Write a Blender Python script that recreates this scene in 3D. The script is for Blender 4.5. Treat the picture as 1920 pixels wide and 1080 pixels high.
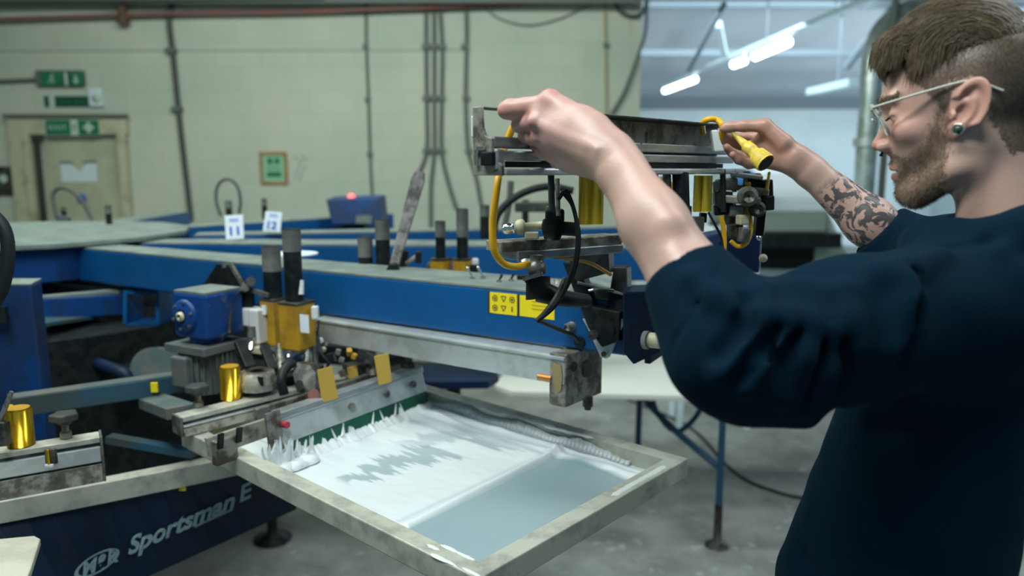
import bpy, math, random
import numpy as np
from mathutils import Vector, Matrix

random.seed(7)
rng = np.random.default_rng(7)
for _o in list(bpy.data.objects):
    bpy.data.objects.remove(_o)
SC = bpy.context.scene
COL = SC.collection
V = Vector
UP = V((0, 0, 1))

# ---------------------------------------------------------------- camera, world, light, exposure
FPX = 1400.0          # focal length in pixels of the 1920 wide frame
CAMH = 1.70
TH = math.atan(220.0 / FPX)
cam_d = bpy.data.cameras.new('camera')
cam_d.sensor_width = 36.0
cam_d.lens = 36.0 * FPX / 1920.0
cam_d.clip_start = 0.02
cam_d.dof.use_dof = True
cam_d.dof.focus_distance = 1.30
cam_d.dof.aperture_fstop = 2.3
cam = bpy.data.objects.new('camera', cam_d)
COL.objects.link(cam)
cam.location = (0, 0, CAMH)
cam.rotation_euler = (math.pi / 2 - TH, 0, 0)
SC.camera = cam

world = bpy.data.worlds.new('world')
SC.world = world
world.use_nodes = True
_bg = world.node_tree.nodes['Background']
_bg.inputs[0].default_value = (0.42, 0.76, 0.92, 1)
_bg.inputs[1].default_value = 0.26


def area(name, loc, target, sx, sy, power, color=(1, 1, 1)):
    d = bpy.data.lights.new(name, 'AREA')
    d.shape = 'RECTANGLE'
    d.size = sx
    d.size_y = sy
    d.energy = power
    d.color = color
    o = bpy.data.objects.new(name, d)
    COL.objects.link(o)
    o.location = loc
    o.rotation_euler = (V(target) - V(loc)).to_track_quat('-Z', 'Y').to_euler()
    return o


# fluorescent runs on the workshop ceiling (out of the frame); world background fills from the open rear
area('ceiling_light_run_left', (-2.2, 2.6, 3.7), (-2.0, 3.2, 0), 3.5, 0.3, 74, (0.90, 1.0, 0.88))
area('ceiling_light_run_wall', (-1.1, 3.6, 3.9), (-0.9, 7.5, 1.0), 4.5, 0.5, 120, (0.90, 1.0, 0.93))
area('ceiling_light_run_front', (-0.7, 0.6, 3.4), (-0.3, 1.2, 0), 2.2, 0.4, 72, (0.95, 1.0, 0.97))
area('ceiling_light_run_right', (2.6, 1.4, 3.6), (1.2, 1.4, 0), 0.3, 3.0, 50, (0.86, 0.95, 1.0))
area('ceiling_light_run_far', (3.4, 10.5, 4.0), (3.2, 12.0, 0), 4.5, 5.0, 420, (0.78, 0.92, 1.0))
# added fill, off to the right, brightening the far hall's roof and end wall
area('fill_far_hall', (9.3, 12.0, 1.6), (3.0, 13.0, 4.0), 6.0, 2.6, 420, (0.80, 0.92, 1.0))

vs = SC.view_settings
vs.view_transform = 'Standard'
vs.look = 'None'
vs.exposure = 0.0
vs.gamma = 1.0
vs.use_curve_mapping = False
SC.cycles.use_denoising = True
SC.cycles.max_bounces = 6
SC.cycles.sample_clamp_indirect = 4.0

# ---------------------------------------------------------------- survey: a sight line through a pixel of the 1920x1080 frame
_c, _s = math.cos(TH), math.sin(TH)


def ray(x, y):
    a = (x - 960) / FPX
    b = -(y - 540) / FPX
    return V((a, _c + b * _s, b * _c - _s))


def P(x, y, F):
    """world point on the sight line at forward distance F"""
    return V((0, 0, CAMH)) + F * ray(x, y)


def Z(x, y, z):
    r = ray(x, y)
    return V((0, 0, CAMH)) + (z - CAMH) / r.z * r


def Y(x, y, yy):
    r = ray(x, y)
    return V((0, 0, CAMH)) + yy / r.y * r


# ---------------------------------------------------------------- materials
def srgb(r, g, b):
    f = lambda c: (c / 255) / 12.92 if c / 255 <= 0.04045 else ((c / 255 + 0.055) / 1.055) ** 2.4
    return (f(r), f(g), f(b), 1)


def nt(m):
    return m.node_tree.nodes, m.node_tree.links


def mat(name, col, rough=0.6, metal=0.0, dirt=None, dscale=8.0, damt=0.45, bump=0.0, bscale=60.0, spec=0.5, stretch=None, sharp=0.12, emis=0, coat=0):
    m = bpy.data.materials.new(name)
    m.use_nodes = True
    n, l = nt(m)
    b = n['Principled BSDF']
    b.inputs['Base Color'].default_value = col
    b.inputs['Roughness'].default_value = rough
    b.inputs['Metallic'].default_value = metal
    b.inputs['Specular IOR Level'].default_value = spec
    if coat:
        b.inputs['Coat Weight'].default_value = coat
    if emis:
        b.inputs['Emission Color'].default_value = col
        b.inputs['Emission Strength'].default_value = emis
    tc = n.new('ShaderNodeTexCoord')
    mp = n.new('ShaderNodeMapping')
    l.new(tc.outputs['Object'], mp.inputs[0])
    if stretch:
        mp.inputs['Scale'].default_value = stretch
    if dirt is not None:
        no = n.new('ShaderNodeTexNoise')
        no.inputs['Scale'].default_value = dscale
        no.inputs['Detail'].default_value = 6
        no.inputs['Roughness'].default_value = 0.65
        l.new(mp.outputs[0], no.inputs[0])
        cr = n.new('ShaderNodeValToRGB')
        cr.color_ramp.elements[0].position = max(0, damt)
        cr.color_ramp.elements[1].position = min(1, damt + sharp)
        l.new(no.outputs[0], cr.inputs[0])
        mx = n.new('ShaderNodeMix')
        mx.data_type = 'RGBA'
        mx.inputs[6].default_value = dirt
        mx.inputs[7].default_value = col
        l.new(cr.outputs[0], mx.inputs[0])
        l.new(mx.outputs[2], b.inputs['Base Color'])
    if bump:
        nb = n.new('ShaderNodeTexNoise')
        nb.inputs['Scale'].default_value = bscale
        nb.inputs['Detail'].default_value = 4
        l.new(mp.outputs[0], nb.inputs[0])
        bp = n.new('ShaderNodeBump')
        bp.inputs['Strength'].default_value = bump
        bp.inputs['Distance'].default_value = 0.01
        l.new(nb.outputs[0], bp.inputs['Height'])
        l.new(bp.outputs[0], b.inputs['Normal'])
    return m


M = {}
M['blue'] = mat('blue_paint', (0.002, 0.085, 0.27, 1), 0.42, spec=0.3, dirt=(0.002, 0.06, 0.19, 1), dscale=2.5, damt=0.35, sharp=0.35, bump=0.03, bscale=30)
M['blue_light'] = mat('blue_paint_light', (0.006, 0.13, 0.36, 1), 0.5, dirt=(0.01, 0.09, 0.22, 1), dscale=4)
M['blue_dark'] = mat('blue_paint_dark', (0.002, 0.045, 0.18, 1), 0.45, spec=0.25, dirt=(0.01, 0.03, 0.09, 1), dscale=5)
M['navy'] = mat('navy_panel', (0.002, 0.014, 0.05, 1), 0.5, spec=0.25, dirt=(0.004, 0.012, 0.03, 1), dscale=3)
M['teal_rail'] = mat('teal_rail', (0.02, 0.075, 0.12, 1), 0.5, dirt=(0.04, 0.06, 0.06, 1), dscale=10)
M['dust_sheen'] = mat('dusty_sheen_top', srgb(122, 133, 126), 0.8, dirt=srgb(90, 104, 104), dscale=9, damt=0.35, sharp=0.3, bump=0.05)  # dust grey with reflected light mixed into the colour
M['alu'] = mat('aluminium', (0.42, 0.47, 0.49, 1), 0.38, 0.75, dirt=(0.30, 0.33, 0.34, 1), dscale=14, damt=0.38, sharp=0.2, stretch=(1, 1, 6))
M['alu_bright'] = mat('bright_aluminium', (0.62, 0.68, 0.70, 1), 0.34, 0.6, dirt=(0.5, 0.55, 0.55, 1), dscale=10)
M['alu_frame'] = mat('stained_aluminium', (0.46, 0.48, 0.41, 1), 0.55, 0.25, dirt=(0.30, 0.31, 0.28, 1), dscale=13, damt=0.38, sharp=0.16, bump=0.05)
M['alu_dirty'] = mat('worn_aluminium', (0.33, 0.33, 0.28, 1), 0.5, 0.45, dirt=(0.12, 0.11, 0.09, 1), dscale=20, damt=0.42, bump=0.06)
M['steel'] = mat('grey_steel', (0.22, 0.23, 0.21, 1), 0.42, 0.6, dirt=(0.10, 0.09, 0.07, 1), dscale=30, damt=0.42)
M['steel_dark'] = mat('dark_steel', (0.09, 0.095, 0.08, 1), 0.5, 0.5, dirt=(0.03, 0.03, 0.028, 1), dscale=25)
M['chrome'] = mat('chrome', (0.75, 0.78, 0.78, 1), 0.15, 1.0)
M['black'] = mat('black_plastic', (0.004, 0.007, 0.009, 1), 0.45, dirt=(0.012, 0.016, 0.016, 1), dscale=30, damt=0.45, spec=0.22)
M['rubber'] = mat('black_rubber', (0.006, 0.010, 0.012, 1), 0.55, spec=0.25)
M['greycap'] = mat('grey_cylinder_cap', (0.030, 0.038, 0.037, 1), 0.65, spec=0.3, dirt=(0.055, 0.062, 0.056, 1), dscale=18, damt=0.42)
M['gold'] = mat('gold_anodised', (0.50, 0.29, 0.02, 1), 0.42, 0.15, dirt=(0.36, 0.20, 0.02, 1), dscale=10, damt=0.4)
M['gold_shiny'] = mat('gold_foil', (0.85, 0.55, 0.04, 1), 0.22, 0.9, dirt=(0.55, 0.30, 0.01, 1), dscale=6, stretch=(8, 8, 1), damt=0.4, sharp=0.3)
M['gold_tube'] = mat('gold_tube', (0.72, 0.55, 0.04, 1), 0.3, 0.25, dirt=(0.50, 0.36, 0.02, 1), dscale=6, stretch=(10, 10, 1), damt=0.4, sharp=0.3)
M['gold_flag'] = mat('ochre_tab', (0.40, 0.27, 0.04, 1), 0.6, 0.1)
M['hose_yellow'] = mat('yellow_hose', (0.78, 0.42, 0.01, 1), 0.35)
M['yellow'] = mat('yellow_plastic', (0.78, 0.62, 0.10, 1), 0.45, dirt=(0.6, 0.45, 0.05, 1), dscale=60)
M['label_yellow'] = mat('warning_yellow', (0.82, 0.66, 0.01, 1), 0.5)
M['motor_blue'] = mat('gearbox_blue', (0.003, 0.045, 0.20, 1), 0.42, spec=0.35, dirt=(0.08, 0.12, 0.17, 1), dscale=16, damt=0.36, sharp=0.05, bump=0.06)
M['motor_grey'] = mat('motor_grey', (0.065, 0.10, 0.105, 1), 0.6, dirt=(0.11, 0.12, 0.11, 1), dscale=12, damt=0.45)
M['white'] = mat('white_plastic', (0.62, 0.66, 0.66, 1), 0.5)
M['cream'] = mat('cream_fitting', (0.50, 0.48, 0.33, 1), 0.45)
M['ink'] = mat('white_ink', (0.66, 0.72, 0.74, 1), 0.35, coat=0.3, bump=0.15, bscale=45)
M['green_blade'] = mat('green_blade', (0.005, 0.085, 0.05, 1), 0.4)
M['card'] = mat('white_card', (0.72, 0.80, 0.88, 1), 0.7)
M['print_blue'] = mat('blue_print', (0.02, 0.12, 0.55, 1), 0.7)
M['sign_green'] = mat('sign_green', (0.004, 0.12, 0.055, 1), 0.55, dirt=(0.006, 0.16, 0.07, 1), dscale=9)
M['sign_green_dark'] = mat('sign_green_dark', (0.006, 0.055, 0.035, 1), 0.55)
M['sign_white'] = mat('sign_white', (0.42, 0.55, 0.46, 1), 0.6)
M['black_print'] = mat('black_print', (0.02, 0.02, 0.02, 1), 0.7)
M['red'] = mat('red_pipe_paint', (0.26, 0.075, 0.06, 1), 0.6, dirt=(0.18, 0.09, 0.08, 1), dscale=3)
M['red_lamp'] = mat('red_indicator', (1.0, 0.12, 0.12, 1), 0.4, emis=1.6)
M['conduit'] = mat('grey_conduit', (0.10, 0.125, 0.11, 1), 0.6)
M['conduit_dark'] = mat('dark_conduit', (0.045, 0.055, 0.05, 1), 0.6)
M['wood'] = mat('wooden_frame', (0.33, 0.20, 0.07, 1), 0.6, dirt=(0.25, 0.14, 0.05, 1), dscale=20)
M['tube'] = mat('tube_light', (0.92, 0.98, 1.0, 1), 0.4, emis=9)
M['trunking'] = mat('light_trunking', (0.62, 0.78, 0.85, 1), 0.4)
M['truss'] = mat('truss_steel', (0.16, 0.21, 0.24, 1), 0.6)
M['truss_light'] = mat('pale_truss_steel', (0.55, 0.68, 0.74, 1), 0.5)
M['duct'] = mat('galvanised_duct', (0.55, 0.66, 0.66, 1), 0.35, 0.6, dirt=(0.38, 0.46, 0.42, 1), dscale=5)
M['table_top'] = mat('white_laminate', (0.72, 0.74, 0.68, 1), 0.45)
M['machine_white'] = mat('machine_white', (0.66, 0.76, 0.80, 1), 0.4)
M['machine_green'] = mat('machine_grey_green', (0.24, 0.31, 0.26, 1), 0.55)
M['pallet'] = mat('pallet_cream', (0.50, 0.50, 0.42, 1), 0.6, dirt=(0.4, 0.4, 0.33, 1), dscale=8)
M['belt'] = mat('conveyor_belt', (0.24, 0.36, 0.40, 1), 0.5)
M['leg_blue'] = mat('table_leg_blue', (0.01, 0.055, 0.11, 1), 0.4)
M['cloth_blue'] = mat('blue_cloth', (0.08, 0.22, 0.55, 1), 0.8)


def wall_mat():
    m = bpy.data.materials.new('painted_block_wall')
    m.use_nodes = True
    n, l = nt(m)
    b = n['Principled BSDF']
    b.inputs['Roughness'].default_value = 0.75
    tc = n.new('ShaderNodeTexCoord')
    mp = n.new('ShaderNodeMapping')
    mp.inputs['Rotation'].default_value = (math.pi / 2, 0, 0)
    l.new(tc.outputs['Object'], mp.inputs[0])
    br = n.new('ShaderNodeTexBrick')
    br.inputs['Scale'].default_value = 1.0
    br.inputs['Brick Width'].default_value = 0.45
    br.inputs['Row Height'].default_value = 0.225
    br.inputs['Mortar Size'].default_value = 0.006
    br.inputs['Mortar Smooth'].default_value = 0.6
    br.inputs['Color1'].default_value = (0.50, 0.53, 0.445, 1)
    br.inputs['Color2'].default_value = (0.48, 0.51, 0.425, 1)
    br.inputs['Mortar'].default_value = (0.44, 0.47, 0.39, 1)
    l.new(mp.outputs[0], br.inputs[0])
    n1 = n.new('ShaderNodeTexNoise')
    n1.inputs['Scale'].default_value = 1.1
    n1.inputs['Detail'].default_value = 5
    l.new(tc.outputs['Object'], n1.inputs[0])
    cr = n.new('ShaderNodeValToRGB')
    cr.color_ramp.elements[0].position = 0.3
    cr.color_ramp.elements[0].color = (0.80, 0.88, 0.86, 1)
    cr.color_ramp.elements[1].position = 0.62
    cr.color_ramp.elements[1].color = (1, 1, 0.98, 1)
    l.new(n1.outputs[0], cr.inputs[0])
    mx = n.new('ShaderNodeMix')
    mx.data_type = 'RGBA'
    mx.blend_type = 'MULTIPLY'
    mx.inputs[0].default_value = 1
    l.new(br.outputs[0], mx.inputs[6])
    l.new(cr.outputs[0], mx.inputs[7])
    # ochre damp stains
    n2 = n.new('ShaderNodeTexNoise')
    n2.inputs['Scale'].default_value = 2.3
    n2.inputs['Detail'].default_value = 3
    mp2 = n.new('ShaderNodeMapping')
    mp2.inputs['Scale'].default_value = (2.2, 1, 0.8)
    mp2.inputs['Location'].default_value = (3.1, 0, 7.7)
    l.new(tc.outputs['Object'], mp2.inputs[0])
    l.new(mp2.outputs[0], n2.inputs[0])
    c2 = n.new('ShaderNodeValToRGB')
    c2.color_ramp.elements[0].position = 0.66
    c2.color_ramp.elements[1].position = 0.80
    c2.color_ramp.elements[1].color = (0.6, 0.6, 0.6, 1)
    l.new(n2.outputs[0], c2.inputs[0])
    m2 = n.new('ShaderNodeMix')
    m2.data_type = 'RGBA'
    l.new(c2.outputs[0], m2.inputs[0])
    l.new(mx.outputs[2], m2.inputs[6])
    m2.inputs[7].default_value = (0.42, 0.38, 0.24, 1)
    l.new(m2.outputs[2], b.inputs['Base Color'])
    bp = n.new('ShaderNodeBump')
    bp.inputs['Strength'].default_value = 0.25
    bp.inputs['Distance'].default_value = 0.01
    l.new(br.outputs[1], bp.inputs['Height'])
    bp.invert = True
    l.new(bp.outputs[0], b.inputs['Normal'])
    return m


M['wall'] = wall_mat()
M['wall_far'] = mat('far_wall_paint', (0.62, 0.72, 0.75, 1), 0.7, dirt=(0.56, 0.67, 0.70, 1), dscale=0.8)
M['ceiling'] = mat('roof_sheet', (0.50, 0.56, 0.62, 1), 0.7, dirt=(0.45, 0.51, 0.57, 1), dscale=0.7)
M['ceiling_dark'] = mat('dark_roof', (0.10, 0.12, 0.11, 1), 0.8)
M['door'] = mat('cream_door_paint', (0.42, 0.44, 0.31, 1), 0.55, dirt=(0.36, 0.38, 0.27, 1), dscale=2)
M['door_frame'] = mat('cream_frame_paint', (0.44, 0.44, 0.31, 1), 0.55, dirt=(0.33, 0.30, 0.19, 1), dscale=6, damt=0.36)
M['gap'] = mat('door_gap_shade', (0.035, 0.04, 0.03, 1), 0.8)  # near-black that paints the shade in the door gap


def floor_mat():
    m = mat('concrete_floor', (0.31, 0.33, 0.31, 1), 0.62, dirt=(0.17, 0.185, 0.17, 1), dscale=3.2, damt=0.38, sharp=0.25, bump=0.08, bscale=18)
    n, l = nt(m)
    b = n['Principled BSDF']
    src = b.inputs['Base Color'].links[0].from_socket
    tc = [x for x in n if x.type == 'TEX_COORD'][0]
    no = n.new('ShaderNodeTexNoise')
    no.inputs['Scale'].default_value = 14
    no.inputs['Detail'].default_value = 4
    l.new(tc.outputs['Object'], no.inputs[0])
    cr = n.new('ShaderNodeValToRGB')
    cr.color_ramp.elements[0].position = 0.62
    cr.color_ramp.elements[1].position = 0.72
    l.new(no.outputs[0], cr.inputs[0])
    mx = n.new('ShaderNodeMix')
    mx.data_type = 'RGBA'
    l.new(cr.outputs[0], mx.inputs[0])
    l.new(src, mx.inputs[6])
    mx.inputs[7].default_value = (0.34, 0.38, 0.38, 1)
    l.new(mx.outputs[2], b.inputs['Base Color'])
    return m


M['floor'] = floor_mat()


# ---------------------------------------------------------------- tagging
def tag(o, label=None, cat=None, group=None, kind=None):
    if label:
        o['label'] = label
    if cat:
        o['category'] = cat
    if group:
        o['group'] = group
    if kind:
        o['kind'] = kind
    return o


def thing(name, label, cat, loc=(0, 0, 0), group=None):
    o = bpy.data.objects.new(name, None)
    o.empty_display_size = 0.05
    COL.objects.link(o)
    o.location = loc
    return tag(o, label, cat, group)


def world_loc(o):
    v = V((0, 0, 0))
    while o is not None:
        v = v + o.location
        o = o.parent
    return v


def link_mesh(name, verts, faces, material, parent=None, smooth=False, origin=None):
    off = world_loc(parent) if parent is not None else V((0, 0, 0))
    o_loc = V((0, 0, 0))
    if origin is not None:
        o_loc = V(origin) - off
    sub = off + o_loc
    me = bpy.data.meshes.new(name)
    me.from_pydata([(v[0] - sub.x, v[1] - sub.y, v[2] - sub.z) for v in verts], [], faces)
    me.validate()
    me.update()
    if material is not None:
        me.materials.append(material)
    if smooth:
        me.polygons.foreach_set('use_smooth', [True] * len(me.polygons))
    ob = bpy.data.objects.new(name, me)
    COL.objects.link(ob)
    ob.location = o_loc
    if parent is not None:
        ob.parent = parent
    return ob


def frame_of(d, up=UP):
    d = V(d).normalized()
    up = V(up)
    if abs(d.dot(up.normalized())) > 0.98:
        up = V((0, 1, 0))
    s = d.cross(up).normalized()
    u = s.cross(d).normalized()
    return d, s, u


class MB:
    def __init__(self):
        self.v = []
        self.f = []
        self.sm = []

    def add(self, vs_, fs_, smooth=False):
        k = len(self.v)
        self.v += [V(x) for x in vs_]
        self.f += [tuple(i + k for i in f) for f in fs_]
        self.sm += [smooth] * len(fs_)
        return self

    def hexa(self, p):
        """eight corners: bottom four counter-clockwise, then top four"""
        return self.add(p, [(3, 2, 1, 0), (4, 5, 6, 7), (0, 1, 5, 4), (1, 2, 6, 5), (2, 3, 7, 6), (3, 0, 4, 7)])

    def box(self, c, size, ax=None):
        c = V(c)
        a, b, d = ax if ax else (V((1, 0, 0)), V((0, 1, 0)), V((0, 0, 1)))
        x, y, z = (V(a) * (size[0] / 2), V(b) * (size[1] / 2), V(d) * (size[2] / 2))
        return self.hexa([c - x - y - z, c + x - y - z, c + x + y - z, c - x + y - z,
                          c - x - y + z, c + x - y + z, c + x + y + z, c - x + y + z])

    def beam(self, p0, p1, w, h, up=UP):
        """square bar from p0 to p1: w across, h along up, centred on the line"""
        p0, p1 = V(p0), V(p1)
        d, s, u = frame_of(p1 - p0, up)
        return self.box((p0 + p1) / 2, ((p1 - p0).length, w, h), (d, s, u))

    def cyl(self, p0, p1, r0, r1=None, n=20, caps=True):
        p0, p1 = V(p0), V(p1)
        r1 = r0 if r1 is None else r1
        d, s, u = frame_of(p1 - p0)
        vs_ = []
        for p, r in ((p0, r0), (p1, r1)):
            for i in range(n):
                a = 2 * math.pi * i / n
                vs_.append(p + (s * math.cos(a) + u * math.sin(a)) * r)
        self.add(vs_, [(i, (i + 1) % n, n + (i + 1) % n, n + i) for i in range(n)], True)
        if caps:
            self.add(vs_[:n], [tuple(range(n))])
            self.add(vs_[n:], [tuple(range(n - 1, -1, -1))])
        return self

    def lathe(self, p0, d, prof, n=24):
        """prof: list of (along, radius) from p0 in direction d"""
        d, s, u = frame_of(d)
        p0 = V(p0)
        vs_, fs_ = [], []
        for a, r in prof:
            for i in range(n):
                t = 2 * math.pi * i / n
                vs_.append(p0 + d * a + (s * math.cos(t) + u * math.sin(t)) * max(r, 1e-5))
        for k in range(len(prof) - 1):
            for i in range(n):
                j = (i + 1) % n
                fs_.append((k * n + i, k * n + j, (k + 1) * n + j, (k + 1) * n + i))
        fs_.append(tuple(range(n)))
        fs_.append(tuple(range(len(prof) * n - 1, (len(prof) - 1) * n - 1, -1)))
        return self.add(vs_, fs_, True)

    def tube(self, pts, r, n=10, sub=6):
        pts = [V(p) for p in pts]
        if sub and len(pts) > 2:
            q = [pts[0] * 2 - pts[1]] + pts + [pts[-1] * 2 - pts[-2]]
            out = []
            for i in range(1, len(q) - 2):
                for k in range(sub):
                    t = k / sub
                    a, b, c, d = q[i - 1], q[i], q[i + 1], q[i + 2]
                    out.append(0.5 * ((2 * b) + (c - a) * t + (2 * a - 5 * b + 4 * c - d) * t * t + (3 * b - a - 3 * c + d) * t ** 3))
            out.append(pts[-1])
            pts = out
        m = len(pts)
        rr = r if hasattr(r, '__len__') else None
        vs_, fs_ = [], []
        s = None
        for i, p in enumerate(pts):
            d = (pts[min(i + 1, m - 1)] - pts[max(i - 1, 0)]).normalized()
            if s is None:
                _, s, u = frame_of(d)
            else:
                s = (s - d * s.dot(d)).normalized()
                u = s.cross(d).normalized()
            ri = r if rr is None else (rr[0] + (rr[1] - rr[0]) * i / (m - 1))
            for k in range(n):
                a = 2 * math.pi * k / n
                vs_.append(p + (s * math.cos(a) + u * math.sin(a)) * ri)
        for i in range(m - 1):
            for k in range(n):
                j = (k + 1) % n
                fs_.append((i * n + k, i * n + j, (i + 1) * n + j, (i + 1) * n + k))
        self.add(vs_, fs_, True)
        self.add(vs_[:n], [tuple(range(n))])
        self.add(vs_[-n:], [tuple(range(n - 1, -1, -1))])
        return self

    def prism(self, poly, d):
        """extrude a planar polygon (3D points) by vector d"""
        poly = [V(p) for p in poly]
        d = V(d)
        n = len(poly)
        vs_ = poly + [p + d for p in poly]
        fs_ = [tuple(range(n - 1, -1, -1)), tuple(range(n, 2 * n))] + [(i, (i + 1) % n, n + (i + 1) % n, n + i) for i in range(n)]
        return self.add(vs_, fs_)

    def sphere(self, c, r, n=16, m=10, sc=(1, 1, 1)):
        c = V(c)
        vs_ = [c + V((0, 0, r * sc[2]))]
        for i in range(1, m):
            t = math.pi * i / m
            for k in range(n):
                a = 2 * math.pi * k / n
                vs_.append(c + V((r * sc[0] * math.sin(t) * math.cos(a), r * sc[1] * math.sin(t) * math.sin(a), r * sc[2] * math.cos(t))))
        vs_.append(c - V((0, 0, r * sc[2])))
        fs_ = [(0, 1 + k, 1 + (k + 1) % n) for k in range(n)]
        for i in range(m - 2):
            for k in range(n):
                a = 1 + i * n
                fs_.append((a + k, a + n + k, a + n + (k + 1) % n, a + (k + 1) % n))
        a = 1 + (m - 2) * n
        fs_ += [(a + k, len(vs_) - 1, a + (k + 1) % n) for k in range(n)]
        return self.add(vs_, fs_, True)

    def build(self, name, material, parent=None, bevel=0, origin=None, seg=2):
        if parent is None and origin is None:
            xs = [p.x for p in self.v]; ys = [p.y for p in self.v]; zs = [p.z for p in self.v]
            origin = ((min(xs) + max(xs)) / 2, (min(ys) + max(ys)) / 2, min(zs))
        ob = link_mesh(name, self.v, self.f, material, parent, origin=origin)
        if len(ob.data.polygons) == len(self.sm):
            ob.data.polygons.foreach_set('use_smooth', self.sm)
        if bevel:
            b = ob.modifiers.new('bevel', 'BEVEL')
            b.width = bevel
            b.segments = seg
            b.limit_method = 'ANGLE'
            b.angle_limit = math.radians(50)
        return ob


def text_mesh(body, size, extrude=0.001, bold=0.0, shear=0.0):
    cu = bpy.data.curves.new('lettering', 'FONT')
    cu.body = body
    cu.size = size
    cu.extrude = extrude
    cu.offset = bold
    cu.shear = shear
    cu.resolution_u = 4
    ob = bpy.data.objects.new('lettering', cu)
    COL.objects.link(ob)
    dg = bpy.context.evaluated_depsgraph_get()
    dg.update()
    me = bpy.data.meshes.new_from_object(ob.evaluated_get(dg))
    vs_ = [v.co.copy() for v in me.vertices]
    fs_ = [tuple(p.vertices) for p in me.polygons]
    bpy.data.objects.remove(ob)
    bpy.data.curves.remove(cu)
    bpy.data.meshes.remove(me)
    return vs_, fs_


def put_text(name, body, size, origin, ex, ey, material, parent, width=None, extrude=0.0008, bold=0.0, shear=0.0, center=False):
    """lettering laid on a surface: origin is the lower left corner (or centre), ex along, ey up"""
    vs_, fs_ = text_mesh(body, size, extrude, bold, shear)
    ex, ey = V(ex).normalized(), V(ey).normalized()
    en = ex.cross(ey)
    w = max(v.x for v in vs_) - min(v.x for v in vs_)
    k = (width / w) if width else 1.0
    x0 = min(v.x for v in vs_)
    if center:
        x0 += w / 2
        y0 = (max(v.y for v in vs_) + min(v.y for v in vs_)) / 2
    else:
        y0 = 0
    out = [V(origin) + ex * ((v.x - x0) * k) + ey * (v.y - y0) + en * v.z for v in vs_]
    return link_mesh(name, out, fs_, material, parent)


def children(o):
    return [c for c in bpy.data.objects if c.parent == o]


def copy_tree(o, parent=None):
    c = o.copy()
    COL.objects.link(c)
    c.parent = parent
    for ch in children(o):
        copy_tree(ch, c)
    return c

# ================================================================ THE SETTING
WY = 7.5


def struct(name, mb, m, bevel=0):
    return tag(mb.build(name, m, bevel=bevel), kind='structure')


struct('floor', MB().box((1.5, 8, -0.05), (17, 22, 0.1)), M['floor'])
# block wall with a door opening (X -4.72 .. -3.90, up to z 2.0)
DX0, DX1, DZ = -4.72, -3.86, 2.03
w = MB()
w.box((-5.86, WY + 0.11, 2.5), (2.28, 0.22, 5.0))
w.box(((DX1 + 1.25) / 2, WY + 0.11, 2.5), (1.25 - DX1, 0.22, 5.0))
w.box(((DX0 + DX1) / 2, WY + 0.11, (5 + DZ) / 2), (DX1 - DX0, 0.22, 5 - DZ))
struct('wall_back', w, M['wall'])
struct('wall_left', MB().box((-7.05, 7, 2.5), (0.1, 20, 5)), M['wall'])
struct('wall_far', MB().box((3.5, 17.1, 2.5), (13, 0.2, 5)), M['wall_far'])
struct('wall_right', MB().box((9.6, 7.5, 2.5), (0.2, 19.4, 5)), M['wall_far'])
c = MB()
c.hexa([V((-7, 8.6, 5.0)), V((9.7, 8.6, 5.0)), V((9.7, 17.0, 3.35)), V((-7, 17.0, 3.35)),
        V((-7, 8.6, 5.1)), V((9.7, 8.6, 5.1)), V((9.7, 17.0, 3.45)), V((-7, 17.0, 3.45))])
struct('ceiling', c, M['ceiling'])
struct('ceiling_front', MB().box((1.3, 3.3, 5.05), (16.8, 10.6, 0.1)), M['ceiling_dark'])
# steel beam along the head of the block wall
t = MB()
t.beam((-6.9, 7.3, 3.42), (1.2, 7.3, 3.42), 0.12, 0.02)
t.beam((-6.9, 7.3, 3.24), (-1.75, 7.3, 3.285), 0.12, 0.02)
t.beam((-6.9, 7.3, 3.33), (1.2, 7.3, 3.33), 0.012, 0.17)
struct('trim_1', t, M['conduit'])
# faint painted ledge line across the blocks
struct('trim_2', MB().beam((-6.9, WY - 0.004, 2.84), (-0.4, WY - 0.004, 2.86), 0.012, 0.02), mat('painted_ledge', (0.36, 0.40, 0.34, 1), 0.7))

# the door: frame, leaf, hinges
dr = tag(MB().box(((DX0 + DX1) / 2 + 0.03, WY + 0.05, DZ / 2), (DX1 - DX0 - 0.07, 0.045, DZ - 0.02)).build('door_1', M['door'], bevel=0.004), kind='structure')
fr = MB()
fr.box((DX0 - 0.1, WY - 0.03, DZ / 2 + 0.08), (0.2, 0.10, DZ + 0.16))
fr.box((DX0 - 0.02, WY - 0.05, DZ / 2), (0.06, 0.10, DZ))
fr.box((DX1 + 0.04, WY - 0.03, DZ / 2 + 0.08), (0.08, 0.10, DZ + 0.16))
fr.box(((DX0 + DX1) / 2 - 0.04, WY - 0.03, DZ + 0.10), (DX1 - DX0 + 0.28, 0.09, 0.16))
fr.build('door_frame', M['door_frame'], dr, 0.006)
MB().box(((DX0 + DX1) / 2 - 0.04, WY - 0.09, DZ + 0.195), (DX1 - DX0 + 0.34, 0.05, 0.03)).build('drip_ledge', M['conduit'], dr)
MB().box((DX0 + 0.035, WY - 0.01, DZ / 2), (0.035, 0.06, DZ - 0.02)).build('gap_shade_strip', M['gap'], dr)  # dark strip standing in for shade along the hinge side gap
MB().box((DX0 + 0.05, WY - 0.03, DZ - 0.03), (0.10, 0.05, 0.05)).build('door_closer', M['steel_dark'], dr)
hg = MB()
for zz in (1.25, 0.6):
    hg.cyl((DX0 + 0.06, WY - 0.045, zz), (DX0 + 0.06, WY - 0.045, zz + 0.07), 0.018, n=10)
hg.build('hinge', M['steel_dark'], dr)
pn = Y(152, 414 - 42, WY)
MB().cyl((pn.x, WY + 0.02, pn.z), (pn.x, WY - 0.004, pn.z), 0.042, n=24).build('round_notice', M['print_blue'], dr)


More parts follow.
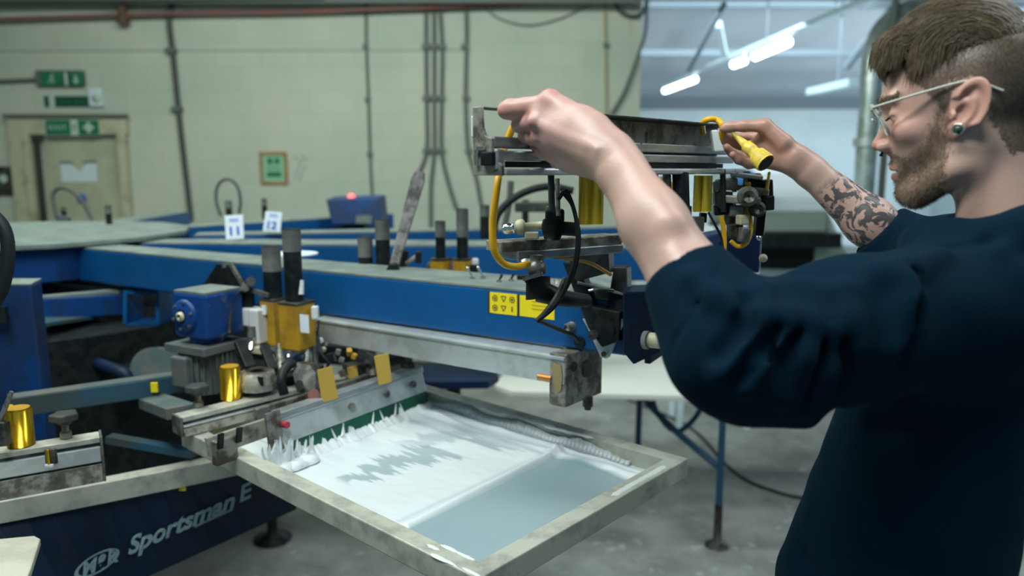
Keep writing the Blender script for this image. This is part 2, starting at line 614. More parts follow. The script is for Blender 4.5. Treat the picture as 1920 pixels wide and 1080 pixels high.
def wall_pt(x, y, off=0.0):
    return Y(x, y, WY - off)


def plate_px(name, x0, y0, x1, y1, off, th, material, parent=None, bevel=0.0):
    a = wall_pt(x0, y1, off)
    b = wall_pt(x1, y0, off)
    return MB().box(((a.x + b.x) / 2, WY - off - th / 2, (a.z + b.z) / 2), (b.x - a.x, th, b.z - a.z)).build(name, material, parent, bevel)


def man_running(mb, c, s, flip=1):
    """small running figure made of bars, in a wall plane facing -Y"""
    def q(x, z):
        return V((c[0] + flip * x * s, c[1], c[2] + z * s))
    mb.cyl(q(0.05, 0.42), q(0.05, 0.42) + V((0, -0.001, 0)), 0.09 * s, n=12)
    for a, b in (((0.02, 0.3), (-0.08, -0.02)), ((0.02, 0.26), (0.25, 0.16)), ((0.02, 0.26), (-0.2, 0.14)), ((-0.06, 0.0), (0.14, -0.16)), ((0.14, -0.16), (0.1, -0.42)), ((-0.06, 0), (-0.16, -0.24)), ((-0.16, -0.24), (-0.4, -0.3))):
        mb.beam(q(*a), q(*b), 0.0015, 0.09 * s, up=V((0, 0, 1)) if abs(a[0] - b[0]) > abs(a[1] - b[1]) else V((1, 0, 0)))


# upper exit sign, lit box with pictogram and arrow panel
r = thing('exit_sign', 'topmost green exit sign box above the cream door, with a running figure', 'sign', wall_pt(117, 162, 0.03))
plate_px('casing', 76, 133, 160, 162, 0.0, 0.07, M['conduit'], r, 0.005)
plate_px('green_panel', 78, 136, 120, 160, 0.07, 0.004, M['sign_green'], r)
plate_px('green_panel', 128, 136, 156, 160, 0.07, 0.004, M['sign_green'], r)
plate_px('white_panel', 120, 136, 128, 160, 0.07, 0.004, M['sign_white'], r)
m_ = MB(); cc = wall_pt(97, 148, 0.076); man_running(m_, cc, 0.10); m_.build('running_figure', M['sign_white'], r)
m_ = MB(); cc = wall_pt(142, 148, 0.076)
m_.beam(cc + V((0, 0, 0.035)), cc - V((0, 0, 0.03)), 0.0015, 0.018, up=V((1, 0, 0)))
m_.prism([cc + V((-0.03, 0, -0.01)), cc + V((0.03, 0, -0.01)), cc + V((0, 0, -0.05))], V((0, -0.0015, 0)))
m_.build('arrow', M['sign_white'], r)
# middle sign, dark
r = thing('fire_exit_sign', 'dark green narrow sign between the two brighter green signs over the door', 'sign', wall_pt(130, 203, 0.0))
plate_px('plate', 82, 178, 172, 203, 0.0, 0.006, M['sign_white'], r)
plate_px('green_panel', 104, 180, 170, 201, 0.006, 0.003, M['sign_green_dark'], r)
plate_px('green_panel', 84, 180, 91, 201, 0.006, 0.003, M['sign_green_dark'], r)
put_text('lettering', 'Fire exit', 0.09, wall_pt(137, 190, 0.011), (1, 0, 0), (0, 0, 1), M['sign_green'], r, width=0.26, center=True)
r = thing('emergency_lamp', 'small grey wall lamp at the right end of the dark green sign', 'lamp', wall_pt(182, 200, 0.0))
plate_px('housing', 172, 166, 194, 200, 0.0, 0.05, M['wall_far'], r, 0.01)
c0 = wall_pt(182, 184, 0.05)
MB().lathe(c0, (0, -1, 0), [(0, 0.045), (0.02, 0.042), (0.035, 0.025), (0.04, 0)]).build('lens', M['sign_white'], r)
# lower sign with cross, on the door lintel
r = thing('first_aid_sign', 'green sign with a white cross fixed on the door lintel', 'sign', wall_pt(136, 254, 0.1))
plate_px('plate', 86, 224, 185, 254, 0.08, 0.008, M['sign_white'], r)
plate_px('green_panel', 87, 225, 131, 253, 0.088, 0.003, M['sign_green'], r)
plate_px('green_panel', 148, 225, 184, 253, 0.088, 0.003, M['sign_green'], r)
cc = wall_pt(166, 239, 0.093)
MB().box(cc, (0.10, 0.002, 0.034)).box(cc, (0.034, 0.003, 0.10)).build('cross', M['sign_white'], r)
put_text('lettering', 'EXIT', 0.06, wall_pt(109, 239, 0.092), (1, 0, 0), (0, 0, 1), M['sign_white'], r, width=0.17, center=True)
m_ = MB(); man_running(m_, wall_pt(139, 239, 0.09), 0.07); m_.build('running_figure', M['sign_green'], r)
# paper on the door
r = thing('paper_notice', 'torn white paper notice taped to the cream door', 'paper', Y(147, 343, WY))
a, b = Y(116, 341, WY + 0.02), Y(180, 306, WY + 0.02)
mx_ = (a.x + b.x) / 2
MB().prism([(a.x, WY + 0.024, a.z), (b.x, WY + 0.024, a.z), (b.x, WY + 0.024, b.z), (mx_ + 0.08, WY + 0.024, b.z), (mx_ + 0.01, WY + 0.024, b.z - 0.09), (mx_ - 0.06, WY + 0.024, b.z - 0.02), (mx_ - 0.09, WY + 0.024, b.z), (a.x, WY + 0.024, b.z)], (0, -0.003, 0)).build('sheet', M['wall_far'], r)
MB().box((a.x + 0.06, WY + 0.02, b.z + 0.005), (0.13, 0.004, 0.02)).box((b.x - 0.06, WY + 0.02, b.z + 0.012), (0.13, 0.004, 0.02)).build('tape', M['conduit'], r)
# framed green certificate
r = thing('framed_notice', 'green safety notice in a wooden frame hung on the block wall', 'picture frame', wall_pt(514, 346, 0.0))
a, b = wall_pt(490, 346), wall_pt(538, 285)
q = MB()
q.box(((a.x + b.x) / 2, WY - 0.012, a.z + 0.015), (b.x - a.x, 0.024, 0.03))
q.box(((a.x + b.x) / 2, WY - 0.012, b.z - 0.015), (b.x - a.x, 0.024, 0.03))
q.box((a.x + 0.015, WY - 0.012, (a.z + b.z) / 2), (0.03, 0.024, b.z - a.z - 0.06))
q.box((b.x - 0.015, WY - 0.012, (a.z + b.z) / 2), (0.03, 0.024, b.z - a.z - 0.06))
q.build('frame', M['wood'], r, 0.003)
MB().box(((a.x + b.x) / 2, WY - 0.005, (a.z + b.z) / 2), (b.x - a.x - 0.05, 0.008, b.z - a.z - 0.05)).build('sheet', mat('pale_green_paper', (0.22, 0.48, 0.30, 1), 0.6), r)
cc = V(((a.x + b.x) / 2, WY - 0.0105, (a.z + b.z) / 2))
MB().box(cc + V((-0.035, 0, 0.07)), (0.05, 0.003, 0.06)).box(cc + V((0.035, 0, 0.07)), (0.05, 0.003, 0.06)).build('pictogram', M['sign_green'], r)
put_text('lettering', 'Safety', 0.05, cc + V((0, 0, 0.0)), (1, 0, 0), (0, 0, 1), M['sign_green'], r, width=0.13, center=True)
MB().box(cc + V((0, 0, -0.06)), (0.14, 0.003, 0.05)).build('text_block', M['sign_green'], r)
# poster at far left
r = thing('wall_poster', 'black and white poster at the left edge beside the door', 'poster', wall_pt(2, 368, 0.0))
a, b = wall_pt(-30, 368), wall_pt(23, 312)
MB().box(((a.x + b.x) / 2, WY - 0.006, (a.z + b.z) / 2), (b.x - a.x, 0.012, b.z - a.z)).build('board', M['steel_dark'], r)
MB().cyl((b.x - 0.09, WY - 0.012, b.z - 0.12), (b.x - 0.09, WY - 0.016, b.z - 0.12), 0.04).cyl((b.x - 0.2, WY - 0.012, b.z - 0.1), (b.x - 0.2, WY - 0.016, b.z - 0.1), 0.06).build('print', M['sign_white'], r)
# scuff left by an old fixing beside the frame
m_ = MB()
for (x0, y0, x1, y1) in ((552, 335, 566, 297), (560, 338, 572, 310), (550, 292, 560, 300), (565, 290, 575, 300)):
    m_.beam(wall_pt(x0, y0, 0.003), wall_pt(x1, y1, 0.003), 0.004, 0.018, up=V((1, 0, 0)))
tag(m_.build('paint_scuff', mat('scuffed_paint', (0.33, 0.38, 0.34, 1), 0.8)), 'dark scraped patch on the wall beside the wooden frame', 'scuff')


def cable(label, pts, r_, m, off=0.03, clips=(), name='wall_cable', cat='cable', group=None):
    ro = thing(name, label, cat, wall_pt(*pts[-1], off), group)
    MB().tube([wall_pt(x, y, off) for x, y in pts], r_, 8, 5).build('conduit', m, ro)
    for x, y in clips:
        p = wall_pt(x, y, 0)
        MB().box((p.x, WY - off / 2 - r_ / 2, p.z), (r_ * 3.6, off + r_ * 1.6, 0.045)).build('clip', M['conduit'], ro)
    return ro


cable('red sprinkler pipe running along the top of the wall', [(-60, 38), (300, 26), (560, 22), (860, 12), (1120, 2)], 0.019, M['red'], 0.10, name='sprinkler_pipe', cat='pipe')
r = thing('sprinkler_stub', 'rusty pipe stub hanging from the red pipe at left', 'pipe', wall_pt(226, 40, 0.1))
MB().lathe(wall_pt(226, -20, 0.1), (0, 0, -1), [(0, 0.05), (0.16, 0.05), (0.17, 0.04), (0.24, 0.04), (0.27, 0.06), (0.30, 0.06), (0.33, 0.02)], 14).build('stub', mat('rusty_iron', (0.10, 0.055, 0.04, 1), 0.7), r)
cable('thick dark cable bending down the wall right of the door', [(350, -40), (318, 22), (325, 110), (338, 240), (352, 360), (358, 412)], 0.026, M['conduit_dark'], 0.04, [(324, 96), (335, 205)])
cable('thin conduit behind the blue control box', [(686, -10), (687, 90), (691, 190), (694, 290), (698, 372)], 0.013, M['conduit'], 0.02, [(686, 88), (690, 187), (694, 289)])
cable('left conduit of the bundle of three on the wall', [(799, -10), (799, 90), (800, 190), (800, 282), (784, 330), (777, 372)], 0.018, M['conduit'], 0.03, [(799, 88), (800, 184), (800, 282)])
cable('middle conduit of the bundle of three on the wall', [(813, -10), (814, 90), (814, 190), (814, 282), (808, 350), (808, 430)], 0.018, M['conduit'], 0.03, [(814, 88), (814, 184), (814, 282)])
cable('right conduit of the bundle of three on the wall', [(823, -10), (829, 90), (828, 190), (828, 282), (840, 340), (856, 392)], 0.018, M['conduit'], 0.03, [(829, 88), (828, 184), (828, 282)])
cable('separate conduit right of the bundle of three', [(872, -10), (875, 60), (873, 190), (878, 282), (892, 330), (902, 384)], 0.018, M['conduit'], 0.03, [(872, 88), (874, 184), (879, 282)])
cable('ochre stained pipe down the wall near its free end', [(1134, 0), (1136, 120), (1138, 260)], 0.014, mat('ochre_pipe', (0.34, 0.33, 0.20, 1), 0.7), 0.02, [(1136, 86)])
cable('black cable looping off the end of the block wall', [(1150, -5), (1160, 18), (1182, 30), (1205, 24), (1214, -4)], 0.018, M['conduit_dark'], 0.05)
cable('slanting cable across the free end of the wall', [(1214, -10), (1210, 60), (1198, 100), (1172, 170), (1146, 215)], 0.018, M['conduit'], 0.05)
cable('thin slack wire sagging under the red pipe', [(905, 12), (940, 36), (990, 47), (1045, 36), (1110, 8)], 0.006, M['conduit'], 0.03)
cable('grey conduit feeding the topmost exit sign', [(-40, 154), (20, 152), (78, 149)], 0.02, M['conduit'], 0.03)

# ================================================================ FAR HALL
for (y0, y1, lab) in ((170, 149, 'tube light hanging farthest away under the roof'), (121, 114, 'middle short tube light under the roof'), (106, 79, 'tube light hanging nearest under the roof')):
    za = 3.2
    x_mid = {170: (1247, 1303), 121: (1376, 1395), 106: (1416, 1478)}[y0]
    a, b = Z(x_mid[0], y0, za), Z(x_mid[1], y1, za)
    r = thing('tube_light', lab, 'light', (a + b) / 2, 'tube lights of the far hall')
    MB().beam(a + V((0, 0, 0.06)), b + V((0, 0, 0.06)), 0.08, 0.05).build('housing', M['trunking'], r)
    MB().cyl(a, b, 0.05, n=14).build('tube', M['tube'], r)
r = thing('light_trunking', 'pale metal trunking that carries the row of tube lights', 'trunking', (3, 9, 3.28))
_ta, _tb = Z(1247, 170, 3.2), Z(1478, 79, 3.2)
_td = (_tb - _ta).normalized()
MB().beam(_ta - _td * 0.2 + UP * 0.108, _tb + _td * 2.2 + UP * 0.108, 0.10, 0.05).build('channel', M['trunking'], r, 0.01)
for yy in (7.6, 9.6, 12.2):
    MB().cyl((3.15, yy, 3.3), (3.15, yy, 5.0 - max(0, yy - 8.6) * 0.196), 0.008, n=6).build('hanger', M['truss'], r)
for k, (yy, zl, lab) in enumerate(((8.4, 3.56, 'nearest grey steel roof truss across the far hall'), (12.0, 3.50, 'middle steel roof truss over the tube lights'), (15.2, 3.2, 'farthest roof truss against the far wall'))):
    r = thing('roof_truss', lab, 'roof truss', (4, yy, zl), 'roof trusses of the far hall')
    top = 4.95 if yy < 9 else 5.0 - (yy - 8.6) * 0.196 - 0.12
    MB().beam((1.3, yy, zl), (9.3, yy, zl), 0.10, 0.09).build('bottom_chord', M['truss'], r)
    if k < 2:
        MB().beam((1.3, yy, top), (9.3, yy, top), 0.10, 0.09).build('top_chord', M['truss'], r)
    if k == 0:
        for i in range(4):
            x0 = 1.5 + i * 2.0
            MB().beam((x0, yy, zl if i % 2 else top), (x0 + 1.6, yy, top if i % 2 else zl), 0.05, 0.06).build('brace', M['truss_light'] if i % 2 else M['truss'], r)
r = thing('roof_brace', 'dark diagonal rod sloping down beneath the near truss', 'rod', Y(1290, 130, 9.5))
MB().cyl(Y(1358, 8, 9.0), Y(1292, 132, 10.5), 0.035, n=8).build('rod', M['truss'], r)
r = thing('roof_brace', 'dark diagonal rod rising right above the ventilation duct', 'rod', Y(1590, 110, 9.5))
MB().cyl(Y(1672, 20, 8.0), Y(1590, 125, 9.5), 0.05, n=8).build('rod', M['truss'], r)
r = thing('roof_brace', 'pale upright strut above the row of tube lights', 'rod', Y(1355, 100, 9.5))
MB().beam(Y(1347, 45, 9.6), Y(1359, 104, 10.6), 0.08, 0.07, up=V((1, 0, 0))).build('strut', M['truss_light'], r)
r = thing('cable_tray', 'pale tray reaching left from the ventilation duct', 'tray', Y(1560, 165, 9))
MB().beam(Y(1522, 172, 10), Y(1604, 154, 8.4), 0.14, 0.08).build('tray', M['trunking'], r)
MB().cyl(Y(1570, 162, 9.2), Y(1570, 162, 9.2) + UP * 2.1, 0.01, n=6).build('hanger', M['truss'], r)
r = thing('wall_pipe', 'grey horizontal pipe along the far wall top', 'pipe', (4, 16.8, 3.0))
MB().beam((1.2, 16.9, 3.22), (9.4, 16.9, 3.22), 0.2, 0.34).build('gutter', M['truss'], r)
# duct
r = thing('ventilation_duct', 'shiny round galvanised duct rising beside his face', 'duct', (2.95, 6.4, 0.0))
dx = 2.99
MB().cyl((dx, 6.4, 1.5), (dx, 6.4, 2.45), 0.085, n=28).build('pipe', M['duct'], r)
MB().tube([(dx, 6.4, 2.45), (dx, 6.41, 2.62), (dx + 0.05, 6.45, 2.78), (dx + 0.16, 6.5, 2.92), (dx + 0.4, 6.6, 3.05), (dx + 0.9, 6.8, 3.15)], 0.088, 24, 4).build('elbow', M['duct'], r)
MB().cyl((dx, 6.4, 1.90), (dx, 6.4, 1.97), 0.11, n=28).build('collar', M['alu_bright'], r)
MB().cyl((dx, 6.4, 2.42), (dx, 6.4, 2.47), 0.095, n=28).build('collar', M['alu_bright'], r)
MB().cyl((dx + 0.16, 6.42, 1.3), (dx + 0.16, 6.42, 3.1), 0.03, n=12).build('side_pipe', M['conduit'], r)
MB().cyl((dx, 6.4, 1.32), (dx, 6.4, 1.5), 0.16, 0.09, n=28).build('cone', M['duct'], r)

# conveyor dryer behind the hands
r = thing('conveyor_dryer', 'white hooded tunnel dryer with a belt, behind the tattooed forearm', 'dryer', (2.6, 6.8, 0.0))
YD = 6.3
xa, xb = Y(1418, 400, YD).x, Y(1548, 400, YD).x
z1, z2, z3, z4 = Y(1480, 372, YD).z, Y(1480, 398, YD).z, Y(1480, 434, YD).z, Y(1480, 462, YD).z
zt = Y(1480, 318, YD + 0.5).z
hood = [V((xa, YD, z2)), V((xa, YD, z1)), V((xa, YD + 0.12, z1 + 0.06)), V((xa, YD + 0.45, zt - 0.03)), V((xa, YD + 0.6, zt)), V((xa, YD + 1.5, zt)), V((xa, YD + 1.5, z2))]
MB().prism(hood, V((xb - xa + 0.05, 0, 0))).build('hood', M['machine_white'], r, 0.02)
MB().box(((xa + xb) / 2, YD + 0.75, (z2 + z3) / 2), (xb - xa + 0.02, 1.5, z2 - z3)).build('front_panel', M['machine_green'], r, 0.005)
MB().box(((xa + xb) / 2 + 0.02, YD + 0.6, (z3 + z4) / 2), (xb - xa + 0.14, 1.5, z3 - z4)).build('heat_curtain', M['black'], r, 0.01)
side = [V((xb + 0.05, YD + 0.1, z2 + 0.02)), V((xb + 0.32, YD + 0.1, z4 - 0.2)), V((xb + 0.32, YD + 0.1, 0.75)), V((xb - 0.02, YD + 0.1, 0.75)), V((xb - 0.02, YD + 0.1, z2 + 0.02))]
MB().prism(side, V((0, 1.4, 0))).build('side_cover', mat('pale_green_cover', (0.42, 0.52, 0.42, 1), 0.5), r, 0.005)
MB().box(((xa + xb) / 2, YD + 0.8, 0.85), (xb - xa, 1.3, 0.5)).build('tunnel', M['black'], r)
a, b = Z(1390, 532, 0.86), Z(1580, 532, 0.86)
MB().box(((a.x + b.x) / 2 - 0.1, YD - 0.35, 0.84), (b.x - a.x + 0.4, 1.2, 0.035)).build('belt', M['belt'], r, 0.01)
MB().box(((a.x + b.x) / 2 - 0.1, a.y - 0.02, 0.80), (b.x - a.x + 0.4, 0.05, 0.08)).build('end_roller_cover', M['steel'], r, 0.01)
MB().beam(Z(1555, 468, 0.93), Z(1645, 528, 0.93), 0.10, 0.05).build('side_rail', M['machine_white'], r, 0.008)
for xx, yy in ((a.x - 0.1, a.y + 0.1), (b.x - 0.1, a.y + 0.1), (a.x - 0.1, 7.5), (b.x - 0.1, 7.5)):
    MB().box((xx, yy, 0.4), (0.05, 0.05, 0.8)).build('leg', M['steel_dark'], r)
p = P(1628, 524, 5.6)
MB().box(p, (0.22, 0.3, 0.09)).build('control_box', M['pallet'], r, 0.006)
MB().box(p + V((-0.01, -0.152, 0.005)), (0.085, 0.004, 0.035)).build('sticker', M['label_yellow'], r)
MB().box(p + V((0, 0.0, -0.42)), (0.05, 0.05, 0.76)).build('stand', M['steel_dark'], r)
r = tag(MB().sphere(P(1395, 335, 6.0), 0.10, 14, 8, (1.2, 0.8, 0.75)).sphere(P(1372, 345, 6.0), 0.07, 12, 8, (1.3, 0.8, 0.6)).build('crumpled_cloth', M['cloth_blue']), 'crumpled blue cloth seen between the machine parts under his right hand', 'cloth')
r = thing('storage_rack', 'pale rack carrying cloths behind the raised squeegee head', 'rack', (1.34, 4.9, 0))
MB().box((1.34, 4.9, 1.53), (0.48, 0.3, 0.03)).build('shelf', M['machine_white'], r)
MB().box((1.34, 4.9, 1.26), (0.48, 0.3, 0.03)).build('shelf', M['machine_white'], r)
for xx in (1.115, 1.565):
    for yy in (4.77, 5.03):
        MB().box((xx, yy, 0.8), (0.035, 0.035, 1.6)).build('post', M['trunking'], r)
for i, (x_, z_, m_, l_) in enumerate(((1.24, 1.311, 'white', 'white folded cloth on the left of the rack'), (1.44, 1.311, 'machine_white', 'pale folded cloth on the right of the rack'))):
    tag(MB().box((x_, 4.9, z_), (0.15, 0.2, 0.07)).build('folded_cloth', M[m_], bevel=0.02), l_, 'cloth')

# ================================================================ FOLDING TABLE (right, mid distance)
r = thing('folding_table', 'white topped folding table with blue tube legs behind the press', 'table', (0.9, 3.5, 0))
zt = 0.70
tp = [Z(1330, 748, zt), Z(1150, 738, zt), Z(935, 712, zt), Z(1000, 690, zt), Z(1250, 655, zt), Z(1500, 665, zt), Z(1520, 760, zt)]
tp = [V((-0.08, 3.42, zt)), V((0.0, 3.32, zt)), V((2.2, 3.12, zt)), V((2.35, 3.85, zt)), V((0.15, 4.1, zt)), V((0.02, 4.02, zt))]
MB().prism([p - V((0, 0, 0.03)) for p in tp], V((0, 0, 0.03))).build('tabletop', M['table_top'], r, 0.006)


def px_floor(x, y):
    return Z(x, y, 0)


lg = [V((0.94, 3.20, 0)), V((0.66, 3.75, 0)), V((1.9, 3.25, 0)), V((2.0, 3.75, 0))]
lt = [V((0.955, 3.25, 0.67)), V((0.66, 3.72, 0.67)), V((1.95, 3.28, 0.67)), V((2.05, 3.7, 0.67))]
for a, b in zip(lg, lt):
    lo = MB().cyl(a + V((0, 0, 0.02)), b, 0.016, n=12).build('leg', M['leg_blue'], r)
    MB().lathe(a, (0, 0, 1), [(0, 0.055), (0.008, 0.055), (0.02, 0.02), (0.2, 0.018)], 18).build('foot', M['steel_dark'], lo)
MB().tube([V((0.66, 3.72, 0.56)), V((0.78, 3.5, 0.46)), V((0.95, 3.24, 0.36))], 0.017, 10, 3).build('cross_bar', M['leg_blue'], r)
MB().tube([V((0.70, 3.65, 0.68)), V((0.72, 3.6, 0.52)), V((0.80, 3.5, 0.44)), V((0.9, 3.5, 0.52)), V((0.98, 3.55, 0.67))], 0.013, 10, 4).build('curved_brace', M['leg_blue'], r)
MB().tube([V((1.95, 3.28, 0.4)), V((2.02, 3.72, 0.4))], 0.015, 10, 0).build('cross_bar', M['leg_blue'], r)
tag(MB().tube([px_floor(1165, 745), px_floor(1290, 800), px_floor(1370, 880), px_floor(1440, 918), px_floor(1540, 935), px_floor(1700, 900)], 0.012, 8, 6).build('floor_cable', M['rubber']), 'dark cable lying on the concrete floor behind the table leg', 'cable')

# ================================================================ PRESS: HUB AND ARMS
HUB = V((-2.12, 3.15, 0))
r = thing('press_hub', 'dusty twelve sided hub plate of the blue press at left', 'hub', (HUB.x, HUB.y, 0))
pts = []
for i in range(14):
    a = math.radians(-32 + 180 / 14 + i * 360 / 14)
    pts.append(V((HUB.x + 0.71 * math.cos(a), HUB.y + 0.71 * math.sin(a), 1.425)))
MB().prism(pts, V((0, 0, 0.02))).build('hub_plate', M['dust_sheen'], r, 0.004)
pts2 = [V((HUB.x + (p.x - HUB.x) * 0.93, HUB.y + (p.y - HUB.y) * 0.93, 1.30)) for p in pts]
MB().prism(pts2, V((0, 0, 0.124))).build('hub_ring', M['blue_dark'], r, 0.004)
MB().cyl((HUB.x, HUB.y, 0.0), (HUB.x, HUB.y, 1.30), 0.33, n=32).build('column', M['navy'], r)
# light blue end block between hub and main arm
a, b = P(74, 463, 2.78), P(131, 512, 2.80)
MB().hexa([Z(78, 512, 1.32), Z(133, 512, 1.30), Z(133, 512, 1.30) + V((0.05, 0.35, 0)), Z(78, 512, 1.32) + V((-0.1, 0.3, 0)),
           Z(72, 466, 1.42), Z(131, 462, 1.42), Z(131, 462, 1.42) + V((0.05, 0.35, 0)), Z(72, 466, 1.42) + V((-0.1, 0.3, 0))]).build('end_block', M['blue_light'], r, 0.004)


def press_arm(label, n0, n1, f0, f1, zt, h, group='radial arms of the press'):
    """n0,f0: near and far corner of the front edge; n1,f1 of the back edge (x, y)"""
    c_ = (V((n0[0], n0[1], 0)) + V((f0[0], f0[1], 0))) / 2
    r_ = thing('press_station', label, 'machine arm', (c_.x, c_.y, zt - h), group)
    q = [V((f0[0], f0[1], zt - h)), V((n0[0], n0[1], zt - h)), V((n1[0], n1[1], zt - h)), V((f1[0], f1[1], zt - h))]
    MB().hexa(q + [p + V((0, 0, h - 0.004)) for p in q]).build('beam', M['blue'], r_, 0.006, seg=3)
    cen = sum(q, V((0, 0, 0))) / 4
    q2 = []
    for p in q:
        d_ = (cen - p); d_.z = 0
        q2.append(V((p.x, p.y, zt - 0.004)) + d_.normalized() * 0.006)
    MB().hexa(q2 + [p + V((0, 0, 0.005)) for p in q2]).build('top_plate', M['dust_sheen'], r_)
    return r_


main_arm = press_arm('large blue press arm in front, carrying the yellow warning labels', (0.285, 1.585), (0.36, 1.80), (-1.657, 2.785), (-1.60, 2.90), 1.42, 0.125)
arm2 = press_arm('second blue press arm, directly behind the front one', (0.55, 2.74), (0.56, 2.99), (-1.55, 2.93), (-1.52, 3.10), 1.42, 0.125)
arm3 = press_arm('third blue press arm, thin line behind the second one', (0.75, 3.78), (0.72, 4.0), (-1.40, 3.27), (-1.44, 3.42), 1.42, 0.12)
arm4 = press_arm('fourth blue press arm rising to the back near the number cards', (-0.75, 4.75), (-0.86, 4.87), (-1.57, 3.62), (-1.66, 3.72), 1.43, 0.12)
arm5 = press_arm('short blue press arm beside the hose loop at the door', (-2.15, 5.0), (-2.3, 5.0), (-2.05, 3.88), (-2.2, 3.88), 1.43, 0.12)
# end cap of main arm: navy plate
q = [V((0.285, 1.585, 1.296)), V((0.36, 1.80, 1.296)), V((0.37, 1.80, 1.42)), V((0.295, 1.585, 1.42))]
MB().prism([V((0.287, 1.580, 1.285)), V((0.40, 1.72, 1.31)), V((0.40, 1.72, 1.415)), V((0.287, 1.580, 1.415))], V((0.012, -0.008, 0))).build('end_plate', M['navy'], main_arm, 0.003)

# front face frame of the main arm
AF0 = V((-1.657, 2.785, 0)); AF1 = V((0.285, 1.585, 0))
AD = (AF1 - AF0).normalized()              # towards the outer end
AN = V((AD.y, -AD.x, 0)) * 1.0             # out of the front face, towards the camera
if AN.y > 0:
    AN = -AN


def on_face(px, py, off=0.0):
    """point of the front face of the main arm seen at a pixel"""
    rr = ray(px, py)
    o_ = V((0, 0, CAMH))
    p0 = AF0 + AN * off
    t_ = (p0 - o_).dot(AN) / rr.dot(AN)
    return o_ + rr * t_


def face_quad(name, c4, m, parent, th=0.0015, off=0.0):
    ps = [on_face(x, y, off) for x, y in c4]
    return MB().prism(ps, AN * th).build(name, m, parent)


for k, (c4, lab, nm) in enumerate((([(919, 547), (970, 552), (970, 592), (919, 586)], 'left yellow warning label with six pictograms', 'warning_label'), ([(975, 553), (1040, 560), (1040, 600), (975, 592)], 'right yellow warning label partly behind the cable', 'warning_label'))):
    lb = face_quad(nm, c4, M['label_yellow'], main_arm)
    lb['label'] = lab
    x0, y0 = c4[0]
    x1, y1 = c4[2]
    if k == 0:
        mk = MB()
        for i in range(3):
            for j in range(2):
                cx, cy = x0 + 9 + i * 16, y0 + 12 + j * 18 + i * 1.6
                c_ = on_face(cx, cy, 0.0022)
                if i == 1:
                    tri = [c_ + AD * 0.007 + UP * 0.006, c_ - AD * 0.007 + UP * 0.006, c_ - UP * 0.007]
                    for u_ in range(3):
                        mk.beam(tri[u_], tri[(u_ + 1) % 3], 0.0006, 0.0016, up=AN.cross(tri[(u_ + 1) % 3] - tri[u_]))
                elif i == 2 and j == 1:
                    mk.beam(c_ + UP * 0.006, c_ - UP * 0.006, 0.0006, 0.003, up=AD)
                else:
                    for u_ in range(10):
                        a0, a1 = 2 * math.pi * u_ / 10, 2 * math.pi * (u_ + 1) / 10
                        p0 = c_ + (AD * math.cos(a0) + UP * math.sin(a0)) * 0.007
                        p1 = c_ + (AD * math.cos(a1) + UP * math.sin(a1)) * 0.007
                        mk.beam(p0, p1, 0.0006, 0.0014, up=AN.cross(p1 - p0))
                    mk.beam(c_ - AD * 0.004, c_ + AD * 0.004, 0.0006, 0.002, up=UP)
                    mk.beam(c_ - UP * 0.004, c_ + UP * 0.003, 0.0006, 0.0016, up=AD)
        mk.build('pictograms', M['black_print'], lb)
    else:
        mk = MB()
        for j in range(3):
            a_ = on_face(x0 + 22, y0 + 12 + 7 * j, 0.0022)
            b_ = on_face(x0 + 52, y0 + 15 + 7 * j, 0.0022)
            mk.beam(a_, b_, 0.0006, 0.0014, up=UP)
        mk.build('printed_lines', mat('dim_print', (0.45, 0.33, 0.01, 1), 0.6), lb)
face_quad('label_border', [(915, 545), (919, 546), (919, 588), (915, 587)], M['black_print'], main_arm)
face_quad('label_border', [(970, 551), (975, 552), (975, 594), (970, 593)], M['black_print'], main_arm)
# round boss and dark oval on the face
p = on_face(1072, 612, 0)
MB().lathe(p, AN, [(0, 0.011), (0.02, 0.011), (0.024, 0.008)], 18).build('cable_gland', M['steel'], main_arm)
p = on_face(1088, 641, 0)
MB().cyl(p, p + AN * 0.006, 0.013, n=18).build('rubber_plug', M['rubber'], main_arm)

# toggles and screws on top of the main arm
def on_top(px, py, z=1.421):
    return Z(px, py, z)


for i, (x, y, tilt, m_) in enumerate(((886, 523, -0.022, 'chrome'), (906, 522, -0.022, 'chrome'), (936, 529, 0.010, 'black'), (958, 527, 0.010, 'black'))):
    b = on_top(x, y)
    r_ = thing('toggle_switch', ['leftmost chrome toggle switch on the blue arm', 'right chrome toggle switch next to its twin on the blue arm', 'first small black lever right of the chrome toggles', 'second small black lever right of the chrome toggles'][i], 'switch', b, 'switches on top of the front arm')
    MB().cyl(b, b + UP * 0.006, 0.007, 0.0055, n=12).build('collar', M['steel'], r_)
    MB().cyl(b + UP * 0.005, b + V((tilt * 0.6, 0, 0.028 if i < 2 else 0.016)), 0.002, 0.0035, n=8).sphere(b + V((tilt * 0.6, 0, 0.029 if i < 2 else 0.017)), 0.0038, 8, 6).build('lever', M[m_], r_)
b = on_top(1045, 532)
tag(MB().lathe(b, UP, [(0, 0.008), (0.012, 0.008), (0.013, 0.005), (0.013, 0)], 6).build('hex_bolt', M['steel']), 'steel hex bolt on the arm top beside the black elbow', 'bolt')
b = on_top(980, 524)
tag(MB().box(b + UP * 0.006, (0.03, 0.02, 0.012)).build('clip_block', M['black'], bevel=0.002), 'small black clip on the arm beneath the chrome coupling', 'clip')
tag(MB().cyl(Z(548, 477, 1.421), Z(548, 477, 1.421) + UP * 0.004, 0.085, n=28).build('round_cover', M['wall_far']), 'thin pale disc lying on the second arm behind the tall black cylinder', 'disc')

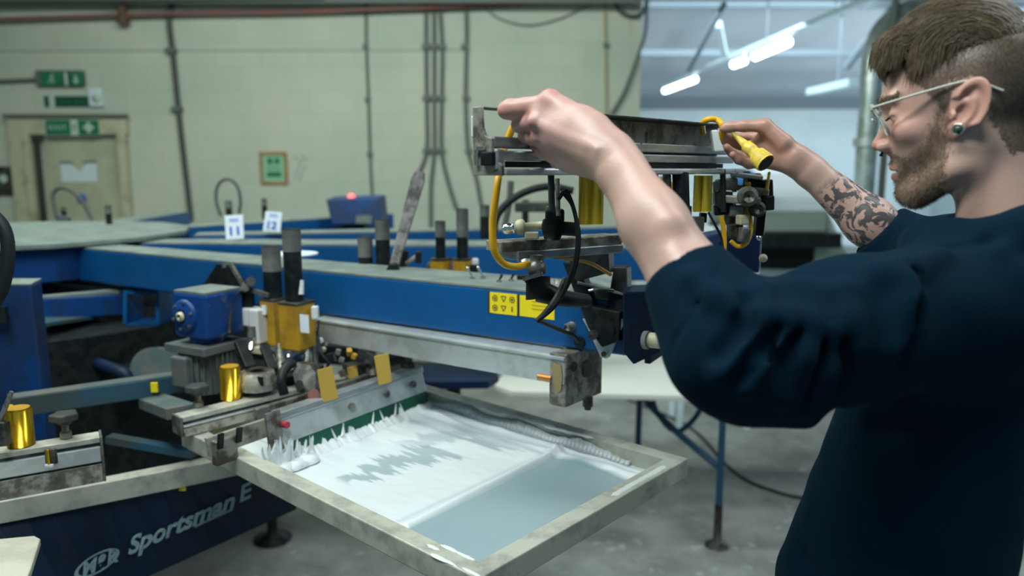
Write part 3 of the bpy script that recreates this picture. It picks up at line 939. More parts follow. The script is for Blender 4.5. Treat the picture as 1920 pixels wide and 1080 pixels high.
# slider rail under the arm
B0, B1 = Z(600, 597, 1.29), Z(1060, 668, 1.29)
bd = (B1 - B0).normalized()
bn = V((bd.y, -bd.x, 0))
if bn.y > 0:
    bn = -bn
r = thing('slider_rail', 'long silver square rail fixed under the front blue arm', 'rail', (B0 + B1) / 2 - UP * 0.07)
w_ = 0.07
B0e = B0 - bd * 0.02
MB().hexa([B0e - UP * 0.068, B1 - UP * 0.068, B1 - bn * w_ - UP * 0.068, B0e - bn * w_ - UP * 0.068, B0e, B1, B1 - bn * w_, B0e - bn * w_]).build('rail', M['alu_bright'], r, 0.002)
MB().beam(B0e + UP * -0.006 + bn * 0.002, B1 + UP * -0.006 + bn * 0.002, 0.006, 0.006).build('edge_lip', M['alu_bright'], r, 0.001)
# block hanging at its end
r = thing('end_bracket', 'stained metal bracket box hanging from the silver rail end', 'bracket', B1 - UP * 0.13)
c0_ = B1 + bd * 0.0
ex = V((0.64, 0.77, 0)).normalized()
zA, zB = 1.293, 1.17
k = [c0_ - bd * 0.042 + V((0, 0, 0)), c0_ + bd * 0.002]
e = [V((k[1].x, k[1].y, zB)), V((k[1].x, k[1].y, zB)) + ex * 0.15, V((k[0].x, k[0].y, zB)) + ex * 0.15, V((k[0].x, k[0].y, zB))]
t_ = [V((p.x, p.y, zA)) for p in e]
MB().hexa([p for p in (e[3], e[0], e[1], e[2])] + [p for p in (t_[3], t_[0], t_[1], t_[2])]).build('box', M['alu_dirty'], r, 0.003)
pp = c0_ - bd * 0.020 + bn * 0.0015
MB().prism([pp + bd * a_ + UP * z_ for a_, z_ in ((-0.018, -0.025), (-0.006, -0.018), (0.010, -0.022), (0.014, -0.05), (0.010, -0.082), (0.0, -0.088), (-0.008, -0.075), (-0.010, -0.05))], bn * 0.001).build('ochre_stain', mat('ochre_stain', (0.30, 0.24, 0.10, 1), 0.7), r)
MB().cyl(c0_ - bd * 0.07 - UP * 0.058 + bn * 0.0, c0_ - bd * 0.035 - UP * 0.058, 0.008, n=12).build('copper_pin', mat('copper', (0.5, 0.22, 0.06, 1), 0.4, 0.6), r)
hb = e[0] + ex * 0.09
MB().cyl(hb + UP * 0.004, hb - UP * 0.018, 0.012, n=14).cyl(hb - UP * 0.016, hb - UP * 0.026, 0.008, n=10).build('foot_screw', M['steel_dark'], r)
for a_, z_ in ((0.03, -0.03), (0.08, -0.045)):
    pc = c0_ + bd * 0.002 + ex * a_ + UP * z_
    MB().cyl(pc, pc + bd * 0.004, 0.011 if a_ < 0.05 else 0.02, n=18).build('hole', M['black'], r)

# ================================================================ LOWER STRUCTURE, LEFT
r = thing('press_column', 'tall blue box column with a slanted dusty top at the left edge', 'column', Z(20, 740, 0.9) * 1.0)
a = P(-60, 530, 1.95); b = P(55, 530, 1.95)
za, zb = P(40, 535, 1.95).z, 0.95
x0, x1 = P(-60, 640, 1.95).x, P(58, 640, 1.95).x
yc = a.y
x2, x3 = x1 - 0.035, x1 - 0.03
cs = [(x0, yc), (x1, yc), (x2, yc + 0.10), (x0, yc + 0.10)]
MB().hexa([V((x, y, zb)) for x, y in cs] + [V((x, y, za)) for x, y in cs]).build('box', M['blue_dark'], r, 0.005)
MB().hexa([V((x, y, za)) for x, y in cs] + [V((x, y, za + 0.004)) for x, y in cs]).build('top_plate', M['dust_sheen'], r)
q = P(8, 590, 1.94)
MB().box(q + V((-0.03, 0, 0)), (0.075, 0.012, 0.042)).build('slot', M['black'], r)

# lower frame of box beams
r = thing('lower_frame', 'blue welded frame of box beams under the hub', 'machine frame', Z(200, 600, 1.1))
MB().beam(P(60, 560, 2.55), P(252, 543, 2.75), 0.05, 0.012).build('top_strip', M['dust_sheen'], r)
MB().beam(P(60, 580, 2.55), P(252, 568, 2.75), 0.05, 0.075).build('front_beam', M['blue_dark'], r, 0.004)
MB().beam(P(110, 530, 3.0), P(252, 543, 2.8), 0.05, 0.012).build('top_strip', M['dust_sheen'], r)
MB().beam(P(70, 545, 3.1), P(140, 525, 3.0), 0.05, 0.03).build('back_beam', M['blue_dark'], r)
m_ = MB()
for (p0, p1) in (((250, 545), (250, 605)), ((310, 545), (310, 603)), ((250, 605), (312, 601)), ((250, 543), (312, 545))):
    m_.beam(P(p0[0], p0[1], 2.7), P(p1[0], p1[1], 2.7), 0.12, 0.012, up=V((1, 0, 0)) if p0[0] == p1[0] else UP)
m_.build('box_section', M['blue'], r)
MB().prism([P(70, 608, 2.4), P(190, 590, 2.7), P(140, 575, 2.9), P(100, 575, 2.8)], V((0, 0, -0.012))).build('gusset_plate', M['teal_rail'], r)
MB().prism([P(172, 612, 2.75), P(205, 606, 2.8), P(210, 596, 2.8), P(178, 600, 2.75)], V((0, 0.02, 0.004))).build('bright_plate', M['dust_sheen'], r)
# carriage ring beam
r = thing('ring_beam', 'long teal blue beam running below the motor towards the left', 'beam', P(200, 740, 2.05))
MB().beam(P(18, 762, 1.82), P(345, 716, 2.12), 0.045, 0.05).build('beam', M['teal_rail'], r, 0.003)
MB().beam(P(18, 745, 1.82), P(345, 699, 2.12), 0.047, 0.006).build('top_edge', M['motor_grey'], r)
q = P(297, 722, 2.05)
MB().box(q + V((0.0, -0.022, 0)), (0.018, 0.006, 0.026)).build('sticker', M['label_yellow'], r)
q = P(22, 764, 1.80)
MB().box(q + V((0.0, -0.012, 0)), (0.02, 0.006, 0.02)).build('sticker', M['label_yellow'], r)
r = thing('guide_bar', 'thin dark diagonal bar crossing the gap beneath the beam', 'bar', P(270, 840, 2.0))
MB().beam(P(205, 822, 2.0), P(365, 850, 1.95), 0.03, 0.02).build('bar', M['teal_rail'], r)
r = thing('drive_guard', 'dark curved guard cover in the shadows below the hub', 'cover', P(280, 700, 2.3))
MB().tube([P(180, 680, 2.5), P(230, 700, 2.3), P(240, 712, 2.3)], 0.02, 10, 3).build('strut', M['navy'], r)
MB().cyl(P(285, 690, 2.35), P(330, 685, 2.6), 0.065, n=24).build('drum', M['motor_grey'], r)
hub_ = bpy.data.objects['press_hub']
MB().cyl((HUB.x, HUB.y, 0.45), (HUB.x, HUB.y, 1.16), 1.05, n=40).build('dark_fill_drum', M['black'], hub_)  # black drum added to darken the void under the press
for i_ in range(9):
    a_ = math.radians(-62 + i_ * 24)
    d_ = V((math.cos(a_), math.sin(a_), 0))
    MB().beam(V((HUB.x, HUB.y, 1.02)) + d_ * 1.0, V((HUB.x, HUB.y, 1.02)) + d_ * 1.62, 0.16, 0.07).build('pallet_arm', M['black'], hub_)  # black arms added to carry that darkness further out

r = thing('print_pallet', 'dark navy pallet reaching out under the second arm, right of the squeegee', 'pallet', Z(860, 700, 0.95))
MB().prism([Z(800, 716, 0.95), Z(770, 682, 0.95), Z(915, 686, 0.95), Z(935, 702, 0.95), Z(915, 714, 0.95)], V((0, 0, -0.03))).build('board', M['navy'], r, 0.003)
MB().beam(Z(700, 690, 0.90), Z(860, 700, 0.90), 0.10, 0.05).build('support_arm', M['black'], r)
MB().cyl(V((Z(850, 700, 0.88).x, Z(850, 700, 0.88).y, 0.0)), Z(850, 700, 0.88), 0.03, n=14).build('post', M['black'], r)

# small wedge behind rail
r = thing('cross_slide', 'grey dusty block between the motor and the clamp bar', 'block', P(320, 750, 1.98))
MB().beam(P(285, 752, 2.05), P(340, 772, 1.86), 0.07, 0.03).build('block', M['motor_grey'], r, 0.003)

# grey rail and navy apron with the lettering
R0t, R1t = Z(-40, 945, 0.955), Z(460, 848, 0.955)
r = thing('apron_panel', 'navy side panel lettered Sportsman with a long grey rail along its top', 'machine panel', (R0t + R1t) / 2 - UP * 0.3)
rd = (R1t - R0t).normalized()
rn = V((rd.y, -rd.x, 0)).normalized()
if rn.y > 0:
    rn = -rn
# rail curves gently
railm = MB()
prev = None
N = 10
tops, bots = [], []
for i in range(N + 1):
    t = i / N
    px = -60 + 620 * t
    py_t = 948 - 0.19 * (px + 40) - 0.00003 * (px - 200) ** 2 + 3
    a_ = Z(px, py_t, 0.955)
    tops.append(a_)
for i in range(N + 1):
    tops[i] = tops[i]
for i in range(N):
    a_, b_ = tops[i], tops[i + 1]
    railm.hexa([a_ - UP * 0.05, b_ - UP * 0.05, b_ - UP * 0.05 - rn * 0.045, a_ - UP * 0.05 - rn * 0.045, a_, b_, b_ - rn * 0.045, a_ - rn * 0.045])
railm.build('rail', M['alu_frame'], r)
for i in range(3):
    t = (0.28, 0.52, 0.72)[i]
    q = tops[0].lerp(tops[-1], t)
q = Z(342, 914, 0.90)
MB().box(q, (0.016, 0.006, 0.016)).build('sticker', M['label_yellow'], r)
# apron: ruled surface from below the rail to the tucked-in lower edge
low0, low1 = Z(-60, 1235, 0.68), Z(555, 955, 0.70)
ap = []
K = 12
for i in range(K + 1):
    t = i / K
    top_ = tops[0].lerp(tops[-1], t) - UP * 0.052 - rn * 0.01
    ti = tops[min(N, int(t * N))].lerp(tops[min(N, int(t * N) + 1)], t * N - int(t * N)) - UP * 0.052 - rn * 0.01
    lo_ = low0.lerp(low1, t)
    ap.append((ti, lo_))
vs_, fs_ = [], []
for a_, b_ in ap:
    n_ = -rn * 0.006
    vs_ += [a_, b_, a_ + n_, b_ + n_]
for i in range(K):
    o_ = i * 4
    fs_ += [(o_, o_ + 4, o_ + 5, o_ + 1), (o_ + 2, o_ + 3, o_ + 7, o_ + 6), (o_ + 1, o_ + 5, o_ + 7, o_ + 3), (o_, o_ + 2, o_ + 6, o_ + 4)]
fs_ += [(0, 1, 3, 2), (K * 4, K * 4 + 2, K * 4 + 3, K * 4 + 1)]
link_mesh('panel', vs_, fs_, M['navy'], r)
# plane through the apron for lettering
pa, pb, pc = ap[2][0].lerp(ap[2][1], 0.5), ap[9][0].lerp(ap[9][1], 0.5), ap[6][1]
pln = (pb - pa).cross(pc - pa).normalized()
if pln.y > 0:
    pln = -pln


def on_apron(px, py, off=0.004):
    """nearest crossing of the sight line with the ruled panel"""
    rr = ray(px, py)
    o_ = V((0, 0, CAMH))
    best = None
    for i in range(K):
        for tri in ((ap[i][0], ap[i + 1][0], ap[i + 1][1]), (ap[i][0], ap[i + 1][1], ap[i][1])):
            n_ = (tri[1] - tri[0]).cross(tri[2] - tri[0])
            if abs(n_.dot(rr)) < 1e-9:
                continue
            t = (tri[0] - o_).dot(n_) / n_.dot(rr)
            h = o_ + rr * t
            ok = all((tri[(j + 1) % 3] - tri[j]).cross(h - tri[j]).dot(n_) >= -1e-7 for j in range(3))
            if ok and t > 0 and (best is None or t < best[0]):
                n_.normalize()
                if n_.y > 0:
                    n_ = -n_
                best = (t, h + n_ * off)
    if best is None:
        t = (pa - o_).dot(pln) / pln.dot(rr)
        return o_ + rr * t + pln * off
    return best[1]


def lettering_on_apron(name, body, q00, q10, q01, material, bold=0.0, shear=0.0):
    """text box given by the pixels of its lower-left, lower-right and upper-left corners"""
    vs_, fs_ = text_mesh(body, 1.0, 0.0, bold, shear)
    xs = [v.x for v in vs_]
    ys = [v.y for v in vs_]
    x0, x1, y0, y1 = min(xs), max(xs), 0.0, max(ys)
    out = []
    for v in vs_:
        u_, w_ = (v.x - x0) / (x1 - x0), (v.y - y0) / (y1 - y0)
        px = q00[0] + (q10[0] - q00[0]) * u_ + (q01[0] - q00[0]) * w_
        py = q00[1] + (q10[1] - q00[1]) * u_ + (q01[1] - q00[1]) * w_
        out.append(on_apron(px, py, 0.0035))
    return link_mesh(name, out, fs_, material, r)


M['letter'] = mat('pale_lettering', (0.20, 0.31, 0.34, 1), 0.6)
lettering_on_apron('lettering', 'Sportsman', (239, 1040), (440, 949), (239, 1008), M['letter'], 0.035, 0.25)
lettering_on_apron('lettering', 'E', (449, 940), (474, 928), (447, 911), M['letter'], 0.03, 0.2)
m_ = MB()
for i in range(20):
    u0, u1 = i / 20, (i + 0.8) / 20
    m_.prism([on_apron(365 + 70 * u0, 988 - 32 * u0, 0.003), on_apron(365 + 70 * u1, 988 - 32 * u1, 0.003), on_apron(365 + 70 * u1, 984 - 32 * u1, 0.003), on_apron(365 + 70 * u0, 984 - 32 * u0, 0.003)], pln * 0.0005)
m_.build('small_print', M['letter'], r)
# oval logo
vs_, fs_ = [], []
n_ = 40
for i in range(n_):
    a_ = 2 * math.pi * i / n_
    for k_ in (1.0, 0.82):
        ux, uy = 46 * k_ * math.cos(a_), 22 * k_ * math.sin(a_)
        vs_.append(on_apron(181 + ux * 0.93 + uy * 0.15, 1056 - ux * 0.43 - uy * 0.95, 0.0035))
for i in range(n_):
    j = (i + 1) % n_
    fs_.append((2 * i, 2 * j, 2 * j + 1, 2 * i + 1))
link_mesh('logo_ring', vs_, fs_, M['letter'], r)
lettering_on_apron('logo_lettering', 'M&R', (154, 1081), (222, 1050), (152, 1056), M['letter'], 0.05, 0.2)

# foot of press seen beneath
r = thing('machine_foot', 'black round levelling foot of the press on the concrete floor', 'foot', Z(512, 1012, 0.0))
b = V((-0.93, 2.85, 0))
b = Z(512, 1012, 0)
MB().lathe(b, UP, [(0, 0.085), (0.015, 0.085), (0.03, 0.03), (0.05, 0.022), (0.64, 0.022)], 20).build('levelling_foot', M['black'], r)

# cream pallet at bottom left
r = thing('print_pallet', 'cream coloured pallet corner at the lower left of the press', 'pallet', Z(20, 1060, 0.98))
MB().prism([Z(-160, 1060, 0.98), Z(-20, 1026, 0.98), Z(66, 1018, 0.98), Z(77, 1024, 0.98), Z(60, 1080, 0.98), Z(20, 1180, 0.98), Z(-160, 1260, 0.98)], V((0, 0, 0.016))).build('board', M['pallet'], r, 0.003)
MB().prism([Z(-160, 1060, 0.95), Z(-20, 1036, 0.95), Z(36, 1030, 0.95), Z(30, 1080, 0.95), Z(0, 1180, 0.95), Z(-160, 1260, 0.95)], V((0, 0, 0.029))).build('pallet_arm', M['black'], r)

# ================================================================ MASTER FRAME CLAMP BARS
def clamp_bar(name, label, a, b, h, w, cat='clamp bar'):
    """extruded bar: a,b ends of the top front edge"""
    a, b = V(a), V(b)
    d = (b - a).normalized()
    n_ = V((d.y, -d.x, 0))
    if n_.y > 0:
        n_ = -n_
    r_ = thing(name, label, cat, (a + b) / 2 - UP * h)
    q = lambda p, o, z: p - n_ * o + UP * z
    m_ = MB()
    m_.hexa([q(a, 0, -0.012), q(b, 0, -0.012), q(b, w, -0.012), q(a, w, -0.012), q(a, 0, 0), q(b, 0, 0), q(b, w, 0), q(a, w, 0)])
    m_.build('top_flange', M['alu'] if False else M['alu_frame'], r_, 0.0015)
    MB().hexa([q(a, 0.006, -h * 0.62), q(b, 0.006, -h * 0.62), q(b, w, -h * 0.62), q(a, w, -h * 0.62), q(a, 0.006, -0.0125), q(b, 0.006, -0.0125), q(b, w, -0.0125), q(a, w, -0.0125)]).build('web', M['steel_dark'], r_)
    MB().hexa([q(a, -0.002, -h * 0.55), q(b, -0.002, -h * 0.55), q(b, 0.01, -h * 0.55), q(a, 0.01, -h * 0.55), q(a, -0.002, -0.02), q(b, -0.002, -0.02), q(b, 0.01, -0.02), q(a, 0.01, -0.02)]).build('face_strip', M['alu_bright'], r_, 0.002)
    MB().hexa([q(a, -0.006, -h), q(b, -0.006, -h), q(b, w * 0.6, -h), q(a, w * 0.6, -h), q(a, 0.001, -h * 0.60), q(b, 0.001, -h * 0.60), q(b, w * 0.6, -h * 0.6), q(a, w * 0.6, -h * 0.6)]).build('lower_lip', M['alu_dirty'], r_, 0.0015)
    return r_, d, n_


W0_ = V((-math.sin(math.radians(-41.8)), math.cos(math.radians(-41.8)), 0))
a_ = Z(343, 783, 1.129)
cb, cbd, cbn = clamp_bar('frame_clamp_bar', 'long aluminium clamp bar holding the screen frame at its inner end', a_, a_ + W0_ * 0.66, 0.047, 0.045)
MB().hexa([a_ - cbd * 0.006 - UP * 0.047, a_ - UP * 0.047, a_ - UP * 0.047 - cbn * 0.05, a_ - cbd * 0.006 - UP * 0.047 - cbn * 0.05, a_ - cbd * 0.006 + UP * 0.001, a_ + UP * 0.001, a_ - cbn * 0.05 + UP * 0.001, a_ - cbd * 0.006 - cbn * 0.05 + UP * 0.001]).build('end_cap', M['steel'], cb, 0.004)
lb_, lbd, lbn = clamp_bar('frame_clamp_bar', 'short clamp bar of the neighbouring print station at the left edge', Z(-60, 860, 1.135), Z(187, 820, 1.135), 0.098, 0.045)
q1 = Z(187, 820, 1.135)
MB().hexa([q1 + lbd * 0.0 - UP * 0.098 + lbn * 0.008, q1 + lbd * 0.005 - UP * 0.098 + lbn * 0.008, q1 + lbd * 0.005 - UP * 0.098 - lbn * 0.05, q1 - UP * 0.098 - lbn * 0.05, q1 + UP * 0.002 + lbn * 0.002, q1 + lbd * 0.005 + UP * 0.002 + lbn * 0.002, q1 + lbd * 0.005 + UP * 0.002 - lbn * 0.05, q1 + UP * 0.002 - lbn * 0.05]).build('end_plate', M['steel'], lb_, 0.002)
lat = Z(96, 852, 1.118) + lbn * 0.012
MB().box(lat, (0.022, 0.008, 0.032)).build('latch', M['steel_dark'], lb_, 0.001)
MB().box(lat + V((-0.002, -0.006, 0.002)), (0.006, 0.006, 0.03)).build('latch_pin', M['gold_shiny'], lb_, 0.001)
MB().box(lat + V((-0.002, -0.006, -0.018)), (0.016, 0.006, 0.006)).build('latch_tip', M['white'], lb_, 0.001)

# gold canisters and black knobs standing on the bars
def canister(label, base, r_, h):
    o = thing('gold_canister', label, 'canister', base, 'gold canisters on the clamp bars')
    MB().lathe(base, UP, [(0, r_), (h - 0.002, r_), (h, r_ - 0.002)], 28).build('sleeve', M['gold_shiny'], o)
    MB().cyl(base + UP * h, base + UP * (h + 0.0015), r_ * 0.86, n=24).build('lid', M['gold'], o)
    return o


canister('gold foil canister on the long clamp bar beside the grey motor', Z(434, 746, 1.131), 0.0255, 0.082)
canister('gold foil canister on the clamp bar at the left edge', Z(40, 833, 1.137), 0.0255, 0.078)


def knob(label, base):
    o = thing('hand_screw', label, 'knob', base, 'black clamping knobs')
    MB().cyl(base, base + UP * 0.012, 0.013, n=6).cyl(base + UP * 0.012, base + UP * 0.035, 0.007, n=12).build('stem', M['steel'], o)
    m_ = MB()
    pr = []
    for i in range(30):
        a = 2 * math.pi * i / 30
        rr = 0.026 + 0.003 * math.cos(5 * a)
        pr.append(base + V((rr * math.cos(a), rr * math.sin(a), 0.038)))
    m_.prism(pr, UP * 0.016)
    m_.cyl(base + UP * 0.03, base + UP * 0.04, 0.012, 0.02, n=14)
    m_.build('grip', M['greycap'], o, 0.003)
    return o


knob('black five lobed knob on the long clamp bar left of the canister', Z(372, 762, 1.131))
knob('black five lobed knob on the left edge clamp bar', Z(124, 820, 1.137))
r = thing('clamp_lever', 'small steel lever sticking up at the left edge', 'lever', Z(2, 810, 1.137))
MB().cyl(P(-4, 800, 1.5), P(22, 734, 1.5), 0.006, 0.004, n=8).build('lever', M['steel'], r)
MB().box(P(2, 812, 1.5), (0.03, 0.02, 0.05)).build('pivot_block', M['steel_dark'], r, 0.003)
# black hose ring at the far left edge
r = thing('cable_loop', 'thick black hose loop cut off by the left edge', 'hose', P(-20, 560, 1.5))
MB().tube([P(-60, 395, 1.5), P(-20, 400, 1.5), P(8, 430, 1.5), P(15, 480, 1.5), P(4, 540, 1.5), P(-25, 590, 1.5)], 0.013, 12, 6).build('hose', M['rubber'], r)

# ================================================================ SCREEN FRAME
FC = V((-0.21, 1.645, 0))
ua, va = math.radians(-41.8), math.radians(49.4)
U_ = V((math.cos(ua), math.sin(ua), 0))
W_ = V((-U_.y, U_.x, 0))
FL, FW = 1.01, 0.655
ZT, ZB = 1.08, 1.037


def fp(s, t, z=ZT):
    """frame point: s along the long side 0..1 (inner to outer end), t across 0..1 (left to right)"""
    return FC + U_ * ((s - 0.5) * FL) + W_ * ((t - 0.5) * FW) + UP * z


def fr_uv(px, py, z):
    p = Z(px, py, z) - FC
    return p.dot(U_) / FL + 0.5, p.dot(W_) / FW + 0.5


r = thing('screen_frame', 'printing screen in a stained aluminium frame coated with white ink', 'printing screen', fp(0.5, 0.5, ZB))
bw = 0.038
m_ = MB()
su, sv = bw / FL, bw / FW
def ringpt(s, t, z):
    return fp(s, t, z)
O4 = [(0, 0), (1, 0), (1, 1), (0, 1)]
I4 = [(su, sv), (1 - su, sv), (1 - su, 1 - sv), (su, 1 - sv)]
v_ = [fp(*q, ZT) for q in O4] + [fp(*q, ZT) for q in I4] + [fp(*q, ZB) for q in O4] + [fp(*q, ZB) for q in I4]
f_ = []
for i in range(4):
    j = (i + 1) % 4
    f_ += [(i, j, 4 + j, 4 + i), (8 + i, 12 + i, 12 + j, 8 + j), (i, 8 + i, 8 + j, j), (4 + i, 4 + j, 12 + j, 12 + i)]
m_.add(v_, f_)
m_.build('frame', M['alu_frame'], r, 0.0025)


def mesh_material():
    m = bpy.data.materials.new('ink_coated_mesh')
    m.use_nodes = True
    n, l = nt(m)
    b = n['Principled BSDF']
    b.inputs['Roughness'].default_value = 0.35
    b.inputs['Coat Weight'].default_value = 0.2
    at = n.new('ShaderNodeAttribute')
    at.attribute_name = 'ink'
    cr = n.new('ShaderNodeValToRGB')
    e = cr.color_ramp.elements
    e[0].position = 0.0; e[0].color = (0.20, 0.30, 0.335, 1)
    e[1].position = 1.0; e[1].color = (0.66, 0.73, 0.76, 1)
    l.new(at.outputs['Fac'], cr.inputs[0])
    l.new(cr.outputs[0], b.inputs['Base Color'])
    tc = n.new('ShaderNodeTexCoord')
    no = n.new('ShaderNodeTexNoise')
    no.inputs['Scale'].default_value = 22
    l.new(tc.outputs['Object'], no.inputs[0])
    bp = n.new('ShaderNodeBump')
    bp.inputs['Strength'].default_value = 0.10
    bp.inputs['Distance'].default_value = 0.006
    l.new(no.outputs[0], bp.inputs['Height'])
    l.new(bp.outputs[0], b.inputs['Normal'])
    return m


def vnoise(x, y, seed=0):
    """cheap smooth 2D noise in 0..1"""
    g = np.random.default_rng(seed).random((64, 64))
    xi, yi = np.floor(x).astype(int), np.floor(y).astype(int)
    fx, fy = x - xi, y - yi
    fx = fx * fx * (3 - 2 * fx); fy = fy * fy * (3 - 2 * fy)
    a = g[xi % 64, yi % 64]; b = g[(xi + 1) % 64, yi % 64]; c = g[xi % 64, (yi + 1) % 64]; d = g[(xi + 1) % 64, (yi + 1) % 64]
    return (a * (1 - fx) + b * fx) * (1 - fy) + (c * (1 - fx) + d * fx) * fy


ZM = 1.042
NS, NT = 300, 220
S, T = np.meshgrid(np.linspace(su * 0.9, 1 - su * 0.9, NS), np.linspace(sv * 0.9, 1 - sv * 0.9, NT), indexing='ij')
# landmarks in frame coordinates
rs0, rt0 = fr_uv(778, 985, ZM)
rs1, rt1 = fr_uv(1052, 853, ZM)
gs0, gt0 = fr_uv(640, 895, ZM)
gs1, gt1 = fr_uv(860, 835, ZM)
ridge_s = rs0 + (rs1 - rs0) * (T - rt0) / (rt1 - rt0)
ink = np.where(S < ridge_s, 1.0, 0.12)
edge = np.clip((ridge_s - S + 0.004) / 0.012, 0, 1)
ink = 0.12 + 0.88 * edge
# grey drag marks: wavy band across the white, streaks run along the print stroke
bc = gs0 + (gs1 - gs0) * (T - gt0) / (gt1 - gt0)
n1 = vnoise(T * 46, S * 2.5, 3)
n2 = vnoise(T * 120, S * 4, 5)
n3 = vnoise(T * 7, S * 2 + 9, 8)
t_rel = np.clip((T - gt0) / (gt1 + 0.12 - gt0), 0, 1)
jit_ = (vnoise(T * 52, S * 1.5, 13) - 0.5) * 0.06 + (vnoise(T * 22, S * 0.8, 14) - 0.5) * 0.05
width = (0.020 + 0.058 * t_rel) * (0.35 + 1.2 * n2)
inside = 1 - np.clip((np.abs(S - bc - 0.01 - jit_) - width) / 0.010, 0, 1)
gap = np.clip((vnoise(T * 15 + 3.4, S * 2, 11) - 0.26) * 9, 0, 1)
span = np.clip((T - gt0 + 0.03) / 0.03, 0, 1) * np.clip((gt1 + 0.14 - T) / 0.05, 0, 1)
ink = ink * (1 - 0.62 * inside * gap * span)
inside2 = 1 - np.clip((np.abs(S - bc + 0.075 - jit_ * 0.7) - width * 0.5) / 0.010, 0, 1)
ink = ink * (1 - 0.40 * inside2 * span * np.clip((t_rel - 0.45) * 5, 0, 1))
drag = np.clip((vnoise(T * 42, S * 2.2, 17) - 0.55) * 4, 0, 1) * np.clip((T - 0.66) / 0.06, 0, 1) * np.clip((0.84 - T) / 0.03, 0, 1) * (S < 0.85)
ink = ink * (1 - 0.30 * drag)
# thin streaks near the blade
st = np.clip((vnoise(T * 60, S * 3, 21) - 0.62) * 4, 0, 1) * np.clip((0.40 - S) / 0.2, 0, 1) * 0.35
ink = ink * (1 - st)
ink = np.clip(ink - 0.12 * np.clip((vnoise(S * 5, T * 5, 31) - 0.5) * 2, 0, 1), 0, 1)
# bank of ink smeared up along the right inner side
e_r = np.clip((T - (0.80 + 0.05 * vnoise(S * 14, T * 0, 41))) / 0.03, 0, 1)
hgt = np.zeros_like(S)
on_r = (T > rt0 - 0.02) & (T < rt1 + 0.03)
ink = ink * (1 - 0.30 * np.exp(-((S - ridge_s + 0.034) / 0.007) ** 2) * on_r)  # valley before the ridge shaded in the ink colour to set it off
hgt += np.exp(-((S - ridge_s + 0.012) / 0.009) ** 2) * 0.015 * (0.35 + 0.65 * np.clip((T - rt0) / (rt1 - rt0), 0, 1)) * ((T > rt0 - 0.02) & (T < rt1 + 0.03))
sw = np.exp(-((T - (0.845 + 0.02 * np.sin(S * 9))) / 0.018) ** 2) * 0.008 + np.exp(-((T - 0.90) / 0.014) ** 2) * 0.006
sw = sw * (S > 0.08) * (S < 0.93) * (0.5 + vnoise(S * 20, T * 8, 51))
hgt += sw
ink = np.maximum(ink, np.clip(e_r, 0, 1) * (S < 0.93) * 0.97)
ink = ink * (1 - 0.35 * np.clip((vnoise(S * 9, T * 60, 61) - 0.6) * 4, 0, 1) * (T > 0.78))
hgt += 0.0012 * vnoise(S * 60, T * 40, 71) * (ink > 0.5)
pts = []
for i in range(NS):
    for j in range(NT):
        pts.append(fp(S[i, j], T[i, j], ZM + hgt[i, j]))
fcs = [(i * NT + j, (i + 1) * NT + j, (i + 1) * NT + j + 1, i * NT + j + 1) for i in range(NS - 1) for j in range(NT - 1)]
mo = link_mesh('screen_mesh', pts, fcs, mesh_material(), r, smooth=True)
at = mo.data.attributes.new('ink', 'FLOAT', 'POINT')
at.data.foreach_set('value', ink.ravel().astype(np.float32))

# ink smears on the inner wall and on the frame tops
def blob(mb, p, rx, ry, h, ax, ay, seed, n=18):
    g = np.random.default_rng(seed)
    vs_, fs_ = [V(p) + UP * h], []
    for ring, (k_, hh) in enumerate(((0.55, 0.85), (0.9, 0.4), (1.0, 0.0))):
        for i in range(n):
            a = 2 * math.pi * i / n
            j = 1 + 0.35 * (g.random() - 0.5)
            vs_.append(V(p) + ax * (rx * k_ * j * math.cos(a)) + ay * (ry * k_ * j * math.sin(a)) + UP * (h * hh))
    for i in range(n):
        fs_.append((0, 1 + i, 1 + (i + 1) % n))
        for k_ in range(2):
            o_ = 1 + k_ * n
            fs_.append((o_ + i, o_ + n + i, o_ + n + (i + 1) % n, o_ + (i + 1) % n))
    mb.add(vs_, fs_, True)


m_ = MB()
g = np.random.default_rng(5)
for i in range(30):
    s_ = 0.06 + 0.72 * i / 30
    blob(m_, fp(s_, 1 - sv * (0.9 + 0.35 * g.random()), ZT), 0.020 + 0.014 * g.random(), 0.004 + 0.006 * g.random(), 0.002, U_, W_, 100 + i)
for i in range(12):
    blob(m_, fp(0.985, 0.62 + 0.26 * i / 12, ZT), 0.007, 0.022, 0.0012, U_, W_, 200 + i)
for i in range(7):
    blob(m_, fp(0.86 + 0.12 * g.random(), sv * g.random(), ZT), 0.012 + 0.01 * g.random(), 0.003 + 0.003 * g.random(), 0.0008, U_, W_, 230 + i)
m_.build('ink_smears', mat('dried_ink', (0.60, 0.66, 0.64, 1), 0.6), r)
m_ = MB()
hp0 = 0.02
NBK = 70
for i in range(NBK):
    s0_, s1_ = 0.08 + 0.80 * i / NBK, 0.08 + 0.80 * (i + 1) / NBK
    hp1 = 0.020 + 0.006 * math.sin(i * 0.35) + 0.006 * g.random() - 0.010 * max(0, i / NBK - 0.75) * 4 * 0.6
    lo0, lo1 = fp(s0_, 1 - sv - 0.028, ZM + 0.002), fp(s1_, 1 - sv - 0.028, ZM + 0.002)
    b0, b1 = fp(s0_, 1 - sv - 0.001, ZM + 0.002), fp(s1_, 1 - sv - 0.001, ZM + 0.002)
    t0_, t1_ = b0 - W_ * 0.004 + UP * hp0, b1 - W_ * 0.004 + UP * hp1
    m_.add([lo0, lo1, t1_, t0_, b0, b1], [(0, 1, 2, 3), (3, 2, 5, 4), (0, 4, 5, 1), (0, 3, 4), (1, 5, 2)], True)
    hp0 = hp1
m_.build('ink_bank', M['ink'], r)
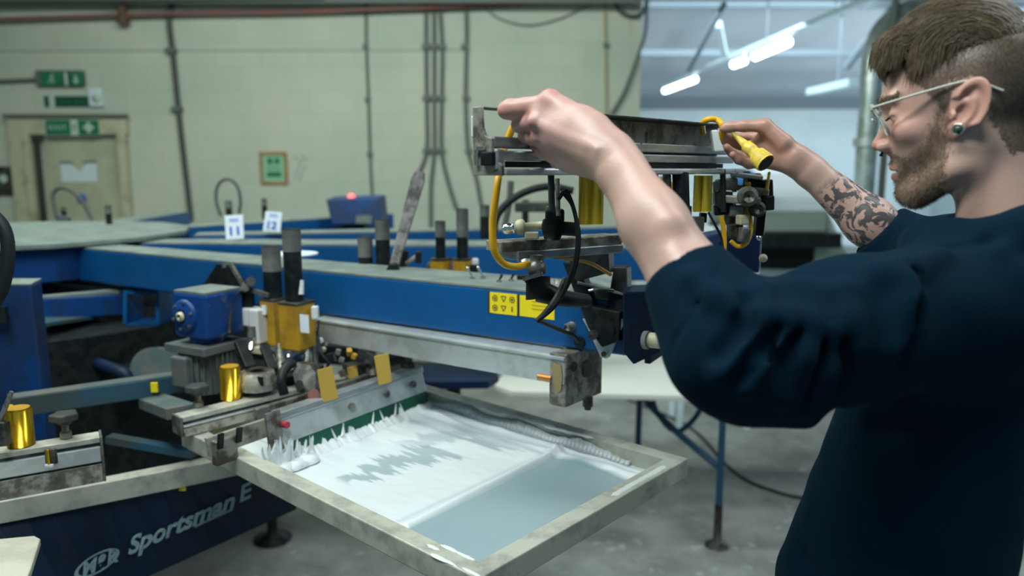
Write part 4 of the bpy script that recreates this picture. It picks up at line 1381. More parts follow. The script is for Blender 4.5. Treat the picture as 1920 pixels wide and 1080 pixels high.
# yellow tape strip corner at inner left
MB().prism([fp(0.05, 0.07, ZM + 0.013), fp(0.10, 0.07, ZM + 0.013), fp(0.085, 0.22, ZM + 0.013), fp(0.05, 0.22, ZM + 0.013)], UP * 0.002).build('tape_strip', mat('yellow_tape', (0.55, 0.56, 0.16, 1), 0.5), r)

# ================================================================ SQUEEGEE
bl0, bl1 = Z(545, 858, 1.052), Z(803, 756, 1.052)
sd = (bl1 - bl0).normalized()
sn = V((sd.y, -sd.x, 0))
if sn.y > 0:
    sn = -sn
LEN = (bl1 - bl0).length
r = thing('squeegee', 'squeegee with a green blade and silver holder standing in white ink', 'squeegee', (bl0 + bl1) / 2)


def sq(t, o, z):
    return bl0 + sd * (LEN * t) + sn * o + UP * (z - bl0.z)


def slab(name, t0, t1, o, za, zb, th, m, parent, lean=0.0, bevel=0.001):
    a = sq(t0, o, za); b = sq(t1, o, za)
    c_ = sq(t1, o - lean, zb); d_ = sq(t0, o - lean, zb)
    return MB().prism([a, b, c_, d_], -sn * th).build(name, m, parent, bevel)


slab('blade', 0.0, 1.0, 0.004, 1.050, 1.090, 0.008, M['green_blade'], r, 0.012)
slab('holder', -0.03, 1.0, -0.004, 1.087, 1.143, 0.016, M['alu_bright'], r, 0.018, 0.002)
slab('holder_top', -0.02, 1.005, -0.016, 1.140, 1.158, 0.03, M['alu'], r, 0.004, 0.003)
for t_ in (0.42, 0.68, 0.90):
    p = sq(t_, -0.010, 1.117)
    MB().cyl(p - sn * 0.004, p + sn * 0.004, 0.009, n=12).build('bolt', M['steel'], r)
slab('end_plate', -0.10, -0.02, -0.006, 1.075, 1.165, 0.008, M['steel'], r, 0.01)
p = sq(-0.015, 0.0, 1.132)
MB().cyl(p - sn * 0.01, p + sn * 0.004, 0.008, n=12).build('red_knob', mat('red_plastic', (0.35, 0.02, 0.03, 1), 0.5), r)
# white ink clinging to the blade
m_ = MB()
g = np.random.default_rng(9)
n_ = 90
prevh = 0.006
for i in range(n_):
    t0, t1 = i / n_, (i + 1) / n_
    h1 = 0.004 + 0.007 * g.random() + (0.014 if g.random() < 0.07 else 0)
    m_.prism([sq(t0, 0.020 + 0.8 * prevh, 1.043), sq(t1, 0.020 + 0.8 * h1, 1.043), sq(t1, 0.008, 1.050 + h1), sq(t0, 0.008, 1.050 + prevh)], -sn * 0.010)
    prevh = h1
m_.build('ink_fringe', M['ink'], r)
# thick splash at left end of the blade
m_ = MB()
for i in range(34):
    t_ = -0.17 + 0.27 * g.random()
    h_ = (0.025 + 0.06 * g.random()) * (1.0 if t_ < 0.02 else 0.6)
    b_ = sq(t_, 0.008 + 0.012 * g.random(), 1.046)
    m_.lathe(b_, UP + sd * (g.random() - 0.5) * 0.7 + sn * (g.random() - 0.3) * 0.5, [(0, 0.010 + 0.008 * g.random()), (h_ * 0.3, 0.008), (h_ * 0.55, 0.0035), (h_ * 0.85, 0.0028), (h_, 0.001)], 10)
for i in range(14):
    blob(m_, sq(-0.16 + 0.26 * g.random(), 0.015 + 0.03 * g.random(), 1.045), 0.03, 0.018, 0.016, sd, sn, 300 + i)
for i in range(8):
    t_ = 0.05 + 0.9 * g.random()
    m_.lathe(sq(t_, 0.010, 1.06), UP + sd * (g.random() - 0.5), [(0, 0.003), (0.02, 0.002), (0.032, 0.0006)], 7)
m_.build('ink_splash', M['ink'], r)

# flood bar behind, dirty steel
r = thing('flood_bar', 'dirty steel flood bar standing behind the green squeegee', 'flood bar', sq(0.4, -0.05, 1.06))
slab('bar', -0.34, 0.98, -0.055, 1.095, 1.135, 0.010, M['alu_dirty'], r, 0.01)
slab('rail_top', -0.05, 1.0, -0.075, 1.130, 1.158, 0.014, M['steel'], r, 0.004)
slab('end_block', -0.33, -0.22, -0.040, 1.075, 1.13, 0.02, M['steel'], r, 0.0, 0.003)
for t_ in (-0.33, -0.235):
    slab('latch', t_, t_ + 0.025, -0.032, 1.115, 1.150, 0.008, M['black'], r, -0.006)

# ochre tabs hanging on the squeegee holder
def tab(label, c4, F):
    ps = [P(x, y, F) for x, y in c4]
    n_ = (ps[1] - ps[0]).cross(ps[2] - ps[0]).normalized()
    o = thing('ochre_tab', label, 'tab', sum(ps, V((0, 0, 0))) / 4, 'ochre tabs above the squeegee')
    MB().prism(ps, n_ * 0.004).build('plate', M['gold_flag'], o, 0.001)
    MB().beam(ps[3], ps[2], 0.006, 0.004).build('hem', M['steel'], o) if False else None
    return o


tab('larger ochre metal tab hanging left on the squeegee holder', [(594, 694), (622, 686), (634, 747), (604, 756)], 1.80)
tab('smaller ochre metal tab hanging right on the squeegee holder', [(701, 668), (728, 662), (735, 716), (710, 723)], 1.88)
tab('dull ochre tab in the shade under the silver rail', [(650, 690), (668, 684), (672, 706), (654, 712)], 2.02)

# ================================================================ MOTOR, VALVES AND CYLINDERS ON THE FRONT ARM
def prism_px(mb, c4, F, depth):
    """polygon seen at pixels, standing at distance F, extruded backwards"""
    return mb.prism([P(x, y, F) for x, y in c4], V((0, depth, 0)))


r = thing('gear_motor', 'blue gearbox on a ribbed grey electric motor beside the arm', 'motor', P(385, 742, 2.1))
F = 2.05
cx = P(392, 585, F)
hw = 0.064
ga = math.radians(-28)
gx = V((math.cos(ga), math.sin(ga), 0)); gy = V((-math.sin(ga), math.cos(ga), 0))
zt_, zb_ = P(392, 543, F).z, P(392, 628, F).z
MB().box((cx.x, cx.y, (zt_ + zb_) / 2), (hw * 2, hw * 2, zt_ - zb_), (gx, gy, UP)).build('gearbox', M['motor_blue'], r, 0.008)
MB().box((cx.x, cx.y, zt_ + 0.002), (hw * 1.9, hw * 1.9, 0.006), (gx, gy, UP)).build('dusty_lid', M['dust_sheen'], r)
fc = V((cx.x, cx.y, (zt_ + zb_) / 2)) - gy * hw - gx * 0.015
MB().lathe(fc, -gy, [(0, 0.044), (0.006, 0.044), (0.010, 0.040), (0.010, 0.030), (0.014, 0.026), (0.014, 0.018)], 28).build('flange', M['motor_blue'], r)
MB().lathe(fc, -gy, [(0.012, 0.013), (0.02, 0.013), (0.022, 0.008)], 16).build('shaft_end', M['cream'], r)
for i in range(6):
    a = i * math.pi / 3 + 0.3
    q = fc + gx * 0.036 * math.cos(a) + UP * 0.036 * math.sin(a)
    MB().cyl(q, q - gy * 0.014, 0.0045, n=8).build('bolt', M['steel'], r)
zm0, zm1 = zb_ - 0.004, P(385, 735, F).z
cm = V((cx.x - 0.01, cx.y, 0))
MB().cyl((cm.x, cm.y, zb_), (cm.x, cm.y, zb_ - 0.02), 0.045, n=24).build('neck', M['motor_blue'], r)
m_ = MB()
m_.box((cm.x, cm.y, zm0 - 0.025), (0.155, 0.155, 0.022), (gx, gy, UP))
m_.cyl((cm.x, cm.y, zm0 - 0.03), (cm.x, cm.y, zm1), 0.066, n=28)
for i in range(28):
    a = 2 * math.pi * i / 28
    d_ = V((math.cos(a), math.sin(a), 0))
    m_.beam(V((cm.x, cm.y, zm0 - 0.04)) + d_ * 0.068, V((cm.x, cm.y, zm1 + 0.006)) + d_ * 0.068, 0.004, 0.014, up=d_)
m_.build('motor_body', M['motor_grey'], r, 0.002)
MB().box((cm.x - 0.045, cm.y - 0.058, (zm0 + zm1) / 2 - 0.01), (0.06, 0.035, 0.085), (gx, gy, UP)).build('terminal_box', M['motor_grey'], r, 0.006)

r = thing('pivot_plate', 'black pyramid shaped hinge plate on the arm above the gearbox', 'bracket', P(425, 520, 2.14))
q = [on_face(385, 535, 0.012), on_face(470, 545, 0.012), on_face(440, 496, 0.012), on_face(412, 494, 0.012)]
MB().prism(q, AN * 0.012).build('plate', M['black'], r, 0.002)
MB().box(on_face(424, 498, 0.02), (0.02, 0.012, 0.012)).build('lug', M['steel'], r)
r = thing('linkage', 'grey steel link arms joined by a pin beside the hinge plate', 'linkage', P(460, 540, 2.1))
MB().beam(P(432, 494, 2.10), P(459, 540, 2.08), 0.008, 0.010).build('link', M['steel'], r)
MB().beam(P(459, 540, 2.08), P(503, 554, 2.05), 0.008, 0.012).build('link', M['steel'], r)
MB().tube([P(459, 540, 2.075), P(440, 556, 2.05), P(432, 590, 2.04), P(430, 625, 2.03)], 0.006, 8, 4).build('link', M['steel_dark'], r)
MB().cyl(P(459, 540, 2.09), P(459, 540, 2.05), 0.011, n=14).build('pin', M['steel'], r)
MB().cyl(P(470, 528, 2.09), P(470, 528, 2.05), 0.013, n=14).build('roller', M['steel_dark'], r)
MB().box(P(462, 565, 2.10), (0.04, 0.03, 0.07)).build('block', M['black'], r, 0.003)


def air_valve(label, cx_, ytop_rod, ymid, ytop_gold, ybot, F, wpx, rod_px, gold=True, group='gold valve blocks with black cylinders', gcap=True, dx_=0):
    base = P(cx_, ybot, F)
    o = thing('air_cylinder', label, 'cylinder', base, group)
    k = F / FPX
    w_ = wpx * k
    if gold:
        top = P(cx_, ytop_gold, F)
        MB().box((base.x, base.y, (base.z + top.z) / 2), (w_ * 0.80, w_ * 0.80, top.z - base.z), (gx, gy, UP)).build('valve_block', M['gold'], o, 0.003)
        MB().box((base.x, base.y, top.z + 0.003), (w_ * 0.84, w_ * 0.84, 0.008), (gx, gy, UP)).build('top_cover', M['steel_dark'], o, 0.002)
        MB().box((base.x, base.y, base.z - 0.004), (w_ * 0.76, w_ * 0.76, 0.008), (gx, gy, UP)).build('base_cover', M['steel'], o, 0.002)
        z0 = top.z + 0.006
    else:
        z0 = base.z
    zt2 = P(cx_ + dx_, ytop_rod, F).z
    zm2 = P(cx_ + dx_, ymid, F).z
    rr = rod_px * k / 2
    bx = P(cx_ + dx_, ymid, F)
    MB().cyl((bx.x, base.y, z0), (bx.x, base.y, zm2), rr, n=22).build('cylinder', M['black'], o)
    if gcap:
        MB().lathe((bx.x, base.y, zm2), UP, [(0, rr * 1.03), (zt2 - zm2 - 0.003, rr * 1.03), (zt2 - zm2, rr * 0.9)], 22).build('cap', M['greycap'], o)
    return o


v1 = air_valve('left gold valve block with a black cylinder, beside the blue gearbox', 517, 458, 505, 560, 645, 2.10, 44, 33)
v2 = air_valve('right gold valve block with the tallest black cylinder and a small sticker', 560, 426, 468, 566, 652, 2.02, 58, 33, dx_=-4)
q = P(571, 607, 1.955)
MB().box(q, (0.030, 0.0015, 0.048), (gx, gy, UP)).build('sticker', M['card'], v2)
MB().cyl(P(563, 552, 1.99), P(563, 525, 1.99), 0.010, n=12).build('sensor_tube', M['white'], v2)
MB().box(P(591, 586, 1.99), (0.018, 0.018, 0.036)).build('plug', M['white'], v2, 0.004)
MB().cyl(P(496, 572, 2.06), P(496, 590, 2.06), 0.008, n=10).build('plug', M['white'], v1)
air_valve('left of the two smaller gold valves behind the front arm', 827, 413, 443, 487, 520, 2.42, 36, 19)
air_valve('right of the two smaller gold valves behind the front arm', 868, 390, 443, 487, 520, 2.42, 36, 22)
air_valve('short grey capped cylinder rising behind the front arm', 686, 442, 481, 0, 505, 2.28, 0, 27, gold=False, group='bare cylinders behind the arms')
air_valve('tall grey capped cylinder left of the leaning scraper', 719, 410, 448, 0, 507, 2.28, 0, 27, gold=False, group='bare cylinders behind the arms')
air_valve('dark cylinder just left of the yellow hose', 909, 384, 405, 0, 447, 3.1, 0, 18, gold=False, group='bare cylinders behind the arms')
air_valve('thin dark cylinder right of the yellow hose behind the fittings', 985, 374, 395, 0, 430, 3.68, 0, 13, gold=False, group='bare cylinders behind the arms')
air_valve('dark cylinder inside the hose loop by the door', 122, 388, 395, 0, 425, 4.3, 0, 9, gold=False, group='far small cylinders')
air_valve('upright dark cylinder in front of the door edge', 206, 385, 400, 0, 432, 3.6, 0, 11, gold=False, group='far small cylinders')
air_valve('dark cylinder inside the round hose loop above card 11', 430, 376, 390, 0, 410, 4.2, 0, 12, gold=False, group='far small cylinders')
air_valve('dark cylinder beside card 12', 497, 372, 385, 0, 412, 4.3, 0, 10, gold=False, group='far small cylinders')
r = thing('terminal_clip', 'white and black clip beside the right smaller gold valve', 'clip', P(890, 520, 2.3))
MB().box(P(891, 492, 2.42), (0.022, 0.02, 0.028)).build('white_clip', M['white'], r, 0.005)
MB().box(P(889, 508, 2.42), (0.03, 0.03, 0.045)).build('black_clip', M['black'], r, 0.003)
r = thing('terminal_clip', 'black and grey clip left of the smaller gold valves', 'clip', P(803, 508, 2.4))
MB().prism([P(794, 512, 2.42), P(812, 512, 2.42), P(812, 496, 2.42), P(802, 492, 2.42)], V((0, 0.03, 0))).build('clip', M['steel_dark'], r, 0.003)

# white pneumatic block left of the gold valves
r = thing('solenoid_block', 'white solenoid block between the gearbox and the gold valves', 'valve', P(475, 640, 2.08))
MB().box(P(466, 592, 2.10), (0.05, 0.05, 0.05), (gx, gy, UP)).build('body', M['white'], r, 0.004)
MB().box(P(487, 610, 2.07), (0.035, 0.045, 0.095), (gx, gy, UP)).build('body', M['white'], r, 0.004)
MB().cyl(P(472, 612, 2.05), P(472, 640, 2.05), 0.012, n=12).build('port', M['steel'], r)
MB().lathe(P(473, 652, 2.05), UP, [(0, 0.018), (0.014, 0.018), (0.016, 0.010), (0.03, 0.010)], 14).build('nut', M['chrome'], r)
MB().box(P(484, 655, 2.05), (0.07, 0.03, 0.02), (gx, gy, UP)).build('bracket', M['cream'], r, 0.003)

# carriage: rods, chains and blocks between valves and squeegee
r = thing('squeegee_carriage', 'cluttered steel carriage with rods and fittings under the gold valves', 'carriage', P(540, 740, 1.95))
MB().beam(P(440, 742, 1.98), P(600, 688, 2.12), 0.07, 0.03).build('base_bar', M['steel_dark'], r, 0.003)
MB().lathe(P(484, 728, 1.93), UP, [(0, 0.045), (0.01, 0.05), (0.022, 0.05), (0.03, 0.045), (0.045, 0.042), (0.05, 0.03)], 24).build('bearing_housing', M['alu_dirty'], r)
MB().box(P(484, 706, 1.93), (0.05, 0.05, 0.02), (gx, gy, UP)).build('bearing_cap', M['alu_dirty'], r, 0.003)
MB().box(P(486, 714, 1.885), (0.025, 0.004, 0.022), (gx, gy, UP)).build('window', M['black'], r)
for i, (x0, y0, x1, y1, rr_, mm) in enumerate(((524, 648, 528, 700, 0.012, 'steel'), (574, 652, 578, 735, 0.014, 'steel'), (540, 655, 545, 690, 0.008, 'chrome'), (590, 650, 592, 690, 0.008, 'steel_dark'))):
    MB().cyl(P(x0, y0, 2.02), P(x1, y1, 1.97), rr_, n=14).build('rod', M[mm], r)
MB().beam(P(495, 648, 2.0), P(512, 694, 1.95), 0.025, 0.016).build('link', M['black'], r, 0.003)
MB().beam(P(449, 640, 2.0), P(470, 690, 1.96), 0.03, 0.018).build('link', M['black'], r, 0.003)
MB().beam(P(500, 655, 2.03), P(575, 668, 2.0), 0.03, 0.012).build('cross_plate', M['teal_rail'], r, 0.003)
MB().beam(P(531, 690, 1.95), P(560, 665, 1.96), 0.03, 0.022).build('link', M['navy'], r, 0.004)
MB().prism([P(556, 736, 1.86), P(548, 700, 1.88), P(560, 682, 1.9), P(580, 684, 1.9), P(592, 700, 1.88), P(590, 738, 1.84)], V((0.01, 0.03, 0))).build('hanger', M['steel_dark'], r, 0.003)
MB().cyl(P(588, 740, 1.80), P(588, 740, 1.85), 0.014, n=16).build('pivot_nut', mat('rust_red_nut', (0.28, 0.12, 0.10, 1), 0.5, 0.5), r)
MB().cyl(P(561, 720, 1.82), P(561, 720, 1.86), 0.010, n=14).build('pivot_nut', M['steel_dark'], r)
MB().tube([P(533, 740, 1.86), P(527, 712, 1.86), P(536, 690, 1.88), P(550, 680, 1.9)], 0.012, 10, 4).build('arm', M['black'], r)
for i, (x, y, s_, mm) in enumerate(((548, 662, 0.014, 'steel'), (602, 638, 0.010, 'white'), (607, 655, 0.010, 'cream'), (634, 660, 0.012, 'steel'), (640, 675, 0.012, 'alu_dirty'), (517, 700, 0.02, 'steel_dark'), (620, 672, 0.02, 'black'), (556, 640, 0.012, 'steel'), (655, 660, 0.014, 'gold'), (664, 668, 0.012, 'gold'), (692, 672, 0.02, 'steel_dark'), (612, 646, 0.008, 'red'), (642, 700, 0.014, 'steel'), (509, 674, 0.016, 'cream'))):
    MB().box(P(x, y, 2.0), (s_ * 1.2, s_, s_ * 1.4), frame_of(V((math.cos(i), math.sin(i) * 0.4, 0.3)))).build('fitting', M[mm], r, 0.003)
MB().tube([P(594, 622, 1.98), P(598, 640, 1.97), P(604, 665, 1.95), P(616, 680, 1.95), P(612, 690, 1.95)], 0.004, 8, 4).build('wire', M['rubber'], r)
MB().tube([P(598, 600, 1.98), P(594, 640, 1.97), P(600, 660, 1.95), P(610, 672, 1.95)], 0.003, 8, 4).build('wire', M['rubber'], r)
MB().beam(P(650, 694, 2.06), P(765, 668, 2.2), 0.05, 0.03).build('rear_bar', M['steel_dark'], r, 0.003)
for (x, y) in ((700, 700), (765, 688)):
    MB().lathe(P(x, y, 2.02), UP, [(0, 0.02), (0.012, 0.02), (0.014, 0.012), (0.03, 0.012)], 14).build('nut', M['steel_dark'], r)

# scraper leaning against the arm
r = thing('scraper', 'long ink stained wooden scraper leaning upright on the front arm', 'scraper', P(735, 505, 2.14))
a, b = P(737, 504, 2.14), P(788, 322, 2.22)
d_ = (b - a).normalized()
s_ = d_.cross(V((0, 1, 0))).normalized()
n_ = s_.cross(d_)
sec = [(0, 0.013), (0.10, 0.016), (0.2, 0.019), (0.26, 0.021), (0.285, 0.014)]
L_ = (b - a).length
vs_, fs_ = [], []
for t, w_ in sec:
    c_ = a + d_ * (L_ * t / 0.285)
    for ox, oy in ((-1, -0.4), (1, -0.4), (1, 0.4), (-1, 0.4)):
        vs_.append(c_ + s_ * (ox * w_) + n_ * (oy * 0.014))
for i in range(len(sec) - 1):
    for j in range(4):
        k_ = (j + 1) % 4
        fs_.append((i * 4 + j, i * 4 + k_, (i + 1) * 4 + k_, (i + 1) * 4 + j))
fs_ += [(3, 2, 1, 0), tuple(range(len(vs_) - 4, len(vs_)))]
MB().add(vs_, fs_).build('handle', mat('stained_wood', (0.035, 0.033, 0.032, 1), 0.7, dirt=(0.17, 0.17, 0.165, 1), dscale=18, damt=0.42, sharp=0.15), r, 0.004)
MB().prism([P(722, 509, 2.12), P(748, 509, 2.12), P(744, 494, 2.12), P(730, 494, 2.12)], V((0, 0.03, 0))).build('foot', M['black'], r, 0.003)
MB().cyl(P(735, 511, 2.13), P(735, 508, 2.13), 0.024, n=20).build('base_ring', M['steel'], r)
r = thing('hand_lever', 'small dark jointed lever right of the leaning scraper', 'lever', P(765, 505, 2.2))
MB().beam(P(752, 507, 2.2), P(760, 470, 2.2), 0.02, 0.02).build('post', M['black'], r, 0.003)
MB().beam(P(760, 495, 2.2), P(787, 476, 2.2), 0.014, 0.012).build('lever', M['alu_dirty'], r, 0.003)
MB().box(P(785, 482, 2.2), (0.018, 0.02, 0.035)).build('grip', M['black'], r, 0.003)

# number cards
def card(label, num, c4, F):
    ps = [P(x, y, F) for x, y in c4]
    n_ = (ps[1] - ps[0]).cross(ps[3] - ps[0]).normalized()
    o = thing('number_card', label, 'card', (ps[0] + ps[1]) / 2, 'number cards on the arms')
    MB().prism(ps, -n_ * 0.003).build('card', M['card'], o)
    ex = (ps[1] - ps[0]).normalized(); ey = (ps[3] - ps[0]).normalized()
    c_ = (ps[0] + ps[1] + ps[2] + ps[3]) / 4
    put_text('number', num, 0.048, c_ - ey * 0.016 + n_ * 0.001, ex, ey, M['print_blue'], o, center=True, bold=0.0015, width=0.038 if num == '11' else 0.042)
    MB().box(c_ + ey * 0.028 + n_ * 0.0012, (0.036, 0.012, 0.001), (ex, ey, n_)).build('heading', mat('pale_blue_print', (0.30, 0.42, 0.75, 1), 0.7), o)
    return o


card('white card printed 11 clipped to a blue arm', '11', [(424, 449), (457, 447), (455, 402), (421, 404)], 3.0)
card('white card printed 12 leaning on a blue arm', '12', [(493, 433), (525, 435), (529, 398), (498, 396)], 3.3)

# control box with red lamp
r = thing('control_cabinet', 'blue slanted control box with a red lamp on top', 'control box', P(664, 420, 4.2))
q = [P(622, 421, 4.2), P(716, 421, 4.2), P(711, 371, 4.2), P(611, 374, 4.2)]
MB().prism(q, V((0, 0.22, 0.01))).build('case', M['blue_dark'], r, 0.006)
MB().prism([P(667, 419, 4.19), P(698, 419, 4.19), P(697, 404, 4.19), P(668, 404, 4.19)], V((0, -0.004, 0))).build('display', M['motor_grey'], r)
MB().lathe(P(659, 374, 4.3), UP, [(0, 0.022), (0.02, 0.022), (0.03, 0.014), (0.034, 0.0)], 16).build('red_lamp', M['red_lamp'], r)
MB().box(P(668, 436, 4.3) - UP * 0.05, (0.12, 0.12, 0.22)).build('stand', M['navy'], r)

# hose loops
r = thing('hose_loop', 'black hose arching in front of the cream door', 'hose', P(130, 430, 4.2))
MB().tube([P(112, 425, 4.2), P(104, 395, 4.2), P(99, 368, 4.2), P(108, 354, 4.2), P(128, 355, 4.2), P(150, 372, 4.2), (P(163, 392, 4.1)), P(175, 418, 4.0)], 0.011, 8, 5).build('hose', M['conduit_dark'], r)
MB().lathe(P(186, 432, 3.9), UP, [(0, 0.07), (0.02, 0.065), (0.045, 0.03), (0.05, 0.0)], 18).build('dome', M['greycap'], r)
MB().beam(P(108, 420, 4.1), P(128, 425, 4.1), 0.03, 0.10).build('bracket', M['motor_grey'], r)
r = thing('hose_loop', 'thin black hose loop standing up behind card 11', 'hose', P(430, 410, 4.2))
MB().tube([P(414, 405, 4.2), P(406, 380, 4.2), P(406, 355, 4.2), P(416, 339, 4.2), P(432, 337, 4.2), P(446, 352, 4.2), P(451, 378, 4.2), P(448, 402, 4.2)], 0.009, 8, 5).build('hose', M['conduit_dark'], r)
r = thing('hose_loop', 'dark hose curving behind the chrome coupling', 'hose', P(950, 420, 2.6))
MB().tube([P(925, 440, 2.5), P(932, 405, 2.5), P(955, 378, 2.5), P(990, 358, 2.5), P(1030, 350, 2.5), P(1075, 358, 2.5)], 0.013, 10, 5).build('hose', M['rubber'], r)
MB().tube([P(946, 425, 3.0), P(955, 380, 3.0), P(958, 340, 3.0)], 0.013, 8, 3).build('hose', M['conduit_dark'], r)
MB().box(P(1000, 388, 3.2), (0.16, 0.1, 0.04)).build('block', M['greycap'], r, 0.006)

# ================================================================ RAISED SQUEEGEE HEAD (held in both hands)
H0, H1 = V((-0.028, 1.10, 0)), V((0.46, 1.60, 0))
hd = (H1 - H0).normalized()
hn = V((hd.y, -hd.x, 0))                      # towards the camera side
HZT, HZB = 1.792, 1.693
HL = (H1 - H0).length


def hp(t, o, z):
    return H0 + hd * (HL * t) + hn * o + UP * z


def hslab(mb, t0, t1, o0, o1, z0, z1):
    return mb.hexa([hp(t0, o1, z0), hp(t1, o1, z0), hp(t1, o0, z0), hp(t0, o0, z0), hp(t0, o1, z1), hp(t1, o1, z1), hp(t1, o0, z1), hp(t0, o0, z1)])


r = thing('squeegee_carrier', 'raised aluminium squeegee head held between both hands', 'squeegee head', hp(0.5, 0, HZB))
hslab(MB(), 0.2, 1, -0.034, -0.030, HZB, HZT).build('back_web', M['alu_dirty'], r, 0.001)
hslab(MB(), 0.2, 1, -0.034, 0.022, HZT - 0.003, HZT).hexa([hp(-0.004, -0.018, HZT - 0.003), hp(0.21, -0.018, HZT - 0.003), hp(0.21, -0.036, HZT - 0.003), hp(-0.004, -0.036, HZT - 0.003), hp(-0.004, -0.018, HZT), hp(0.21, -0.018, HZT), hp(0.21, -0.036, HZT), hp(-0.004, -0.036, HZT)]).build('top_lip', M['steel_dark'], r, 0.001)
hslab(MB(), 0, 1, -0.03, 0.004, HZB + 0.040, HZB + 0.056).build('middle_flange', M['alu'], r, 0.002)
hslab(MB(), 0, 1, -0.03, 0.010, HZB + 0.022, HZB + 0.036).build('lower_flange', M['alu'], r, 0.002)
hslab(MB(), 0, 1.04, -0.034, 0.026, HZB, HZB + 0.011).build('bottom_rail', M['alu_bright'], r, 0.003)
hslab(MB(), 0.04, 0.96, -0.03, 0.0, HZB + 0.012, HZB + 0.021).build('groove', M['black'], r)
# end plate, a rounded bracket with a window
def hq(o, z):
    return hp(0, o, z)
ep = MB()
out = [(-0.036, HZT), (-0.018, HZT), (-0.016, HZT - 0.030), (-0.010, HZT - 0.042), (0.004, HZT - 0.046), (0.004, HZB + 0.03), (0.024, HZB + 0.014), (0.024, HZB), (-0.036, HZB)]
ep.prism([hq(o, z) for o, z in out], -hd * 0.006)
ep.build('end_plate', M['alu_dirty'], r, 0.001)
hslab(MB(), -0.02, 0.012, -0.012, 0.014, HZB + 0.014, HZB + 0.034).build('clamp_block', M['black'], r, 0.002)
hslab(MB(), -0.012, 0.012, 0.010, 0.018, HZB + 0.008, HZB + 0.038).build('clamp_jaw', M['alu'], r, 0.003)
hslab(MB(), -0.016, 0.01, -0.024, -0.008, HZB + 0.036, HZB + 0.042).build('clamp_tab', M['chrome'], r, 0.001)
hslab(MB(), -0.016, -0.004, -0.028, -0.020, HZB + 0.014, HZB + 0.038).build('clamp_tab', M['chrome'], r, 0.001)
hslab(MB(), -0.006, 0.01, -0.042, -0.036, HZB + 0.055, HZT - 0.012).build('side_bolt_strip', M['white'], r, 0.002)
for i, (x0, x1, F_, lab) in enumerate(((1086, 1112, 1.24, 0), (1108, 1132, 1.22, 1), (1302, 1318, 1.44, 2), (1318, 1336, 1.43, 3))):
    yt, yb = (330, 422) if i < 2 else (322, 398)
    c_ = P((x0 + x1) / 2, yt, F_)
    rr = (x1 - x0) / 2 * F_ / FPX * 1.05
    zb2 = P(x0, yb, F_).z
    MB().lathe((c_.x, c_.y, zb2), UP, [(0, rr * 0.9), (0.002, rr), (HZB - zb2 - 0.002, rr)], 24).build('gold_cylinder', M['gold_tube'], r)
for (x, y0, y1, F_, rr, mm) in ((1033, 322, 395, 1.22, 0.0055, 'greycap'), (1045, 335, 405, 1.25, 0.004, 'steel'), (1160, 330, 420, 1.30, 0.005, 'steel_dark'), (1222, 325, 420, 1.36, 0.012, 'black'), (1276, 325, 400, 1.42, 0.016, 'black'), (1250, 320, 372, 1.42, 0.008, 'steel'), (1355, 318, 398, 1.52, 0.006, 'black'), (1375, 318, 360, 1.55, 0.005, 'steel'), (1400, 322, 410, 1.56, 0.008, 'steel')):
    MB().cyl(P(x, y0, F_), P(x + 2, y1, F_), rr, n=12).build('rod', M[mm], r)
q = P(1338, 262, 1.47)
MB().prism([P(1334, 244, 1.46), P(1347, 243, 1.46), P(1351, 262, 1.46), P(1360, 284, 1.46), P(1340, 285, 1.46)], V((0, 0.02, 0))).build('white_end_stop', M['white'], r, 0.003)
MB().box(P(1212, 257, 1.335), (0.004, 0.004, 0.02)).build('small_hook', M['steel_dark'], r)

# lower fittings of the head: plate, couplings, elbow
r = thing('fitting_plate', 'worn plate with couplings under the raised squeegee head', 'plate', P(1035, 480, 1.30))
q = [P(925, 464, 1.26), P(1150, 434, 1.40)]
pd_ = (q[1] - q[0]); pd_.z = 0
pd_.normalize()
MB().beam(V((q[0].x, q[0].y, 1.574)), V((q[1].x, q[1].y, 1.574)), 0.05, 0.018).build('plate', M['alu_dirty'], r, 0.002)
MB().beam(V((q[0].x, q[0].y, 1.558)) + pd_ * 0.03, V((q[1].x, q[1].y, 1.558)), 0.06, 0.016).build('lower_plate', M['alu'], r, 0.002)
MB().beam(V((q[0].x, q[0].y, 1.574)) + pd_ * 0.18, V((q[1].x + 0.1, q[1].y + 0.08, 1.574)), 0.045, 0.014).build('plate', M['alu_dirty'], r, 0.002)
F = 1.27
MB().lathe(P(942, 430, F), P(1030, 420, F) - P(942, 430, F), [(0, 0.006), (0.004, 0.009), (0.012, 0.010), (0.016, 0.008), (0.020, 0.010)], 14).build('chrome_coupling', M['chrome'], r)
MB().lathe(P(966, 427, F), P(1030, 421, F) - P(966, 427, F), [(0, 0.009), (0.004, 0.013), (0.012, 0.014), (0.016, 0.012), (0.018, 0.007), (0.055, 0.007)], 18).build('cream_coupling', M['cream'], r)
MB().box(P(1040, 415, F), (0.032, 0.03, 0.042)).build('black_valve', M['black'], r, 0.004)
MB().lathe(P(1036, 444, F), UP, [(-0.005, 0.014), (0.01, 0.018), (0.02, 0.02), (0.03, 0.016)], 16).build('valve_body', M['black'], r)
MB().cyl(P(1052, 428, F), P(1080, 430, F), 0.012, n=14).build('valve_stem', M['black'], r)
MB().box(P(1036, 396, F), (0.022, 0.02, 0.018)).build('steel_nut', M['steel'], r, 0.003)
MB().box(P(997, 441, F), (0.024, 0.02, 0.012)).build('cream_nut', M['cream'], r, 0.002)
MB().lathe(P(1006, 492, 1.26), -UP, [(-0.012, 0.012), (0, 0.012), (0.001, 0.016), (0.018, 0.016), (0.02, 0.012), (0.024, 0.012)], 12).build('chrome_knob', M['steel'], r)
MB().lathe(P(985, 490, 1.27), UP, [(0, 0.014), (0.004, 0.014), (0.006, 0.006)], 14).build('washer', M['alu_bright'], r)
